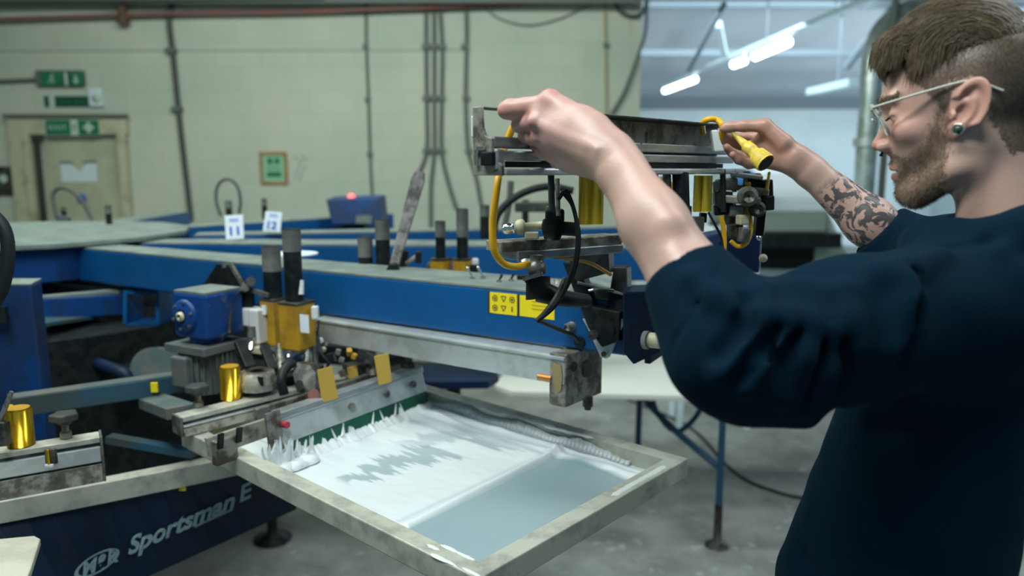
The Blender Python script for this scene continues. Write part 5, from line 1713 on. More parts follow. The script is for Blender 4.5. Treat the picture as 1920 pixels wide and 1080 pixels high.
MB().cyl(P(998, 515, 1.25), P(1000, 522, 1.25), 0.018, n=16).build('steel_ring', M['steel'], r)
MB().box(P(1000, 468, 1.30), (0.03, 0.03, 0.014)).build('spacer', M['steel'], r, 0.002)
r = thing('elbow_fitting', 'thick black plastic elbow fitting in front of the yellow labels', 'fitting', P(1010, 560, 1.28))
MB().cyl(P(1012, 560, 1.27), P(1008, 520, 1.27), 0.024, 0.020, n=20).build('body', M['black'], r)
MB().cyl(P(1008, 530, 1.27), P(1008, 518, 1.27), 0.022, n=12).build('collar', M['rubber'], r)
MB().tube([P(1012, 545, 1.27), P(1030, 552, 1.27), P(1060, 560, 1.29), P(1100, 564, 1.33)], (0.020, 0.012), 14, 4).build('hose_stub', M['black'], r)

# black V bracket at the arm end
r = thing('v_bracket', 'black V shaped pivot bracket bolted to the arm end', 'bracket', P(1130, 670, 1.42))
F = 1.45
def pp(x, y, f=F):
    return on_face(x, y, 0.040 + (F - f))
bl = -AN * 0.03
MB().prism([pp(1054, 492), pp(1082, 490), pp(1112, 575), pp(1162, 585), pp(1160, 640), pp(1128, 652), pp(1102, 615)], bl).build('left_arm', M['black'], r, 0.003)
MB().prism([pp(1150, 500, 1.50), pp(1174, 500, 1.50), pp(1176, 560, 1.48), pp(1164, 640, 1.46), pp(1140, 645, 1.46), pp(1140, 560, 1.48)], bl).build('right_arm', M['black'], r, 0.003)
MB().prism([pp(1060, 470, 1.40), pp(1140, 470, 1.44), pp(1142, 512, 1.44), pp(1080, 528, 1.40)], bl).build('hood_plate', M['black'], r, 0.002)
MB().prism([pp(1092, 598, 1.46), pp(1100, 612, 1.46), pp(1126, 670, 1.45), pp(1136, 673, 1.45), pp(1142, 670, 1.45), pp(1168, 610, 1.46), pp(1166, 598, 1.46), pp(1158, 600, 1.46)], -AN * 0.006).build('bright_tongue', M['alu_bright'], r, 0.001)
MB().cyl(pp(1112, 628, 1.44), pp(1112, 628, 1.41), 0.011, n=16).build('pivot_bolt', M['steel_dark'], r)
MB().cyl(pp(1132, 664, 1.445), pp(1132, 664, 1.43), 0.006, n=14).build('lower_bolt', M['steel_dark'], r)
MB().cyl(pp(1130, 618, 1.44), pp(1130, 618, 1.43), 0.024, n=24).build('pivot_boss', M['black'], r)
r = thing('arm_end_block', 'dark navy block closing the front arm behind his sleeve', 'block', P(1200, 680, 1.55))
MB().prism([P(1168, 548, 1.56), P(1250, 545, 1.60), P(1250, 655, 1.60), P(1188, 684, 1.56), P(1168, 660, 1.56)], V((0.02, 0.10, 0))).build('block', M['navy'], r, 0.003)
MB().cyl(P(1212, 637, 1.53), P(1245, 640, 1.50), 0.016, n=16).build('pale_roller', M['cream'], r)
MB().lathe(P(1204, 637, 1.53), P(1245, 640, 1.50) - P(1204, 637, 1.53), [(0, 0.006), (0.006, 0.019), (0.016, 0.019)], 16).build('roller_head', M['dust_sheen'], r)
r = thing('rear_plate', 'pale metal plate seen through the V bracket on the arm', 'plate', P(1120, 540, 1.75))
MB().prism([P(1082, 532, 1.62), P(1194, 560, 1.62), P(1200, 552, 1.72), P(1150, 512, 1.90), P(1085, 520, 1.78)], UP * 0.004).build('plate', M['dust_sheen'], r)
MB().tube([P(1104, 545, 1.60), P(1120, 542, 1.60), P(1150, 544, 1.62)], 0.003, 8, 2).build('rod', M['chrome'], r)

# cables and hoses around the fittings
def wire(label, pts, rad, m, name='cable', cat='cable', group=None, sub=6):
    o = thing(name, label, cat, pts[-1], group)
    MB().tube(pts, rad, 10, sub).build('line', M[m] if isinstance(m, str) else m, o)
    return o


wire('thick yellow air hose hanging in a long U from the raised head', [P(962, 238, 1.17), P(945, 280, 1.18), P(936, 325, 1.16), P(931, 360, 1.15), P(924, 420, 1.15), P(927, 470, 1.16), P(944, 494, 1.18), P(968, 500, 1.20), P(990, 495, 1.24)], 0.0058, 'hose_yellow', 'air_hose', 'hose')
wire('yellow hose arching over the far end of the raised head', [P(1318, 250, 1.52), P(1317, 232, 1.50), P(1328, 224, 1.48), P(1344, 225, 1.48), P(1354, 236, 1.47), P(1352, 262, 1.49)], 0.006, 'hose_yellow', 'air_hose', 'hose')
wire('yellow hose dropping straight below the far gold cylinder', [P(1352, 405, 1.50), P(1357, 430, 1.50), P(1358, 460, 1.50), P(1355, 484, 1.50)], 0.0048, 'hose_yellow', 'air_hose', 'hose')
wire('yellow hose making a U between the dark blocks at the far end', [P(1370, 452, 1.53), P(1384, 462, 1.53), P(1400, 455, 1.53), P(1408, 430, 1.53), P(1404, 400, 1.53), P(1395, 385, 1.54)], 0.0045, 'hose_yellow', 'air_hose', 'hose')
wire('short orange hose crossing under the fitting plate', [P(1040, 482, 1.30), P(1075, 486, 1.33), P(1110, 495, 1.38), P(1145, 515, 1.42)], 0.0035, mat('orange_hose', (0.45, 0.20, 0.02, 1), 0.4), 'air_hose', 'hose')
wire('black cable looping down past the black valve', [P(1048, 372, 1.24), P(1060, 358, 1.22), P(1070, 375, 1.22), P(1080, 410, 1.22), P(1083, 450, 1.22), P(1078, 490, 1.22), P(1065, 530, 1.22), P(1050, 560, 1.22)], 0.0036, 'rubber')
wire('second black cable beside the looping one', [P(1056, 362, 1.23), P(1074, 388, 1.23), P(1086, 440, 1.23), P(1080, 500, 1.24), P(1062, 540, 1.24), P(1040, 575, 1.24), P(1008, 603, 1.25)], 0.003, 'rubber')
wire('black and white striped cable crossing the right yellow label', [P(1060, 520, 1.25), P(1045, 553, 1.25), P(1025, 582, 1.25), P(1008, 600, 1.26)], 0.0042, 'steel')
wire('black cable from the striped one to the round plug', [P(1008, 600, 1.27), P(1030, 610, 1.32), P(1058, 622, 1.42), P(1074, 628, 1.46), P(1084, 640, 1.52)], 0.004, 'rubber')
wire('thin black wire hanging from the far gold cylinder', [P(1328, 398, 1.42), P(1340, 420, 1.42), P(1352, 445, 1.43), P(1356, 470, 1.43)], 0.0025, 'rubber')
q = P(1084, 362, 1.22)

# far end cluster
r = thing('far_fittings', 'cluster of valves and clamps under the far end of the head', 'fittings', P(1400, 500, 1.58))
specs = [
    (1362, 345, 0.040, 0.03, 0.022, 'steel'), (1385, 352, 0.05, 0.03, 0.012, 'alu_dirty'), (1400, 330, 0.06, 0.03, 0.010, 'alu'),
    (1358, 375, 0.028, 0.03, 0.034, 'black'), (1352, 392, 0.03, 0.03, 0.024, 'black'), (1392, 375, 0.07, 0.03, 0.016, 'alu_dirty'), (1415, 365, 0.05, 0.03, 0.03, 'alu_dirty'),
    (1434, 355, 0.024, 0.03, 0.040, 'black'), (1438, 380, 0.018, 0.03, 0.03, 'black'), (1410, 345, 0.03, 0.03, 0.024, 'black'), (1420, 338, 0.012, 0.02, 0.03, 'gold'), (1403, 352, 0.010, 0.02, 0.024, 'gold'),
    (1380, 395, 0.03, 0.03, 0.024, 'steel'), (1370, 412, 0.02, 0.03, 0.024, 'steel_dark'), (1392, 412, 0.022, 0.02, 0.02, 'cream'), (1378, 432, 0.03, 0.02, 0.03, 'steel_dark'), (1424, 415, 0.018, 0.03, 0.06, 'black'), (1440, 340, 0.006, 0.01, 0.04, 'yellow'),
    (1345, 350, 0.018, 0.02, 0.022, 'steel'), (1340, 372, 0.012, 0.02, 0.03, 'chrome'), (1395, 440, 0.02, 0.02, 0.03, 'steel'), (1372, 378, 0.012, 0.02, 0.02, 'chrome')]
for i, (x, y, sx, sy, sz, mm) in enumerate(specs):
    MB().box(P(x, y, 1.54 + 0.02 * math.sin(i * 2.1)), (sx, sy, sz), frame_of(V((1, 0.25 * math.sin(i), 0.12 * math.cos(i * 1.7))))).build('fitting', M[mm], r, 0.003)
MB().lathe(P(1400, 368, 1.50), V((0, -1, 0)), [(0, 0.02), (0.012, 0.02), (0.016, 0.012)], 18).build('round_gauge', M['steel'], r)
MB().lathe(P(1418, 392, 1.52), V((0, -1, 0)), [(0, 0.016), (0.012, 0.016), (0.016, 0.010)], 18).build('roller', M['steel_dark'], r)
r = thing('far_blue_block', 'small blue end block with a pale knob beneath the far fittings', 'block', P(1400, 508, 1.62))
MB().prism([P(1310, 512, 1.66), P(1424, 512, 1.62), P(1428, 440, 1.62), P(1360, 436, 1.62), P(1310, 445, 1.66)], V((0, 0.08, 0))).build('block', M['blue_dark'], r, 0.004)
MB().sphere(P(1431, 484, 1.60), 0.009, 12, 8).build('knob', M['cream'], r)
for (x, y) in ((1396, 446), (1422, 446)):
    MB().sphere(P(x, y, 1.60), 0.006, 10, 6).build('bolt', M['chrome'], r)
r = thing('rear_fittings', 'small brown and yellow fittings seen between arm and gold cylinder', 'fittings', P(1250, 430, 1.5))
for i, (x, y, sx, sz, mm) in enumerate(((1246, 340, 0.016, 0.02, 'gold'), (1262, 365, 0.010, 0.05, 'hose_yellow'), (1244, 358, 0.02, 0.02, 'white'), (1230, 338, 0.02, 0.018, 'white'), (1272, 395, 0.05, 0.02, 'steel_dark'), (1300, 420, 0.04, 0.03, 'alu_dirty'), (1318, 408, 0.012, 0.02, 'black'))):
    MB().box(P(x, y, 1.5), (sx, 0.02, sz)).build('fitting', M[mm], r, 0.002)

# yellow nozzle held in the right hand
r = thing('yellow_nozzle', 'pale yellow stepped plastic nozzle held in the right hand', 'nozzle', P(1410, 285, 1.44))
a, b = P(1374, 250, 1.455), P(1436, 306, 1.40)
L_ = (b - a).length
MB().lathe(a, b - a, [(0, 0.003), (L_ * 0.40, 0.0085), (L_ * 0.42, 0.0115), (L_ * 0.60, 0.0125), (L_ * 0.62, 0.0115), (L_ * 0.70, 0.012), (L_ * 0.74, 0.017), (L_ * 0.96, 0.0195), (L_, 0.018)], 22).build('cone', M['yellow'], r)
MB().cyl(b, b + (b - a).normalized() * 0.002, 0.014, n=18).build('opening', M['black'], r)

# ================================================================ PERSON: implicit surfaces meshed on a sparse grid
def A3(p):
    return np.array([p[0], p[1], p[2]], dtype=float)


def smin(a, b, k):
    h = np.clip(0.5 + 0.5 * (b - a) / k, 0, 1)
    return b * (1 - h) + a * h - k * h * (1 - h)


def smax(a, b, k):
    return -smin(-a, -b, k)


def rcone(p, a, b, r1, r2):
    a, b = A3(a), A3(b)
    ba = b - a
    t = np.clip(((p - a) @ ba) / (ba @ ba), 0, 1)
    d = p - a - t[:, None] * ba
    return np.sqrt((d * d).sum(1)) - (r1 + (r2 - r1) * t)


def ellip(p, c, r, ax=None):
    q = p - A3(c)
    if ax is not None:
        q = q @ np.array([A3(v) for v in ax]).T
    r = np.array(r, float)
    k0 = np.sqrt(((q / r) ** 2).sum(1))
    k1 = np.sqrt(((q / (r * r)) ** 2).sum(1)) + 1e-9
    return k0 * (k0 - 1) / k1


def surface_nets(fn, lo, hi, h, B=14):
    """closed surface of fn = 0 on a sparse set of blocks; returns vertices, quads"""
    lo, hi = np.array(lo, float), np.array(hi, float)
    n = np.ceil((hi - lo) / (h * B)).astype(int)
    c = np.stack(np.meshgrid(*[np.arange(k) for k in n], indexing='ij'), -1).reshape(-1, 3)
    cen = lo + (c + 0.5) * (h * B)
    keep = []
    rad = h * B * 0.87
    for i in range(0, len(cen), 20000):
        keep.append(np.abs(fn(cen[i:i + 20000])) < rad * 1.35 + 2 * h)
    blocks = c[np.concatenate(keep)]
    D = n * B + 3
    g = np.stack(np.meshgrid(*[np.arange(-1, B + 1)] * 3, indexing='ij'), -1)
    gf = g.reshape(-1, 3)
    all_id, all_pos, quads = [], [], []
    cid = lambda ijk: ((ijk[..., 0] + 1) * D[1] + (ijk[..., 1] + 1)) * D[2] + (ijk[..., 2] + 1)
    m = B + 2
    E_ = [((0, 0, 0), (1, 0, 0)), ((0, 1, 0), (1, 1, 0)), ((0, 0, 1), (1, 0, 1)), ((0, 1, 1), (1, 1, 1)),
          ((0, 0, 0), (0, 1, 0)), ((1, 0, 0), (1, 1, 0)), ((0, 0, 1), (0, 1, 1)), ((1, 0, 1), (1, 1, 1)),
          ((0, 0, 0), (0, 0, 1)), ((1, 0, 0), (1, 0, 1)), ((0, 1, 0), (0, 1, 1)), ((1, 1, 0), (1, 1, 1))]
    for b in blocks:
        base = b * B
        pts_ = lo + (gf + base) * h
        v = fn(pts_).reshape(m, m, m)
        if v.min() > 0 or v.max() < 0:
            continue
        s = v < 0
        K = m - 1
        acc = np.zeros((K, K, K, 3))
        cnt = np.zeros((K, K, K))
        for p0, p1 in E_:
            a = v[p0[0]:p0[0] + K, p0[1]:p0[1] + K, p0[2]:p0[2] + K]
            d = v[p1[0]:p1[0] + K, p1[1]:p1[1] + K, p1[2]:p1[2] + K]
            cr = (a < 0) != (d < 0)
            t = np.where(cr, a / np.where(cr, a - d, 1), 0)
            for k in range(3):
                acc[..., k] += np.where(cr, p0[k] + (p1[k] - p0[k]) * t, 0)
            cnt += cr
        ok = cnt > 0
        loc_ = np.argwhere(ok)
        pos = acc[ok] / cnt[ok][:, None]
        gi = loc_ - 1 + base
        all_id.append(cid(gi))
        all_pos.append(lo + (gi + pos) * h)
        # faces for edges owned by points 0..B-1
        for ax in range(3):
            o1, o2 = (ax + 1) % 3, (ax + 2) % 3
            sl0 = [slice(1, B + 1)] * 3
            sl1 = list(sl0)
            sl1[ax] = slice(2, B + 2)
            a, d = s[tuple(sl0)], s[tuple(sl1)]
            q = np.argwhere(a != d)
            if len(q) == 0:
                continue
            fl = a[tuple(q.T)]
            gi = q + base
            e1 = np.zeros(3, int); e1[o1] = 1
            e2 = np.zeros(3, int); e2[o2] = 1
            c4 = np.stack([cid(gi - e1 - e2), cid(gi - e2), cid(gi), cid(gi - e1)], 1)
            c4[~fl] = c4[~fl][:, ::-1]
            quads.append(c4)
    ids = np.concatenate(all_id)
    pos = np.concatenate(all_pos)
    uid, first = np.unique(ids, return_index=True)
    vp = pos[first]
    q = np.concatenate(quads)
    idx = np.searchsorted(uid, q)
    idx = np.clip(idx, 0, len(uid) - 1)
    good = (uid[idx] == q).all(1)
    idx = idx[good]
    used = np.zeros(len(uid), bool)
    used[idx.ravel()] = True
    remap = np.cumsum(used) - 1
    return vp[used], remap[idx]


def np_mesh(name, vp, quads, material, parent, smooth_it=0):
    off = A3(world_loc(parent)) if parent is not None else np.zeros(3)
    if smooth_it:
        for _ in range(smooth_it):
            acc = np.zeros_like(vp); cnt = np.zeros(len(vp))
            for a, b in ((0, 1), (1, 2), (2, 3), (3, 0)):
                np.add.at(acc, quads[:, a], vp[quads[:, b]]); np.add.at(cnt, quads[:, a], 1)
                np.add.at(acc, quads[:, b], vp[quads[:, a]]); np.add.at(cnt, quads[:, b], 1)
            vp = vp * 0.5 + 0.5 * acc / cnt[:, None]
    me = bpy.data.meshes.new(name)
    me.vertices.add(len(vp))
    me.vertices.foreach_set('co', (vp - off).astype(np.float32).ravel())
    me.loops.add(len(quads) * 4)
    me.loops.foreach_set('vertex_index', quads.astype(np.int32).ravel())
    me.polygons.add(len(quads))
    me.polygons.foreach_set('loop_start', np.arange(0, len(quads) * 4, 4, dtype=np.int32))
    me.update(calc_edges=True)
    me.validate()
    me.polygons.foreach_set('use_smooth', np.ones(len(me.polygons), bool))
    me.materials.append(material)
    ob = bpy.data.objects.new(name, me)
    COL.objects.link(ob)
    if parent is not None:
        ob.parent = parent
    return ob, vp


# ---- head frame: X forward, Y to his left (towards the camera), Z up
PSI, PIT = math.radians(33), math.radians(8)
HLf = V((-math.sin(PSI), -math.cos(PSI), 0))
Hf0 = V((-math.cos(PSI), math.sin(PSI), 0))
HFw = Hf0 * math.cos(PIT) - UP * math.sin(PIT)
HUp = HFw.cross(HLf)
HO = P(1803, 228, 0.95) - HLf * 0.075
HR = np.array([A3(HFw), A3(HLf), A3(HUp)])       # rows = axes
HOn = A3(HO)


def h2w(x, y, z):
    return HO + HFw * x + HLf * y + HUp * z


def head_px(px, py, ly=0.06):
    rr = ray(px, py)
    o_ = V((0, 0, CAMH))
    q_ = HO + HLf * ly
    t = (q_ - o_).dot(HLf) / rr.dot(HLf)
    p_ = o_ + rr * t - HO
    return (p_.dot(HFw), p_.dot(HUp))


EAR_T = math.radians(14)


def ear_sdf(q, side):
    y = q[:, 1] * side
    # ear plane: a forward, b up, n outwards; leaning back and flared at the rear
    ox, oz, oy = -0.0055, 0.013, 0.078
    dx_, dz_, dy_ = q[:, 0] - ox, q[:, 2] - oz, y - oy
    fl = math.radians(24)
    a0 = dx_ * math.cos(fl) + dy_ * math.sin(fl) * 1.0
    n_ = dy_ * math.cos(fl) - dx_ * math.sin(fl) * 0.0 + dx_ * math.sin(fl)
    a = a0 * math.cos(EAR_T) - dz_ * math.sin(EAR_T) * -1.0 * -1.0
    a = (a0 * math.cos(EAR_T) + dz_ * math.sin(EAR_T) * 1.0) * 1.10
    b = dz_ * math.cos(EAR_T) - a0 * math.sin(EAR_T)
    p = np.stack([a, n_, b], 1)
    d = ellip(p, (0, -0.001, 0.002), (0.0165, 0.0045, 0.031))
    rho = np.sqrt((a / 0.0155) ** 2 + ((b - 0.003) / 0.0305) ** 2) + 1e-6
    rim = np.sqrt(((rho - 1) * 0.0185) ** 2 + (n_ - 0.0035) ** 2) - 0.0036
    cut = smax(rim, (a - 0.010) * 1.0 - 0.010 * (b > 0.015), 0.004)
    cut = smax(cut, -(b + 0.020), 0.004)
    d = smin(d, cut, 0.003)
    rho2 = np.sqrt(((a - 0.003) / 0.0085) ** 2 + ((b - 0.001) / 0.0175) ** 2) + 1e-6
    anti = np.sqrt(((rho2 - 1) * 0.011) ** 2 + (n_ - 0.002) ** 2) - 0.0024
    anti = smax(anti, (a - 0.004), 0.003)
    d = smin(d, anti, 0.003)
    con = ellip(p, (0.004, 0.004, -0.003), (0.0062, 0.0075, 0.0105))
    d = smax(d, -con, 0.003)
    fos = ellip(p, (0.003, 0.005, 0.019), (0.0055, 0.005, 0.006))
    d = smax(d, -fos, 0.003)
    tra = ellip(p, (0.0125, 0.001, -0.007), (0.0042, 0.005, 0.0065))
    d = smin(d, tra, 0.003)
    lobe = ellip(p, (0.005, 0.0, -0.0265), (0.0085, 0.0045, 0.0095))
    d = smin(d, lobe, 0.005)
    return d


def head_sdf(pw):
    q = (pw - HOn) @ HR.T
    qa = q.copy()
    qa[:, 1] = np.abs(q[:, 1])
    d = ellip(q, (-0.014, 0, 0.050), (0.096, 0.076, 0.078))
    d = smin(d, ellip(q, (0.032, 0, 0.050), (0.065, 0.059, 0.060)), 0.02)
    d = smin(d, ellip(q, (0.036, 0, -0.008), (0.056, 0.056, 0.062)), 0.025)
    d = smin(d, rcone(q, (0.02, 0, -0.04), (0.055, 0, -0.070), 0.048, 0.026), 0.02)
    d = smin(d, rcone(qa, (0.002, 0.050, -0.050), (0.062, 0.020, -0.084), 0.016, 0.014), 0.022)
    d = smin(d, rcone(qa, (0.000, 0.055, -0.01), (0.002, 0.050, -0.050), 0.018, 0.016), 0.02)
    d = smin(d, ellip(q, (0.073, 0, -0.083), (0.0155, 0.020, 0.015)), 0.012)
    d = smin(d, ellip(qa, (0.060, 0.042, 0.000), (0.022, 0.016, 0.015)), 0.016)
    # brow ridge and eye sockets
    d = smin(d, rcone(qa, (0.078, 0.043, 0.048), (0.0915, 0.012, 0.045), 0.0075, 0.0085), 0.010)
    d = smax(d, -ellip(qa, (0.094, 0.032, 0.025), (0.015, 0.017, 0.014)), 0.014)
    # eyeball with lids
    d = smin(d, ellip(qa, (0.0735, 0.0315, 0.026), (0.0128, 0.0140, 0.0128)), 0.004)
    slit = np.abs(q[:, 2] - 0.0215 + 0.10 * (qa[:, 0] - 0.085)) - 0.0016
    slit = np.maximum(slit, 0.0785 - qa[:, 0])
    slit = np.maximum(slit, np.abs(qa[:, 1] - 0.0315) - 0.0115)
    d = smax(d, -slit, 0.0012)
    # nose
    d = smin(d, rcone(q, (0.088, 0, 0.036), (0.095, 0, 0.006), 0.0062, 0.0068), 0.010)
    d = smin(d, rcone(q, (0.092, 0, 0.012), (0.1065, 0, -0.010), 0.008, 0.0088), 0.007)
    d = smin(d, ellip(qa, (0.0965, 0.0125, -0.0145), (0.0115, 0.0070, 0.0080)), 0.006)
    d = smax(d, -ellip(qa, (0.1015, 0.0062, -0.0235), (0.0060, 0.0036, 0.0050)), 0.002)
    d = smin(d, rcone(q, (0.101, 0, -0.0195), (0.090, 0, -0.026), 0.0030, 0.0045), 0.004)
    # mouth
    d = smin(d, ellip(q, (0.076, 0, -0.048), (0.0155, 0.024, 0.022)), 0.010)
    d = smin(d, rcone(qa, (0.0895, 0.003, -0.0440), (0.076, 0.022, -0.0505), 0.0052, 0.003), 0.005)
    d = smin(d, rcone(qa, (0.0880, 0.0, -0.0590), (0.076, 0.019, -0.0545), 0.0055, 0.003), 0.005)
    ml = np.sqrt((q[:, 2] + 0.0515 + 0.08 * (0.09 - qa[:, 0])) ** 2 + np.clip(0.0865 - qa[:, 0], 0, 1) ** 2 * 0.05) - 0.0011
    ml = np.maximum(ml, qa[:, 1] - 0.022)
    d = smax(d, -ml, 0.002)
    # beard bulk along the jaw
    d = smin(d, rcone(qa, (0.010, 0.054, -0.060), (0.064, 0.018, -0.090), 0.015, 0.0125), 0.014)
    # neck
    nk = rcone(q, (-0.030, 0, -0.030), (-0.060, 0, -0.20), 0.056, 0.066)
    d = smin(d, nk, 0.018)
    d = smin(d, rcone(qa, (-0.020, 0.055, -0.035), (0.010, 0.018, -0.16), 0.012, 0.012), 0.02)   # neck muscle
    d = smin(d, ear_sdf(q, 1), 0.004)
    d = smin(d, ear_sdf(q, -1), 0.004)
    return d


# ---- arms and torso joints
EN = P(1372, 652, 0.85)
WN = P(1148, 296, 0.985)
SNj = P(1795, 585, 0.95)
bl_dir = V((-math.sin(PSI), -math.cos(PSI), 0))
SFj = SNj - bl_dir * 0.38 + UP * 0.02
EF = P(1702, 478, 1.40)
WF = P(1497, 302, 1.44)
NB = h2w(-0.060, 0, -0.17)
MIDS = (SNj + SFj) / 2
PC = P(1678, 1090, 1.11)
CH = (MIDS * 0.75 + PC * 0.25)


def chain(p, pts_, k=0.004):
    d = None
    for (a, ra), (b, rb) in zip(pts_[:-1], pts_[1:]):
        e = rcone(p, a, b, ra, rb)
        d = e if d is None else smin(d, e, k)
    return d


def near_hand(p):
    # thumb: along the top lip
    palm = rcone(p, P(1140, 288, 0.99), P(1015, 226, 1.055), 0.0240, 0.0155)
    palm = smin(palm, rcone(p, P(1138, 296, 0.995), P(1016, 258, 1.07), 0.0230, 0.0155), 0.016)
    palm = smin(palm, rcone(p, P(1136, 303, 1.00), P(1036, 286, 1.085), 0.0225, 0.0150), 0.016)
    palm = smin(palm, rcone(p, P(1134, 308, 1.005), P(1062, 306, 1.095), 0.0215, 0.0140), 0.016)
    th = chain(p, [(P(1115, 240, 1.00), 0.0185), (P(1034, 193, 1.05), 0.0155), (P(985, 202, 1.075), 0.0128), (P(957, 205, 1.085), 0.0132), (P(948, 207, 1.090), 0.0120)], 0.010)
    th = smin(th, ellip(p, P(1030, 181, 1.052), (0.009, 0.009, 0.008)), 0.010)
    web = rcone(p, P(1060, 215, 1.045), P(1018, 222, 1.06), 0.016, 0.013)
    d = smin(palm, th, 0.014)
    d = smin(d, web, 0.016)
    d = smin(d, rcone(p, P(1092, 232, 1.01), P(1150, 284, 0.985), 0.019, 0.024), 0.02)
    d = smin(d, rcone(p, P(1060, 250, 1.035), P(1120, 280, 0.99), 0.024, 0.026), 0.02)
    # fingers curling over the far side of the head
    ix = chain(p, [(P(1010, 228, 1.058), 0.0125), (P(994, 230, 1.072), 0.0112), (P(972, 235, 1.098), 0.0098), (P(975, 216, 1.118), 0.0088), (P(992, 212, 1.128), 0.0078)], 0.006)
    md = chain(p, [(P(1014, 258, 1.072), 0.0125), (P(1000, 258, 1.086), 0.0110), (P(984, 254, 1.112), 0.0098), (P(990, 232, 1.135), 0.0088), (P(1006, 226, 1.142), 0.0078)], 0.006)
    rg = chain(p, [(P(1034, 286, 1.087), 0.0120), (P(1018, 284, 1.102), 0.0105), (P(1006, 272, 1.128), 0.0094), (P(1010, 250, 1.148), 0.0084), (P(1024, 243, 1.154), 0.0074)], 0.006)
    pk = chain(p, [(P(1060, 305, 1.098), 0.0112), (P(1044, 303, 1.112), 0.0094), (P(1034, 292, 1.136), 0.0084), (P(1036, 272, 1.154), 0.0076), (P(1048, 265, 1.160), 0.0066)], 0.006)
    f = np.minimum(np.minimum(ix, md), np.minimum(rg, pk))
    d = smin(d, f, 0.005)
    # knuckle bumps and tendons on the back of the hand
    for (x, y, F_, r_) in ((1000, 228, 1.047, 0.0085), (1008, 258, 1.060, 0.0085), (1030, 286, 1.076, 0.008), (1058, 305, 1.088, 0.007)):
        d = smin(d, ellip(p, P(x, y, F_), (r_, r_, r_)), 0.008)
    for (x0, y0, f0, x1, y1, f1) in ((1120, 280, 0.958, 1018, 236, 1.036), (1120, 292, 0.964, 1026, 264, 1.050), (1118, 300, 0.972, 1044, 288, 1.066)):
        d = smin(d, rcone(p, P(x0, y0, f0), P(x1, y1, f1 + 0.001), 0.0026, 0.0030), 0.010)
    return d


def far_hand(p):
    palm = rcone(p, P(1490, 292, 1.430), P(1440, 248, 1.455), 0.0225, 0.0170)
    palm = smin(palm, rcone(p, P(1488, 300, 1.435), P(1424, 268, 1.47), 0.0220, 0.0150), 0.015)
    palm = smin(palm, rcone(p, P(1486, 306, 1.44), P(1424, 300, 1.475), 0.0210, 0.0140), 0.015)
    th = chain(p, [(P(1470, 268, 1.425), 0.0170), (P(1434, 236, 1.435), 0.0135), (P(1396, 236, 1.450), 0.0105), (P(1368, 238, 1.465), 0.0100), (P(1358, 240, 1.470), 0.0090)], 0.008)
    d = smin(palm, th, 0.010)
    ix = chain(p, [(P(1436, 258, 1.468), 0.0110), (P(1412, 256, 1.492), 0.0100), (P(1382, 258, 1.496), 0.0088), (P(1362, 256, 1.488), 0.0078), (P(1354, 250, 1.482), 0.0070)], 0.005)
    md = chain(p, [(P(1428, 272, 1.472), 0.0110), (P(1400, 274, 1.498), 0.0098), (P(1372, 272, 1.502), 0.0086), (P(1356, 264, 1.492), 0.0076)], 0.005)
    rg = chain(p, [(P(1426, 290, 1.475), 0.0110), (P(1396, 294, 1.492), 0.0096), (P(1372, 286, 1.488), 0.0085), (P(1362, 276, 1.478), 0.0076)], 0.005)
    pk = chain(p, [(P(1430, 306, 1.475), 0.0105), (P(1404, 308, 1.480), 0.0088), (P(1384, 300, 1.476), 0.0078), (P(1374, 290, 1.470), 0.0070)], 0.005)
    f = np.minimum(np.minimum(ix, md), np.minimum(rg, pk))
    return smin(d, f, 0.005)


def body_sdf(p):
    c = p.mean(0)
    R_ = np.sqrt(((p - c) ** 2).sum(1)).max() + 0.05
    big = np.full(len(p), 0.5)
    parts = []

    def near(cc, rad):
        return len(p) > 5000 or np.linalg.norm(c - A3(cc)) < rad + R_
    d = None

    def add(e, k):
        nonlocal d
        d = e if d is None else smin(d, e, k)
    if near(HO, 0.26):
        add(head_sdf(p), 0.02)
    if near((NB + SNj) / 2, 0.35):
        add(rcone(p, NB - UP * 0.02, CH, 0.066, 0.09), 0.03)
        add(rcone(p, NB - UP * 0.05, SNj, 0.05, 0.050), 0.03)
        add(rcone(p, NB - UP * 0.05, SFj, 0.05, 0.050), 0.03)
    if near((SNj + EN) / 2, 0.3):
        add(rcone(p, SNj, EN, 0.050, 0.042), 0.02)
    if near((EN + WN) / 2, 0.25):
        f0, f1, f2 = EN, EN.lerp(WN, 0.28), EN.lerp(WN, 0.62)
        e = rcone(p, f0, f1, 0.042, 0.0465)
        e = smin(e, rcone(p, f1, f2, 0.0465, 0.0400), 0.02)
        e = smin(e, rcone(p, f2, EN.lerp(WN, 0.95), 0.0400, 0.0290), 0.02)
        e = smin(e, rcone(p, EN.lerp(WN, 0.93), WN, 0.0285, 0.0265), 0.02)
        # ulna edge and tendons
        e = smin(e, rcone(p, P(1300, 540, 0.845), P(1168, 330, 0.955), 0.012, 0.008), 0.020)
        e = smin(e, rcone(p, P(1178, 300, 0.965), P(1255, 420, 0.89), 0.0075, 0.016), 0.022)
        add(e, 0.012)
    if near(P(1030, 250, 1.06), 0.14):
        add(near_hand(p), 0.012)
    if near((SFj + EF) / 2, 0.25):
        add(rcone(p, SFj, EF, 0.050, 0.042), 0.02)
    if near((EF + WF) / 2, 0.25):
        e = rcone(p, EF, EF.lerp(WF, 0.35), 0.042, 0.0440)
        e = smin(e, rcone(p, EF.lerp(WF, 0.35), EF.lerp(WF, 0.94), 0.0440, 0.0265), 0.02)
        e = smin(e, rcone(p, EF.lerp(WF, 0.9), WF, 0.0275, 0.0245), 0.02)
        add(e, 0.012)
    if near(P(1410, 275, 1.46), 0.12):
        add(far_hand(p), 0.012)
    if d is None:
        return big
    return d


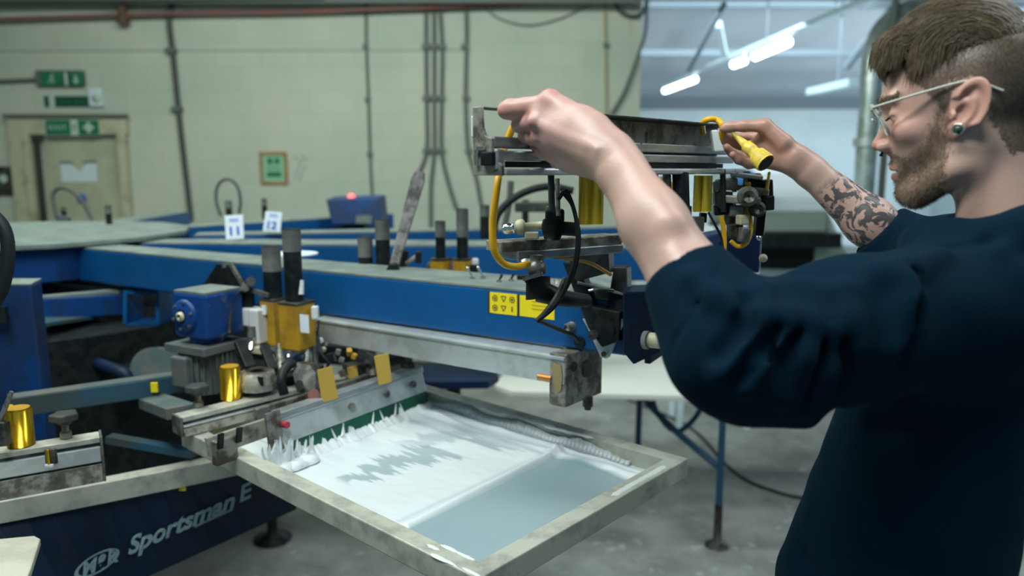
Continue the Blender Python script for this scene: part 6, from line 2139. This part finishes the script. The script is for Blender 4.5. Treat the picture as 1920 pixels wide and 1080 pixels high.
import time as _t
_t0 = _t.time()
all_c = [HO, NB, SNj, SFj, EN, WN, EF, WF, CH, P(945, 200, 1.1)]
lo = [min(q[i] for q in all_c) - 0.16 for i in range(3)]
hi = [max(q[i] for q in all_c) + 0.19 for i in range(3)]
bv, bq = surface_nets(body_sdf, lo, hi, 0.0019)
print('body', len(bv), _t.time() - _t0)


def vn3(p, f, seed):
    g = np.random.default_rng(seed)
    out = np.zeros(len(p))
    for i in range(6):
        k = g.normal(size=3); k /= np.linalg.norm(k)
        out += np.sin(p @ k * f * (0.7 + 0.8 * g.random()) + g.random() * 6.28)
    return out / 6


def in_poly(x, y, poly):
    res = np.zeros(len(x), bool)
    n = len(poly)
    for i in range(n):
        x0, y0 = poly[i]; x1, y1 = poly[(i + 1) % n]
        c_ = ((y0 > y) != (y1 > y)) & (x < (x1 - x0) * (y - y0) / ((y1 - y0) if y1 != y0 else 1e-9) + x0)
        res ^= c_
    return res


q = (bv - HOn) @ HR.T
isface = (np.abs(q[:, 0]) < 0.125) & (q[:, 2] > -0.125) & (q[:, 2] < 0.14) & (np.abs(q[:, 1]) < 0.10)
skin = np.tile(np.array([0.52, 0.345, 0.285]), (len(bv), 1))
blot = vn3(bv, 90, 1)[:, None]
skin *= 1 + 0.06 * blot
skin += np.array([0.05, -0.01, -0.01]) * np.clip(vn3(bv, 45, 2), 0, 1)[:, None]


def near_pt(c, r):
    return np.clip(1 - np.sqrt(((bv - A3(c)) ** 2).sum(1)) / r, 0, 1)[:, None]


def mixc(base, col, m):
    return base * (1 - m) + np.array(col) * m


handm = np.clip(near_pt(P(1020, 240, 1.07), 0.16) * 1.6, 0, 1)
skin = mixc(skin, (0.48, 0.29, 0.265), handm * 0.8)
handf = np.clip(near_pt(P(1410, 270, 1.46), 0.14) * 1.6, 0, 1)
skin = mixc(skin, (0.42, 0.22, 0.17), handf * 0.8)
knk = [P(994, 228, 1.055), P(1004, 258, 1.068), P(985, 202, 1.07), P(1030, 181, 1.045), P(948, 207, 1.08)]
for k_ in knk:
    skin = mixc(skin, (0.50, 0.22, 0.19), np.clip(near_pt(k_, 0.022) * 1.2, 0, 0.6))
xl, yl, zl = q[:, 0], q[:, 1], q[:, 2]
# rosy nose, ear, cheek
ear_m = (isface & (np.minimum(ear_sdf(q, 1), ear_sdf(q, -1)) < 0.0012))[:, None]
skin = mixc(skin, (0.50, 0.235, 0.19), ear_m * 0.6)
skin = mixc(skin, (0.50, 0.22, 0.18), np.clip(near_pt(h2w(0.108, 0, -0.012), 0.03) * 1.5, 0, 1) * 0.8)
skin = mixc(skin, (0.50, 0.25, 0.20), np.clip(near_pt(h2w(0.07, 0.045, 0.0), 0.045) * 1.3, 0, 1) * 0.5)
# lips
lipm = isface & (xl > 0.078) & (zl > -0.064) & (zl < -0.041) & (np.abs(yl) < 0.024) & (xl > 0.0845 - 0.1 * np.abs(yl))
skin = mixc(skin, (0.36, 0.16, 0.13), lipm[:, None] * 0.7)
jit = vn3(bv, 500, 7) * 0.0035 + vn3(bv, 180, 8) * 0.003 + rng.normal(size=len(bv)) * 0.0016
beard_poly = [head_px(x, y, 0.055) for x, y in ((1757, 196), (1750, 235), (1738, 262), (1712, 285), (1690, 296))] + [(0.082, -0.028), (0.100, -0.028), (0.105, -0.125), (0.030, -0.125), (0.028, -0.10), head_px(1768, 345, 0.055), head_px(1778, 290, 0.055), head_px(1783, 250, 0.055), head_px(1782, 196, 0.055)]
beard = isface & in_poly(xl + jit, zl + jit, beard_poly) & ~lipm & (zl > -0.118)
beard &= ~((xl > 0.086) & (zl > -0.037) & (np.abs(yl) < 0.006) & (zl > -0.03))
buzz_poly = [(0.088, 0.092), head_px(1690, 118, 0.06), head_px(1703, 148, 0.06), head_px(1735, 168, 0.065), head_px(1754, 190, 0.07), head_px(1758, 205, 0.07), head_px(1782, 205, 0.07), head_px(1788, 160, 0.07), head_px(1815, 142, 0.07), head_px(1846, 155, 0.07), head_px(1852, 190, 0.06), head_px(1868, 235, 0.05), head_px(1890, 290, 0.04), (-0.13, -0.05), (-0.13, 0.18), (0.09, 0.18)]
buzz = isface & in_poly(xl + jit * 1.6, zl + jit * 1.6, buzz_poly) & (~ear_m[:, 0] | (zl > 0.054))
dens = np.clip((zl - 0.02) / 0.07, 0, 1) + np.clip((-xl - 0.02) / 0.05, 0, 1)
dens = np.clip(0.45 + 0.5 * dens, 0, 0.94)[:, None]
skin = np.where(buzz[:, None], mixc(skin, (0.060, 0.046, 0.028), dens), skin)
bd = np.clip(0.30 + 0.35 * np.clip((-zl - 0.02) / 0.05, 0, 1) + 0.12 * vn3(bv, 160, 12), 0.2, 0.72)[:, None]
skin = np.where(beard[:, None], mixc(skin, (0.070, 0.046, 0.022), bd), skin)
# eyebrows
brow_m = isface & (xl > 0.066) & (np.abs(zl - 0.0475 - 0.05 * (0.09 - xl)) < 0.0045 + jit * 0.6) & (np.abs(yl) > 0.010) & (np.abs(yl) < 0.052)
skin = mixc(skin, (0.10, 0.065, 0.04), brow_m[:, None] * 0.75)
# tattoo mask on the far forearm
wf, ef = A3(WF), A3(EF)
ax_ = ef - wf
tt = ((bv - wf) @ ax_) / (ax_ @ ax_)
rr_ = np.sqrt(((bv - wf - tt[:, None] * ax_) ** 2).sum(1))
tat = ((tt > 0.22) & (tt < 1.0) & (rr_ < 0.06)).astype(float) * np.clip((tt - 0.22) / 0.08, 0, 1)


def skin_material():
    m = bpy.data.materials.new('skin')
    m.use_nodes = True
    n, l = nt(m)
    b = n['Principled BSDF']
    b.inputs['Roughness'].default_value = 0.42
    b.inputs['Specular IOR Level'].default_value = 0.5
    b.inputs['Subsurface Weight'].default_value = 0.12
    b.inputs['Subsurface Radius'].default_value = (0.012, 0.005, 0.003)
    b.inputs['Subsurface Scale'].default_value = 0.6
    a = n.new('ShaderNodeAttribute'); a.attribute_name = 'tone'
    t = n.new('ShaderNodeAttribute'); t.attribute_name = 'tattoo'
    tc = n.new('ShaderNodeTexCoord')
    no = n.new('ShaderNodeTexNoise'); no.inputs['Scale'].default_value = 38; no.inputs['Detail'].default_value = 3; no.inputs['Distortion'].default_value = 1.6
    l.new(tc.outputs['Object'], no.inputs[0])
    cr = n.new('ShaderNodeValToRGB')
    cr.color_ramp.elements[0].position = 0.47; cr.color_ramp.elements[0].color = (0, 0, 0, 1)
    cr.color_ramp.elements[1].position = 0.54; cr.color_ramp.elements[1].color = (1, 1, 1, 1)
    l.new(no.outputs[0], cr.inputs[0])
    mu = n.new('ShaderNodeMath'); mu.operation = 'MULTIPLY'
    l.new(cr.outputs[0], mu.inputs[0]); l.new(t.outputs['Fac'], mu.inputs[1])
    m2 = n.new('ShaderNodeMath'); m2.operation = 'MULTIPLY'; m2.inputs[1].default_value = 0.90
    l.new(mu.outputs[0], m2.inputs[0])
    mx = n.new('ShaderNodeMix'); mx.data_type = 'RGBA'
    l.new(m2.outputs[0], mx.inputs[0]); l.new(a.outputs['Color'], mx.inputs[6])
    mx.inputs[7].default_value = (0.03, 0.045, 0.055, 1)
    l.new(mx.outputs[2], b.inputs['Base Color'])
    nb = n.new('ShaderNodeTexNoise'); nb.inputs['Scale'].default_value = 260; nb.inputs['Detail'].default_value = 2
    l.new(tc.outputs['Object'], nb.inputs[0])
    bp = n.new('ShaderNodeBump'); bp.inputs['Strength'].default_value = 0.12; bp.inputs['Distance'].default_value = 0.002
    l.new(nb.outputs[0], bp.inputs['Height']); l.new(bp.outputs[0], b.inputs['Normal'])
    return m


person = thing('person', 'bearded man in a dark navy hooded sweatshirt and clear glasses, raising both arms', 'person', (PC.x, PC.y, 0))
body, bv2 = np_mesh('body', bv, bq, skin_material(), person, 1)
ca = body.data.attributes.new('tone', 'FLOAT_COLOR', 'POINT')
ca.data.foreach_set('color', np.concatenate([np.clip(skin, 0, 1), np.ones((len(bv), 1))], 1).astype(np.float32).ravel())
ta = body.data.attributes.new('tattoo', 'FLOAT', 'POINT')
ta.data.foreach_set('value', tat.astype(np.float32))

# vertex normals from quads
fn_ = np.cross(bv2[bq[:, 2]] - bv2[bq[:, 0]], bv2[bq[:, 3]] - bv2[bq[:, 1]])
vn_ = np.zeros_like(bv2)
for k in range(4):
    np.add.at(vn_, bq[:, k], fn_)
vn_ /= np.linalg.norm(vn_, axis=1)[:, None] + 1e-12
if ((bv2 - HOn)[isface] * vn_[isface]).sum() < 0:
    print('normals inward')
    vn_ = -vn_


def stubble(name, mask, count, length, rad, lean, material, seed, curl=0.3):
    g = np.random.default_rng(seed)
    idx = np.where(mask)[0]
    pick = g.choice(idx, min(count, len(idx)), replace=False)
    base = bv2[pick] + g.normal(size=(len(pick), 3)) * 0.0006
    dirn = vn_[pick] * 0.7 + np.array(A3(lean)) + g.normal(size=(len(pick), 3)) * curl
    dirn /= np.linalg.norm(dirn, axis=1)[:, None]
    L_ = length * (0.6 + 0.8 * g.random(len(pick)))[:, None]
    s1 = np.cross(dirn, g.normal(size=(len(pick), 3)))
    s1 /= np.linalg.norm(s1, axis=1)[:, None]
    s2 = np.cross(dirn, s1)
    b0 = base - dirn * 0.0008
    vs_ = np.stack([b0 + s1 * rad, b0 - 0.5 * s1 * rad + 0.87 * s2 * rad, b0 - 0.5 * s1 * rad - 0.87 * s2 * rad, base + dirn * L_], 1).reshape(-1, 3)
    o = np.arange(len(pick))[:, None] * 4
    fs = np.concatenate([o + [0, 1, 3], o + [1, 2, 3], o + [2, 0, 3]])
    me = bpy.data.meshes.new(name)
    me.from_pydata([tuple(v) for v in (vs_ - A3(world_loc(person)))], [], [tuple(int(i) for i in f) for f in fs])
    me.materials.append(material)
    ob = bpy.data.objects.new(name, me)
    COL.objects.link(ob)
    ob.parent = person
    return ob


hair_m = mat('brown_hair', (0.115, 0.085, 0.046, 1), 0.45, dirt=(0.065, 0.046, 0.025, 1), dscale=60, damt=0.42, sharp=0.2)
hair_dark = mat('short_dark_hair', (0.070, 0.052, 0.030, 1), 0.6)
beard_m = mat('beard_hair', (0.22, 0.15, 0.08, 1), 0.55, dirt=(0.11, 0.075, 0.04, 1), dscale=70, damt=0.45, sharp=0.2)
stubble('beard', beard, 6500, 0.0048, 0.00026, HFw * 0.2 - HUp * 0.7, beard_m, 3)
stubble('side_hair', buzz & (yl > -0.02), 14000, 0.0036, 0.00026, -HUp * 0.5 + HFw * 0.1, hair_dark, 4)
stubble('eyebrow', brow_m, 500, 0.006, 0.0003, -HFw * 0.7 + HUp * 0.2, hair_dark, 6)

# ---- top hair: a cap plus many combed strands
def hair_top(q):
    d = ellip(q, (0.006, 0, 0.078), (0.091, 0.065, 0.087))
    d = smin(d, ellip(q, (0.066, 0, 0.107), (0.036, 0.052, 0.029)), 0.006)
    return d


def hair_sdf(p):
    q = (p - HOn) @ HR.T
    d = hair_top(q)
    # lower border: rises from the fringe to the crown
    bz = np.interp(q[:, 0], [-0.12, -0.03, 0.011, 0.029, 0.077, 0.10], [0.150, 0.138, 0.123, 0.113, 0.096, 0.088])
    d = smax(d, bz - q[:, 2], 0.006)
    return d


hv, hq_ = surface_nets(hair_sdf, A3(HO) - 0.22, A3(HO) + 0.24, 0.003)
hair_ob, _ = np_mesh('top_hair', hv, hq_, hair_m, person, 1)
g = np.random.default_rng(21)
NSD = 7500
vs_, fs_ = [], []
k = 0
for i in range(NSD):
    x0 = -0.075 + 0.165 * g.random()
    y0 = (g.random() * 2 - 1) * 0.062
    if g.random() < 0.45:
        y0 = 0.030 + 0.036 * g.random()
    L_ = 0.035 + 0.035 * g.random()
    npt = 6
    lift = 0.001 + 0.004 * g.random()
    dy_ = 0.25 * (g.random() - 0.5)
    path = []
    x, y = x0, y0
    ok = True
    for j in range(npt):
        t = j / (npt - 1)
        xx = x0 + L_ * t
        yy = y0 + dy_ * L_ * t + (0.006 if y0 > 0 else -0.006) * t
        # height of the hair surface over (xx, yy)
        u1 = 1 - ((xx - 0.006) / 0.094) ** 2 - (yy / 0.068) ** 2
        z1 = 0.078 + 0.090 * math.sqrt(u1) if u1 > 0 else None
        u2 = 1 - ((xx - 0.066) / 0.040) ** 2 - (yy / 0.058) ** 2
        z2 = 0.108 + 0.033 * math.sqrt(u2) if u2 > 0 else None
        zz = max([z for z in (z1, z2) if z is not None], default=None)
        if zz is None:
            if path:
                lx, ly_, lz = path[-1]
                path.append((lx + 0.0015, ly_ + 0.001, lz - 0.007))
                continue
            ok = False
            break
        path.append((xx, yy, zz + lift))
    if not ok or len(path) < 3:
        continue
    wx, wy, wz = g.normal(size=3) * 0.002
    pts_ = [h2w(a + wx * j / 5, b + wy * j / 5, c_ + wz * j / 5) for j, (a, b, c_) in enumerate(path)]
    rad = 0.00055 + 0.0004 * g.random()
    for j, p_ in enumerate(pts_):
        d_ = (pts_[min(j + 1, len(pts_) - 1)] - pts_[max(j - 1, 0)]).normalized()
        s1 = d_.cross(HLf).normalized(); s2 = d_.cross(s1)
        r_ = rad * (1 - 0.8 * j / (len(pts_) - 1))
        for a in range(3):
            an = 2.0944 * a
            vs_.append(p_ + (s1 * math.cos(an) + s2 * math.sin(an)) * r_)
    for j in range(len(pts_) - 1):
        for a in range(3):
            b_ = (a + 1) % 3
            fs_.append((k + j * 3 + a, k + j * 3 + b_, k + (j + 1) * 3 + b_, k + (j + 1) * 3 + a))
    k += 3 * len(pts_)
link_mesh('hair_strands', vs_, fs_, hair_m, person, smooth=True)
# fringe strands falling over the forehead
vs_, fs_ = [], []
k = 0
for i in range(1500):
    y0 = (g.random() * 2 - 1) * 0.050
    xf = 0.103 - 5.5 * y0 * y0
    z0 = 0.128 - 8 * y0 * y0 + 0.012 * (g.random() - 0.5)
    L_ = 0.026 + 0.020 * g.random()
    pth = []
    for j in range(5):
        t = j / 4
        pth.append(h2w(xf - 0.028 + 0.033 * min(1, t * 1.8) - 0.012 * t * t + 0.002 * g.random(), y0 + 0.010 * t * (g.random() - 0.3), z0 + 0.008 - L_ * t * t - 0.006 * t))
    rad = 0.0006 + 0.0004 * g.random()
    for j, p_ in enumerate(pth):
        d_ = (pth[min(j + 1, 4)] - pth[max(j - 1, 0)]).normalized()
        s1 = d_.cross(HLf).normalized(); s2 = d_.cross(s1)
        r_ = rad * (1 - 0.8 * j / 4)
        for a in range(3):
            vs_.append(p_ + (s1 * math.cos(2.0944 * a) + s2 * math.sin(2.0944 * a)) * r_)
    for j in range(4):
        for a in range(3):
            b_ = (a + 1) % 3
            fs_.append((k + j * 3 + a, k + j * 3 + b_, k + (j + 1) * 3 + b_, k + (j + 1) * 3 + a))
    k += 15
link_mesh('fringe', vs_, fs_, hair_m, person, smooth=True)

# ---- eyes, piercings, ear plug, glasses
for sgn in (1, -1):
    e = h2w(0.0735, 0.0315 * sgn, 0.026)
    eo = MB().sphere(e, 0.0121, 20, 14).build('eye', mat('eye_white', (0.62, 0.58, 0.55, 1), 0.25), person)
    d_ = (HFw * 1.0 - HUp * 0.38).normalized()
    MB().lathe(e + d_ * 0.0112, d_, [(0, 0.0052), (0.0010, 0.0040), (0.0013, 0.0)], 16).build('iris', mat('iris', (0.10, 0.10, 0.08, 1), 0.2), eo)
    lm = MB()
    for i in range(16):
        t = (i / 15 - 0.5) * 0.020
        b0 = h2w(0.0865 - 12 * t * t * 0.9, 0.0315 * sgn + t, 0.0228)
        lm.cyl(b0, b0 + HFw * 0.0055 - HUp * 0.0035, 0.00045, 0.0001, n=4)
    lm.build('eyelashes', M['black'], person)
EP = h2w(0.0035, 0.0862, -0.0095)
MB().lathe(EP - HLf * 0.001, (HLf + HFw * 0.30).normalized(), [(0, 0.0072), (0.0022, 0.0078), (0.003, 0.0070), (0.003, 0.0052), (0.0014, 0.0050)], 24).build('ear_plug_ring', M['chrome'], person)
MB().sphere(EP + HLf * 0.0006, 0.0050, 16, 10).build('ear_plug_stone', mat('grey_green_stone', (0.05, 0.075, 0.06, 1), 0.2), person)
m_ = MB()
for sgn in (1, -1):
    m_.sphere(h2w(0.1035, 0.0035 * sgn, -0.0255), 0.0021, 10, 8)
m_.tube([h2w(0.1035, 0.0035, -0.0250), h2w(0.1005, 0.003, -0.021), h2w(0.100, 0, -0.0195), h2w(0.1005, -0.003, -0.021), h2w(0.1035, -0.0035, -0.0250)], 0.0011, 8, 3)
m_.build('nose_ring', M['black'], person)
MB().sphere(h2w(0.0845, 0.012, -0.0640), 0.0018, 10, 8).build('lip_stud', M['black'], person)

glass_m = bpy.data.materials.new('clear_lens')
glass_m.use_nodes = True
n_, l_ = nt(glass_m)
n_.remove(n_['Principled BSDF'])
tr = n_.new('ShaderNodeBsdfTransparent'); tr.inputs[0].default_value = (0.93, 0.95, 0.95, 1)
gl = n_.new('ShaderNodeBsdfGlossy'); gl.inputs['Roughness'].default_value = 0.05
fr_ = n_.new('ShaderNodeFresnel'); fr_.inputs[0].default_value = 1.5
mxs = n_.new('ShaderNodeMixShader')
l_.new(fr_.outputs[0], mxs.inputs[0]); l_.new(tr.outputs[0], mxs.inputs[1]); l_.new(gl.outputs[0], mxs.inputs[2])
l_.new(mxs.outputs[0], n_['Material Output'].inputs[0])
frame_m = mat('clear_acetate', (0.50, 0.52, 0.47, 1), 0.25, spec=0.6)
gs = bpy.data.objects.new('glasses', None)
COL.objects.link(gs)
gs.parent = person
gs.location = h2w(0.1, 0, 0.03) - person.location


def lens_pts(sgn, n=28):
    out = []
    for i in range(n):
        a = 2 * math.pi * i / n
        ca, sa = math.cos(a), math.sin(a)
        yy = 0.0335 + 0.0255 * abs(ca) ** 0.8 * (1 if ca > 0 else -1)
        zz = 0.019 + 0.0205 * abs(sa) ** 0.85 * (1 if sa > 0 else -1)
        # front curves back at the temples and tilts in at the cheeks
        xx = 0.1090 - 0.0085 * ((yy - 0.012) / 0.045) ** 2 - 0.46 * (0.038 - zz)
        out.append(h2w(xx, yy * sgn, zz))
    return out


for sgn in (1, -1):
    lp = lens_pts(sgn)
    ring = MB().tube(lp + [lp[0]], 0.00155, 8, 2)
    rb = ring.build('rim', frame_m, gs)
    c_ = sum(lp, V((0, 0, 0))) / len(lp)
    link_mesh('lens', [c_] + lp, [(0, 1 + i, 1 + (i + 1) % len(lp)) for i in range(len(lp))], glass_m, gs, smooth=True)
    hx, hz_ = 0.1035, 0.0375
    MB().tube([h2w(hx, 0.0595 * sgn, hz_ - 0.001), h2w(hx - 0.004, 0.0655 * sgn, hz_), h2w(0.06, 0.072 * sgn, 0.0425), h2w(0.012, 0.0765 * sgn, 0.0480), h2w(-0.010, 0.0775 * sgn, 0.0485), h2w(-0.030, 0.0745 * sgn, 0.040), h2w(-0.046, 0.0725 * sgn, 0.030)], 0.00165, 8, 5).build('temple', frame_m, gs)
    MB().box(h2w(hx - 0.001, 0.0615 * sgn, hz_), (0.006, 0.008, 0.0075), (HFw, HLf, HUp)).build('hinge', frame_m, gs, 0.0008)
MB().tube([h2w(0.1085, 0.0085, 0.024), h2w(0.112, 0, 0.027), h2w(0.1085, -0.0085, 0.024)], 0.0016, 8, 4).build('bridge', frame_m, gs)

# ---- hooded sweatshirt
FD = V((-math.cos(PSI), math.sin(PSI), 0))
CUFN = EN.lerp(WN, 0.37)
CUFF_F = EF.lerp(WF, 0.26)
folds = []


def hoodie_core(p):
    tl, tr_ = PC - bl_dir * -0.070, PC - bl_dir * 0.070
    cl, cr_ = CH + bl_dir * 0.080, CH - bl_dir * 0.080
    d = rcone(p, tl - UP * 0.10, cl, 0.140, 0.118)
    d = smin(d, rcone(p, tr_ - UP * 0.10, cr_, 0.140, 0.118), 0.06)
    d = smin(d, rcone(p, PC - UP * 0.02 + FD * 0.030, CH, 0.135, 0.10), 0.05)
    d = smin(d, rcone(p, MIDS - bl_dir * -0.15, MIDS - bl_dir * 0.15, 0.086, 0.086), 0.06)
    d = smin(d, rcone(p, NB - UP * 0.03, MIDS - UP * 0.05, 0.085, 0.12), 0.05)
    # near sleeve
    s = rcone(p, SNj, SNj.lerp(EN, 0.55), 0.098, 0.082)
    s = smin(s, rcone(p, SNj.lerp(EN, 0.5), EN + UP * -0.004, 0.082, 0.070), 0.03)
    s = smin(s, rcone(p, EN, EN.lerp(WN, 0.20), 0.068, 0.061), 0.035)
    s = smin(s, rcone(p, EN.lerp(WN, 0.18), EN.lerp(WN, 0.37), 0.060, 0.0545), 0.012)
    s = smin(s, rcone(p, P(1405, 716, 0.86), P(1500, 716, 0.89), 0.048, 0.055), 0.03)
    d = smin(d, s, 0.035)
    # far sleeve
    s = rcone(p, SFj, EF, 0.090, 0.068)
    s = smin(s, rcone(p, EF, CUFF_F, 0.066, 0.058), 0.03)
    d = smin(d, s, 0.035)
    return d


def hoodie_sdf(p):
    d = hoodie_core(p)
    # hood bunched round the neck
    for i in range(len(HOOD) - 1):
        d = smin(d, rcone(p, HOOD[i][0], HOOD[i + 1][0], HOOD[i][1], HOOD[i + 1][1]), 0.016)
    hb_ = NC - FD * 0.105 - UP * 0.055
    d = smin(d, rcone(p, hb_ + bl_dir * 0.07, hb_ - bl_dir * 0.07, 0.048, 0.048), 0.02)
    d = smin(d, rcone(p, hb_ + bl_dir * 0.075, NC + bl_dir * 0.105 + FD * 0.02 - UP * 0.045, 0.045, 0.026), 0.016)
    for kind, pts_, r_, k_ in folds:
        for a, b in zip(pts_[:-1], pts_[1:]):
            e = rcone(p, a, b, r_, r_)
            d = smin(d, e, k_) if kind > 0 else smax(d, -e, k_)
    # soft cloth undulation
    d = d + 0.0016 * np.sin(p[:, 0] * 37 + p[:, 2] * 51) * np.sin(p[:, 1] * 43 - p[:, 2] * 22)
    # open cuffs: cut where the arms leave
    wn, en = A3(WN), A3(EN)
    ax1 = (wn - en) / np.linalg.norm(wn - en)
    cut = (p - A3(CUFN)) @ ax1
    nearw = np.sqrt(((p - A3(EN.lerp(WN, 0.5))) ** 2).sum(1)) - 0.13
    d = np.where(nearw < 0, smax(d, cut, 0.006), d)
    wf_, ef_ = A3(WF), A3(EF)
    ax2 = (wf_ - ef_) / np.linalg.norm(wf_ - ef_)
    cut2 = (p - A3(CUFF_F)) @ ax2
    nearf = np.sqrt(((p - A3(EF.lerp(WF, 0.5))) ** 2).sum(1)) - 0.12
    d = np.where(nearf < 0, smax(d, cut2, 0.006), d)
    # hem
    d = smax(d, 0.90 - p[:, 2], 0.01)
    # neck opening
    q = (p - HOn) @ HR.T
    nk = rcone(q, (-0.030, 0, -0.05), (-0.055, 0, -0.165), 0.066, 0.070)
    d = smax(d, -nk, 0.008)
    return d


# ring of the hood round the neck
NC = h2w(-0.048, 0, -0.135)
HOOD = []
for i in range(15):
    a = 2 * math.pi * i / 14
    fx, fy = math.cos(a), math.sin(a)
    rr = 0.100 + (0.02 if fx < -0.3 else 0)
    up_ = 0.004 - 0.022 * fx
    HOOD.append((NC + FD * (rr * fx) + bl_dir * (rr * fy * 1.02) + UP * (up_ - 0.02), 0.031 + 0.008 * (fx < 0) + 0.004 * math.sin(a * 3)))


def trace(fn, px, py, t0=0.5, t1=1.8):
    rr = A3(ray(px, py))
    o_ = np.array([0, 0, CAMH])
    t = t0
    for _ in range(80):
        d_ = float(fn((o_ + rr * t)[None, :])[0])
        if d_ < 0.0008:
            return V(tuple(o_ + rr * t))
        t += d_ * 0.8
        if t > t1:
            return None
    return V(tuple(o_ + rr * t))


fold_px = [
    (1, [(1433, 548), (1432, 600), (1400, 650), (1352, 700)], 0.0135, 0.014),
    (1, [(1470, 545), (1478, 600), (1440, 660), (1398, 722)], 0.0135, 0.014),
    (1, [(1510, 545), (1516, 610), (1500, 670), (1478, 740)], 0.0149, 0.016),
    (1, [(1545, 560), (1556, 620), (1552, 690), (1520, 760)], 0.0149, 0.016),
    (1, [(1585, 548), (1588, 600), (1600, 650)], 0.0135, 0.018),
    (1, [(1650, 520), (1690, 535), (1702, 580), (1690, 650)], 0.0162, 0.022),
    (1, [(1760, 480), (1700, 508), (1650, 520)], 0.0135, 0.018),
    (1, [(1880, 478), (1920, 520), (1950, 600)], 0.0135, 0.02),
    (1, [(1300, 520), (1340, 560), (1392, 590)], 0.0108, 0.016),
    (-1, [(1452, 615), (1424, 660), (1376, 716)], 0.0065, 0.0140),
    (-1, [(1496, 610), (1470, 664), (1436, 735)], 0.0065, 0.0140),
    (-1, [(1536, 610), (1528, 680), (1500, 752)], 0.0065, 0.0140),
    (-1, [(1575, 640), (1580, 700), (1560, 770)], 0.0065, 0.0140),
    (-1, [(1560, 790), (1640, 800), (1740, 800)], 0.0120, 0.0200),
    (-1, [(1720, 478), (1780, 460), (1850, 452)], 0.0040, 0.0120),
    (-1, [(1700, 520), (1712, 580), (1704, 660), (1660, 740)], 0.0065, 0.0200),
    (-1, [(1400, 560), (1396, 610), (1350, 665)], 0.0065, 0.0140),
    (-1, [(1512, 905), (1490, 960), (1505, 1040), (1530, 1080)], 0.0065, 0.0140),
    (-1, [(1255, 655), (1290, 600), (1330, 545), (1350, 500)], 0.0022, 0.0040),
]
fl_tmp = []
for kind, pp_, r_, k_ in fold_px:
    hp_ = []
    for (x, y) in pp_:
        h_ = trace(hoodie_core, x, y)
        if h_ is not None:
            hp_.append(h_ + ray(x, y) * (0.004 if kind > 0 else -0.001))
    if len(hp_) > 1:
        fl_tmp.append((kind, hp_, r_, k_))
folds = fl_tmp
_t0 = _t.time()
hl = [SNj, SFj, EN, EF, PC, CUFN, CUFF_F, NB]
lo = [min(q_[i] for q_ in hl) - 0.22 for i in range(3)]
hi = [max(q_[i] for q_ in hl) + 0.20 for i in range(3)]
lo[2] = 0.86
cv, cq = surface_nets(hoodie_sdf, lo, hi, 0.0042)
print('hoodie', len(cv), _t.time() - _t0)


def cloth_material():
    m = bpy.data.materials.new('navy_fleece')
    m.use_nodes = True
    n, l = nt(m)
    b = n['Principled BSDF']
    b.inputs['Base Color'].default_value = (0.0020, 0.0135, 0.027, 1)
    b.inputs['Roughness'].default_value = 0.9
    b.inputs['Specular IOR Level'].default_value = 0.05
    b.inputs['Sheen Weight'].default_value = 0.02
    b.inputs['Sheen Roughness'].default_value = 0.5
    b.inputs['Sheen Tint'].default_value = (0.25, 0.55, 0.75, 1)
    tc = n.new('ShaderNodeTexCoord')
    no = n.new('ShaderNodeTexNoise'); no.inputs['Scale'].default_value = 420; no.inputs['Detail'].default_value = 2
    l.new(tc.outputs['Object'], no.inputs[0])
    bp = n.new('ShaderNodeBump'); bp.inputs['Strength'].default_value = 0.25; bp.inputs['Distance'].default_value = 0.002
    l.new(no.outputs[0], bp.inputs['Height']); l.new(bp.outputs[0], b.inputs['Normal'])
    return m


M['fleece'] = cloth_material()
hoodie, _ = np_mesh('hooded_sweatshirt', cv, cq, M['fleece'], person, 2)
MB().tube([NC + FD * 0.105 + bl_dir * 0.02 - UP * 0.02, NC + FD * 0.135 + bl_dir * 0.02 - UP * 0.06, NC + FD * 0.150 + bl_dir * 0.018 - UP * 0.11], 0.0022, 8, 4).build('drawstring', M['rubber'], person)


def legs_sdf(p):
    d = None
    for s_ in (1, -1):
        hip = PC + bl_dir * (0.09 * s_) - UP * 0.12
        kn = V((hip.x, hip.y, 0.50)) + FD * 0.02 + bl_dir * (0.02 * s_)
        an = V((hip.x, hip.y, 0.09)) - FD * 0.02 + bl_dir * (0.03 * s_)
        e = smin(rcone(p, hip, kn, 0.098, 0.068), rcone(p, kn, an, 0.068, 0.052), 0.03)
        d = e if d is None else smin(d, e, 0.03)
    d = smin(d, rcone(p, PC + bl_dir * 0.07 - UP * 0.06, PC - bl_dir * 0.07 - UP * 0.06, 0.115, 0.115), 0.04)
    return np.maximum(d, 0.06 - p[:, 2])


pl = A3(PC)
jv, jq = surface_nets(legs_sdf, [pl[0] - 0.3, pl[1] - 0.3, 0.0], [pl[0] + 0.3, pl[1] + 0.3, 1.2], 0.010)
np_mesh('trousers', jv, jq, mat('dark_jeans', (0.012, 0.016, 0.028, 1), 0.85), person, 1)
for s_ in (1, -1):
    an = V((PC.x, PC.y, 0.0)) + bl_dir * (0.12 * s_)

    def shoe(p, an=an):
        d = rcone(p, an + UP * 0.045 - FD * 0.05, an + UP * 0.038 + FD * 0.16, 0.042, 0.036)
        d = smin(d, rcone(p, an + UP * 0.06 - FD * 0.03, an + UP * 0.09 - FD * 0.02, 0.042, 0.045), 0.02)
        return np.maximum(d, -p[:, 2] + 0.004)
    a3 = A3(an)
    sv_, sq_ = surface_nets(shoe, [a3[0] - 0.26, a3[1] - 0.26, -0.02], [a3[0] + 0.26, a3[1] + 0.26, 0.2], 0.008)
    np_mesh('shoe', sv_, sq_, M['rubber'], person, 1)
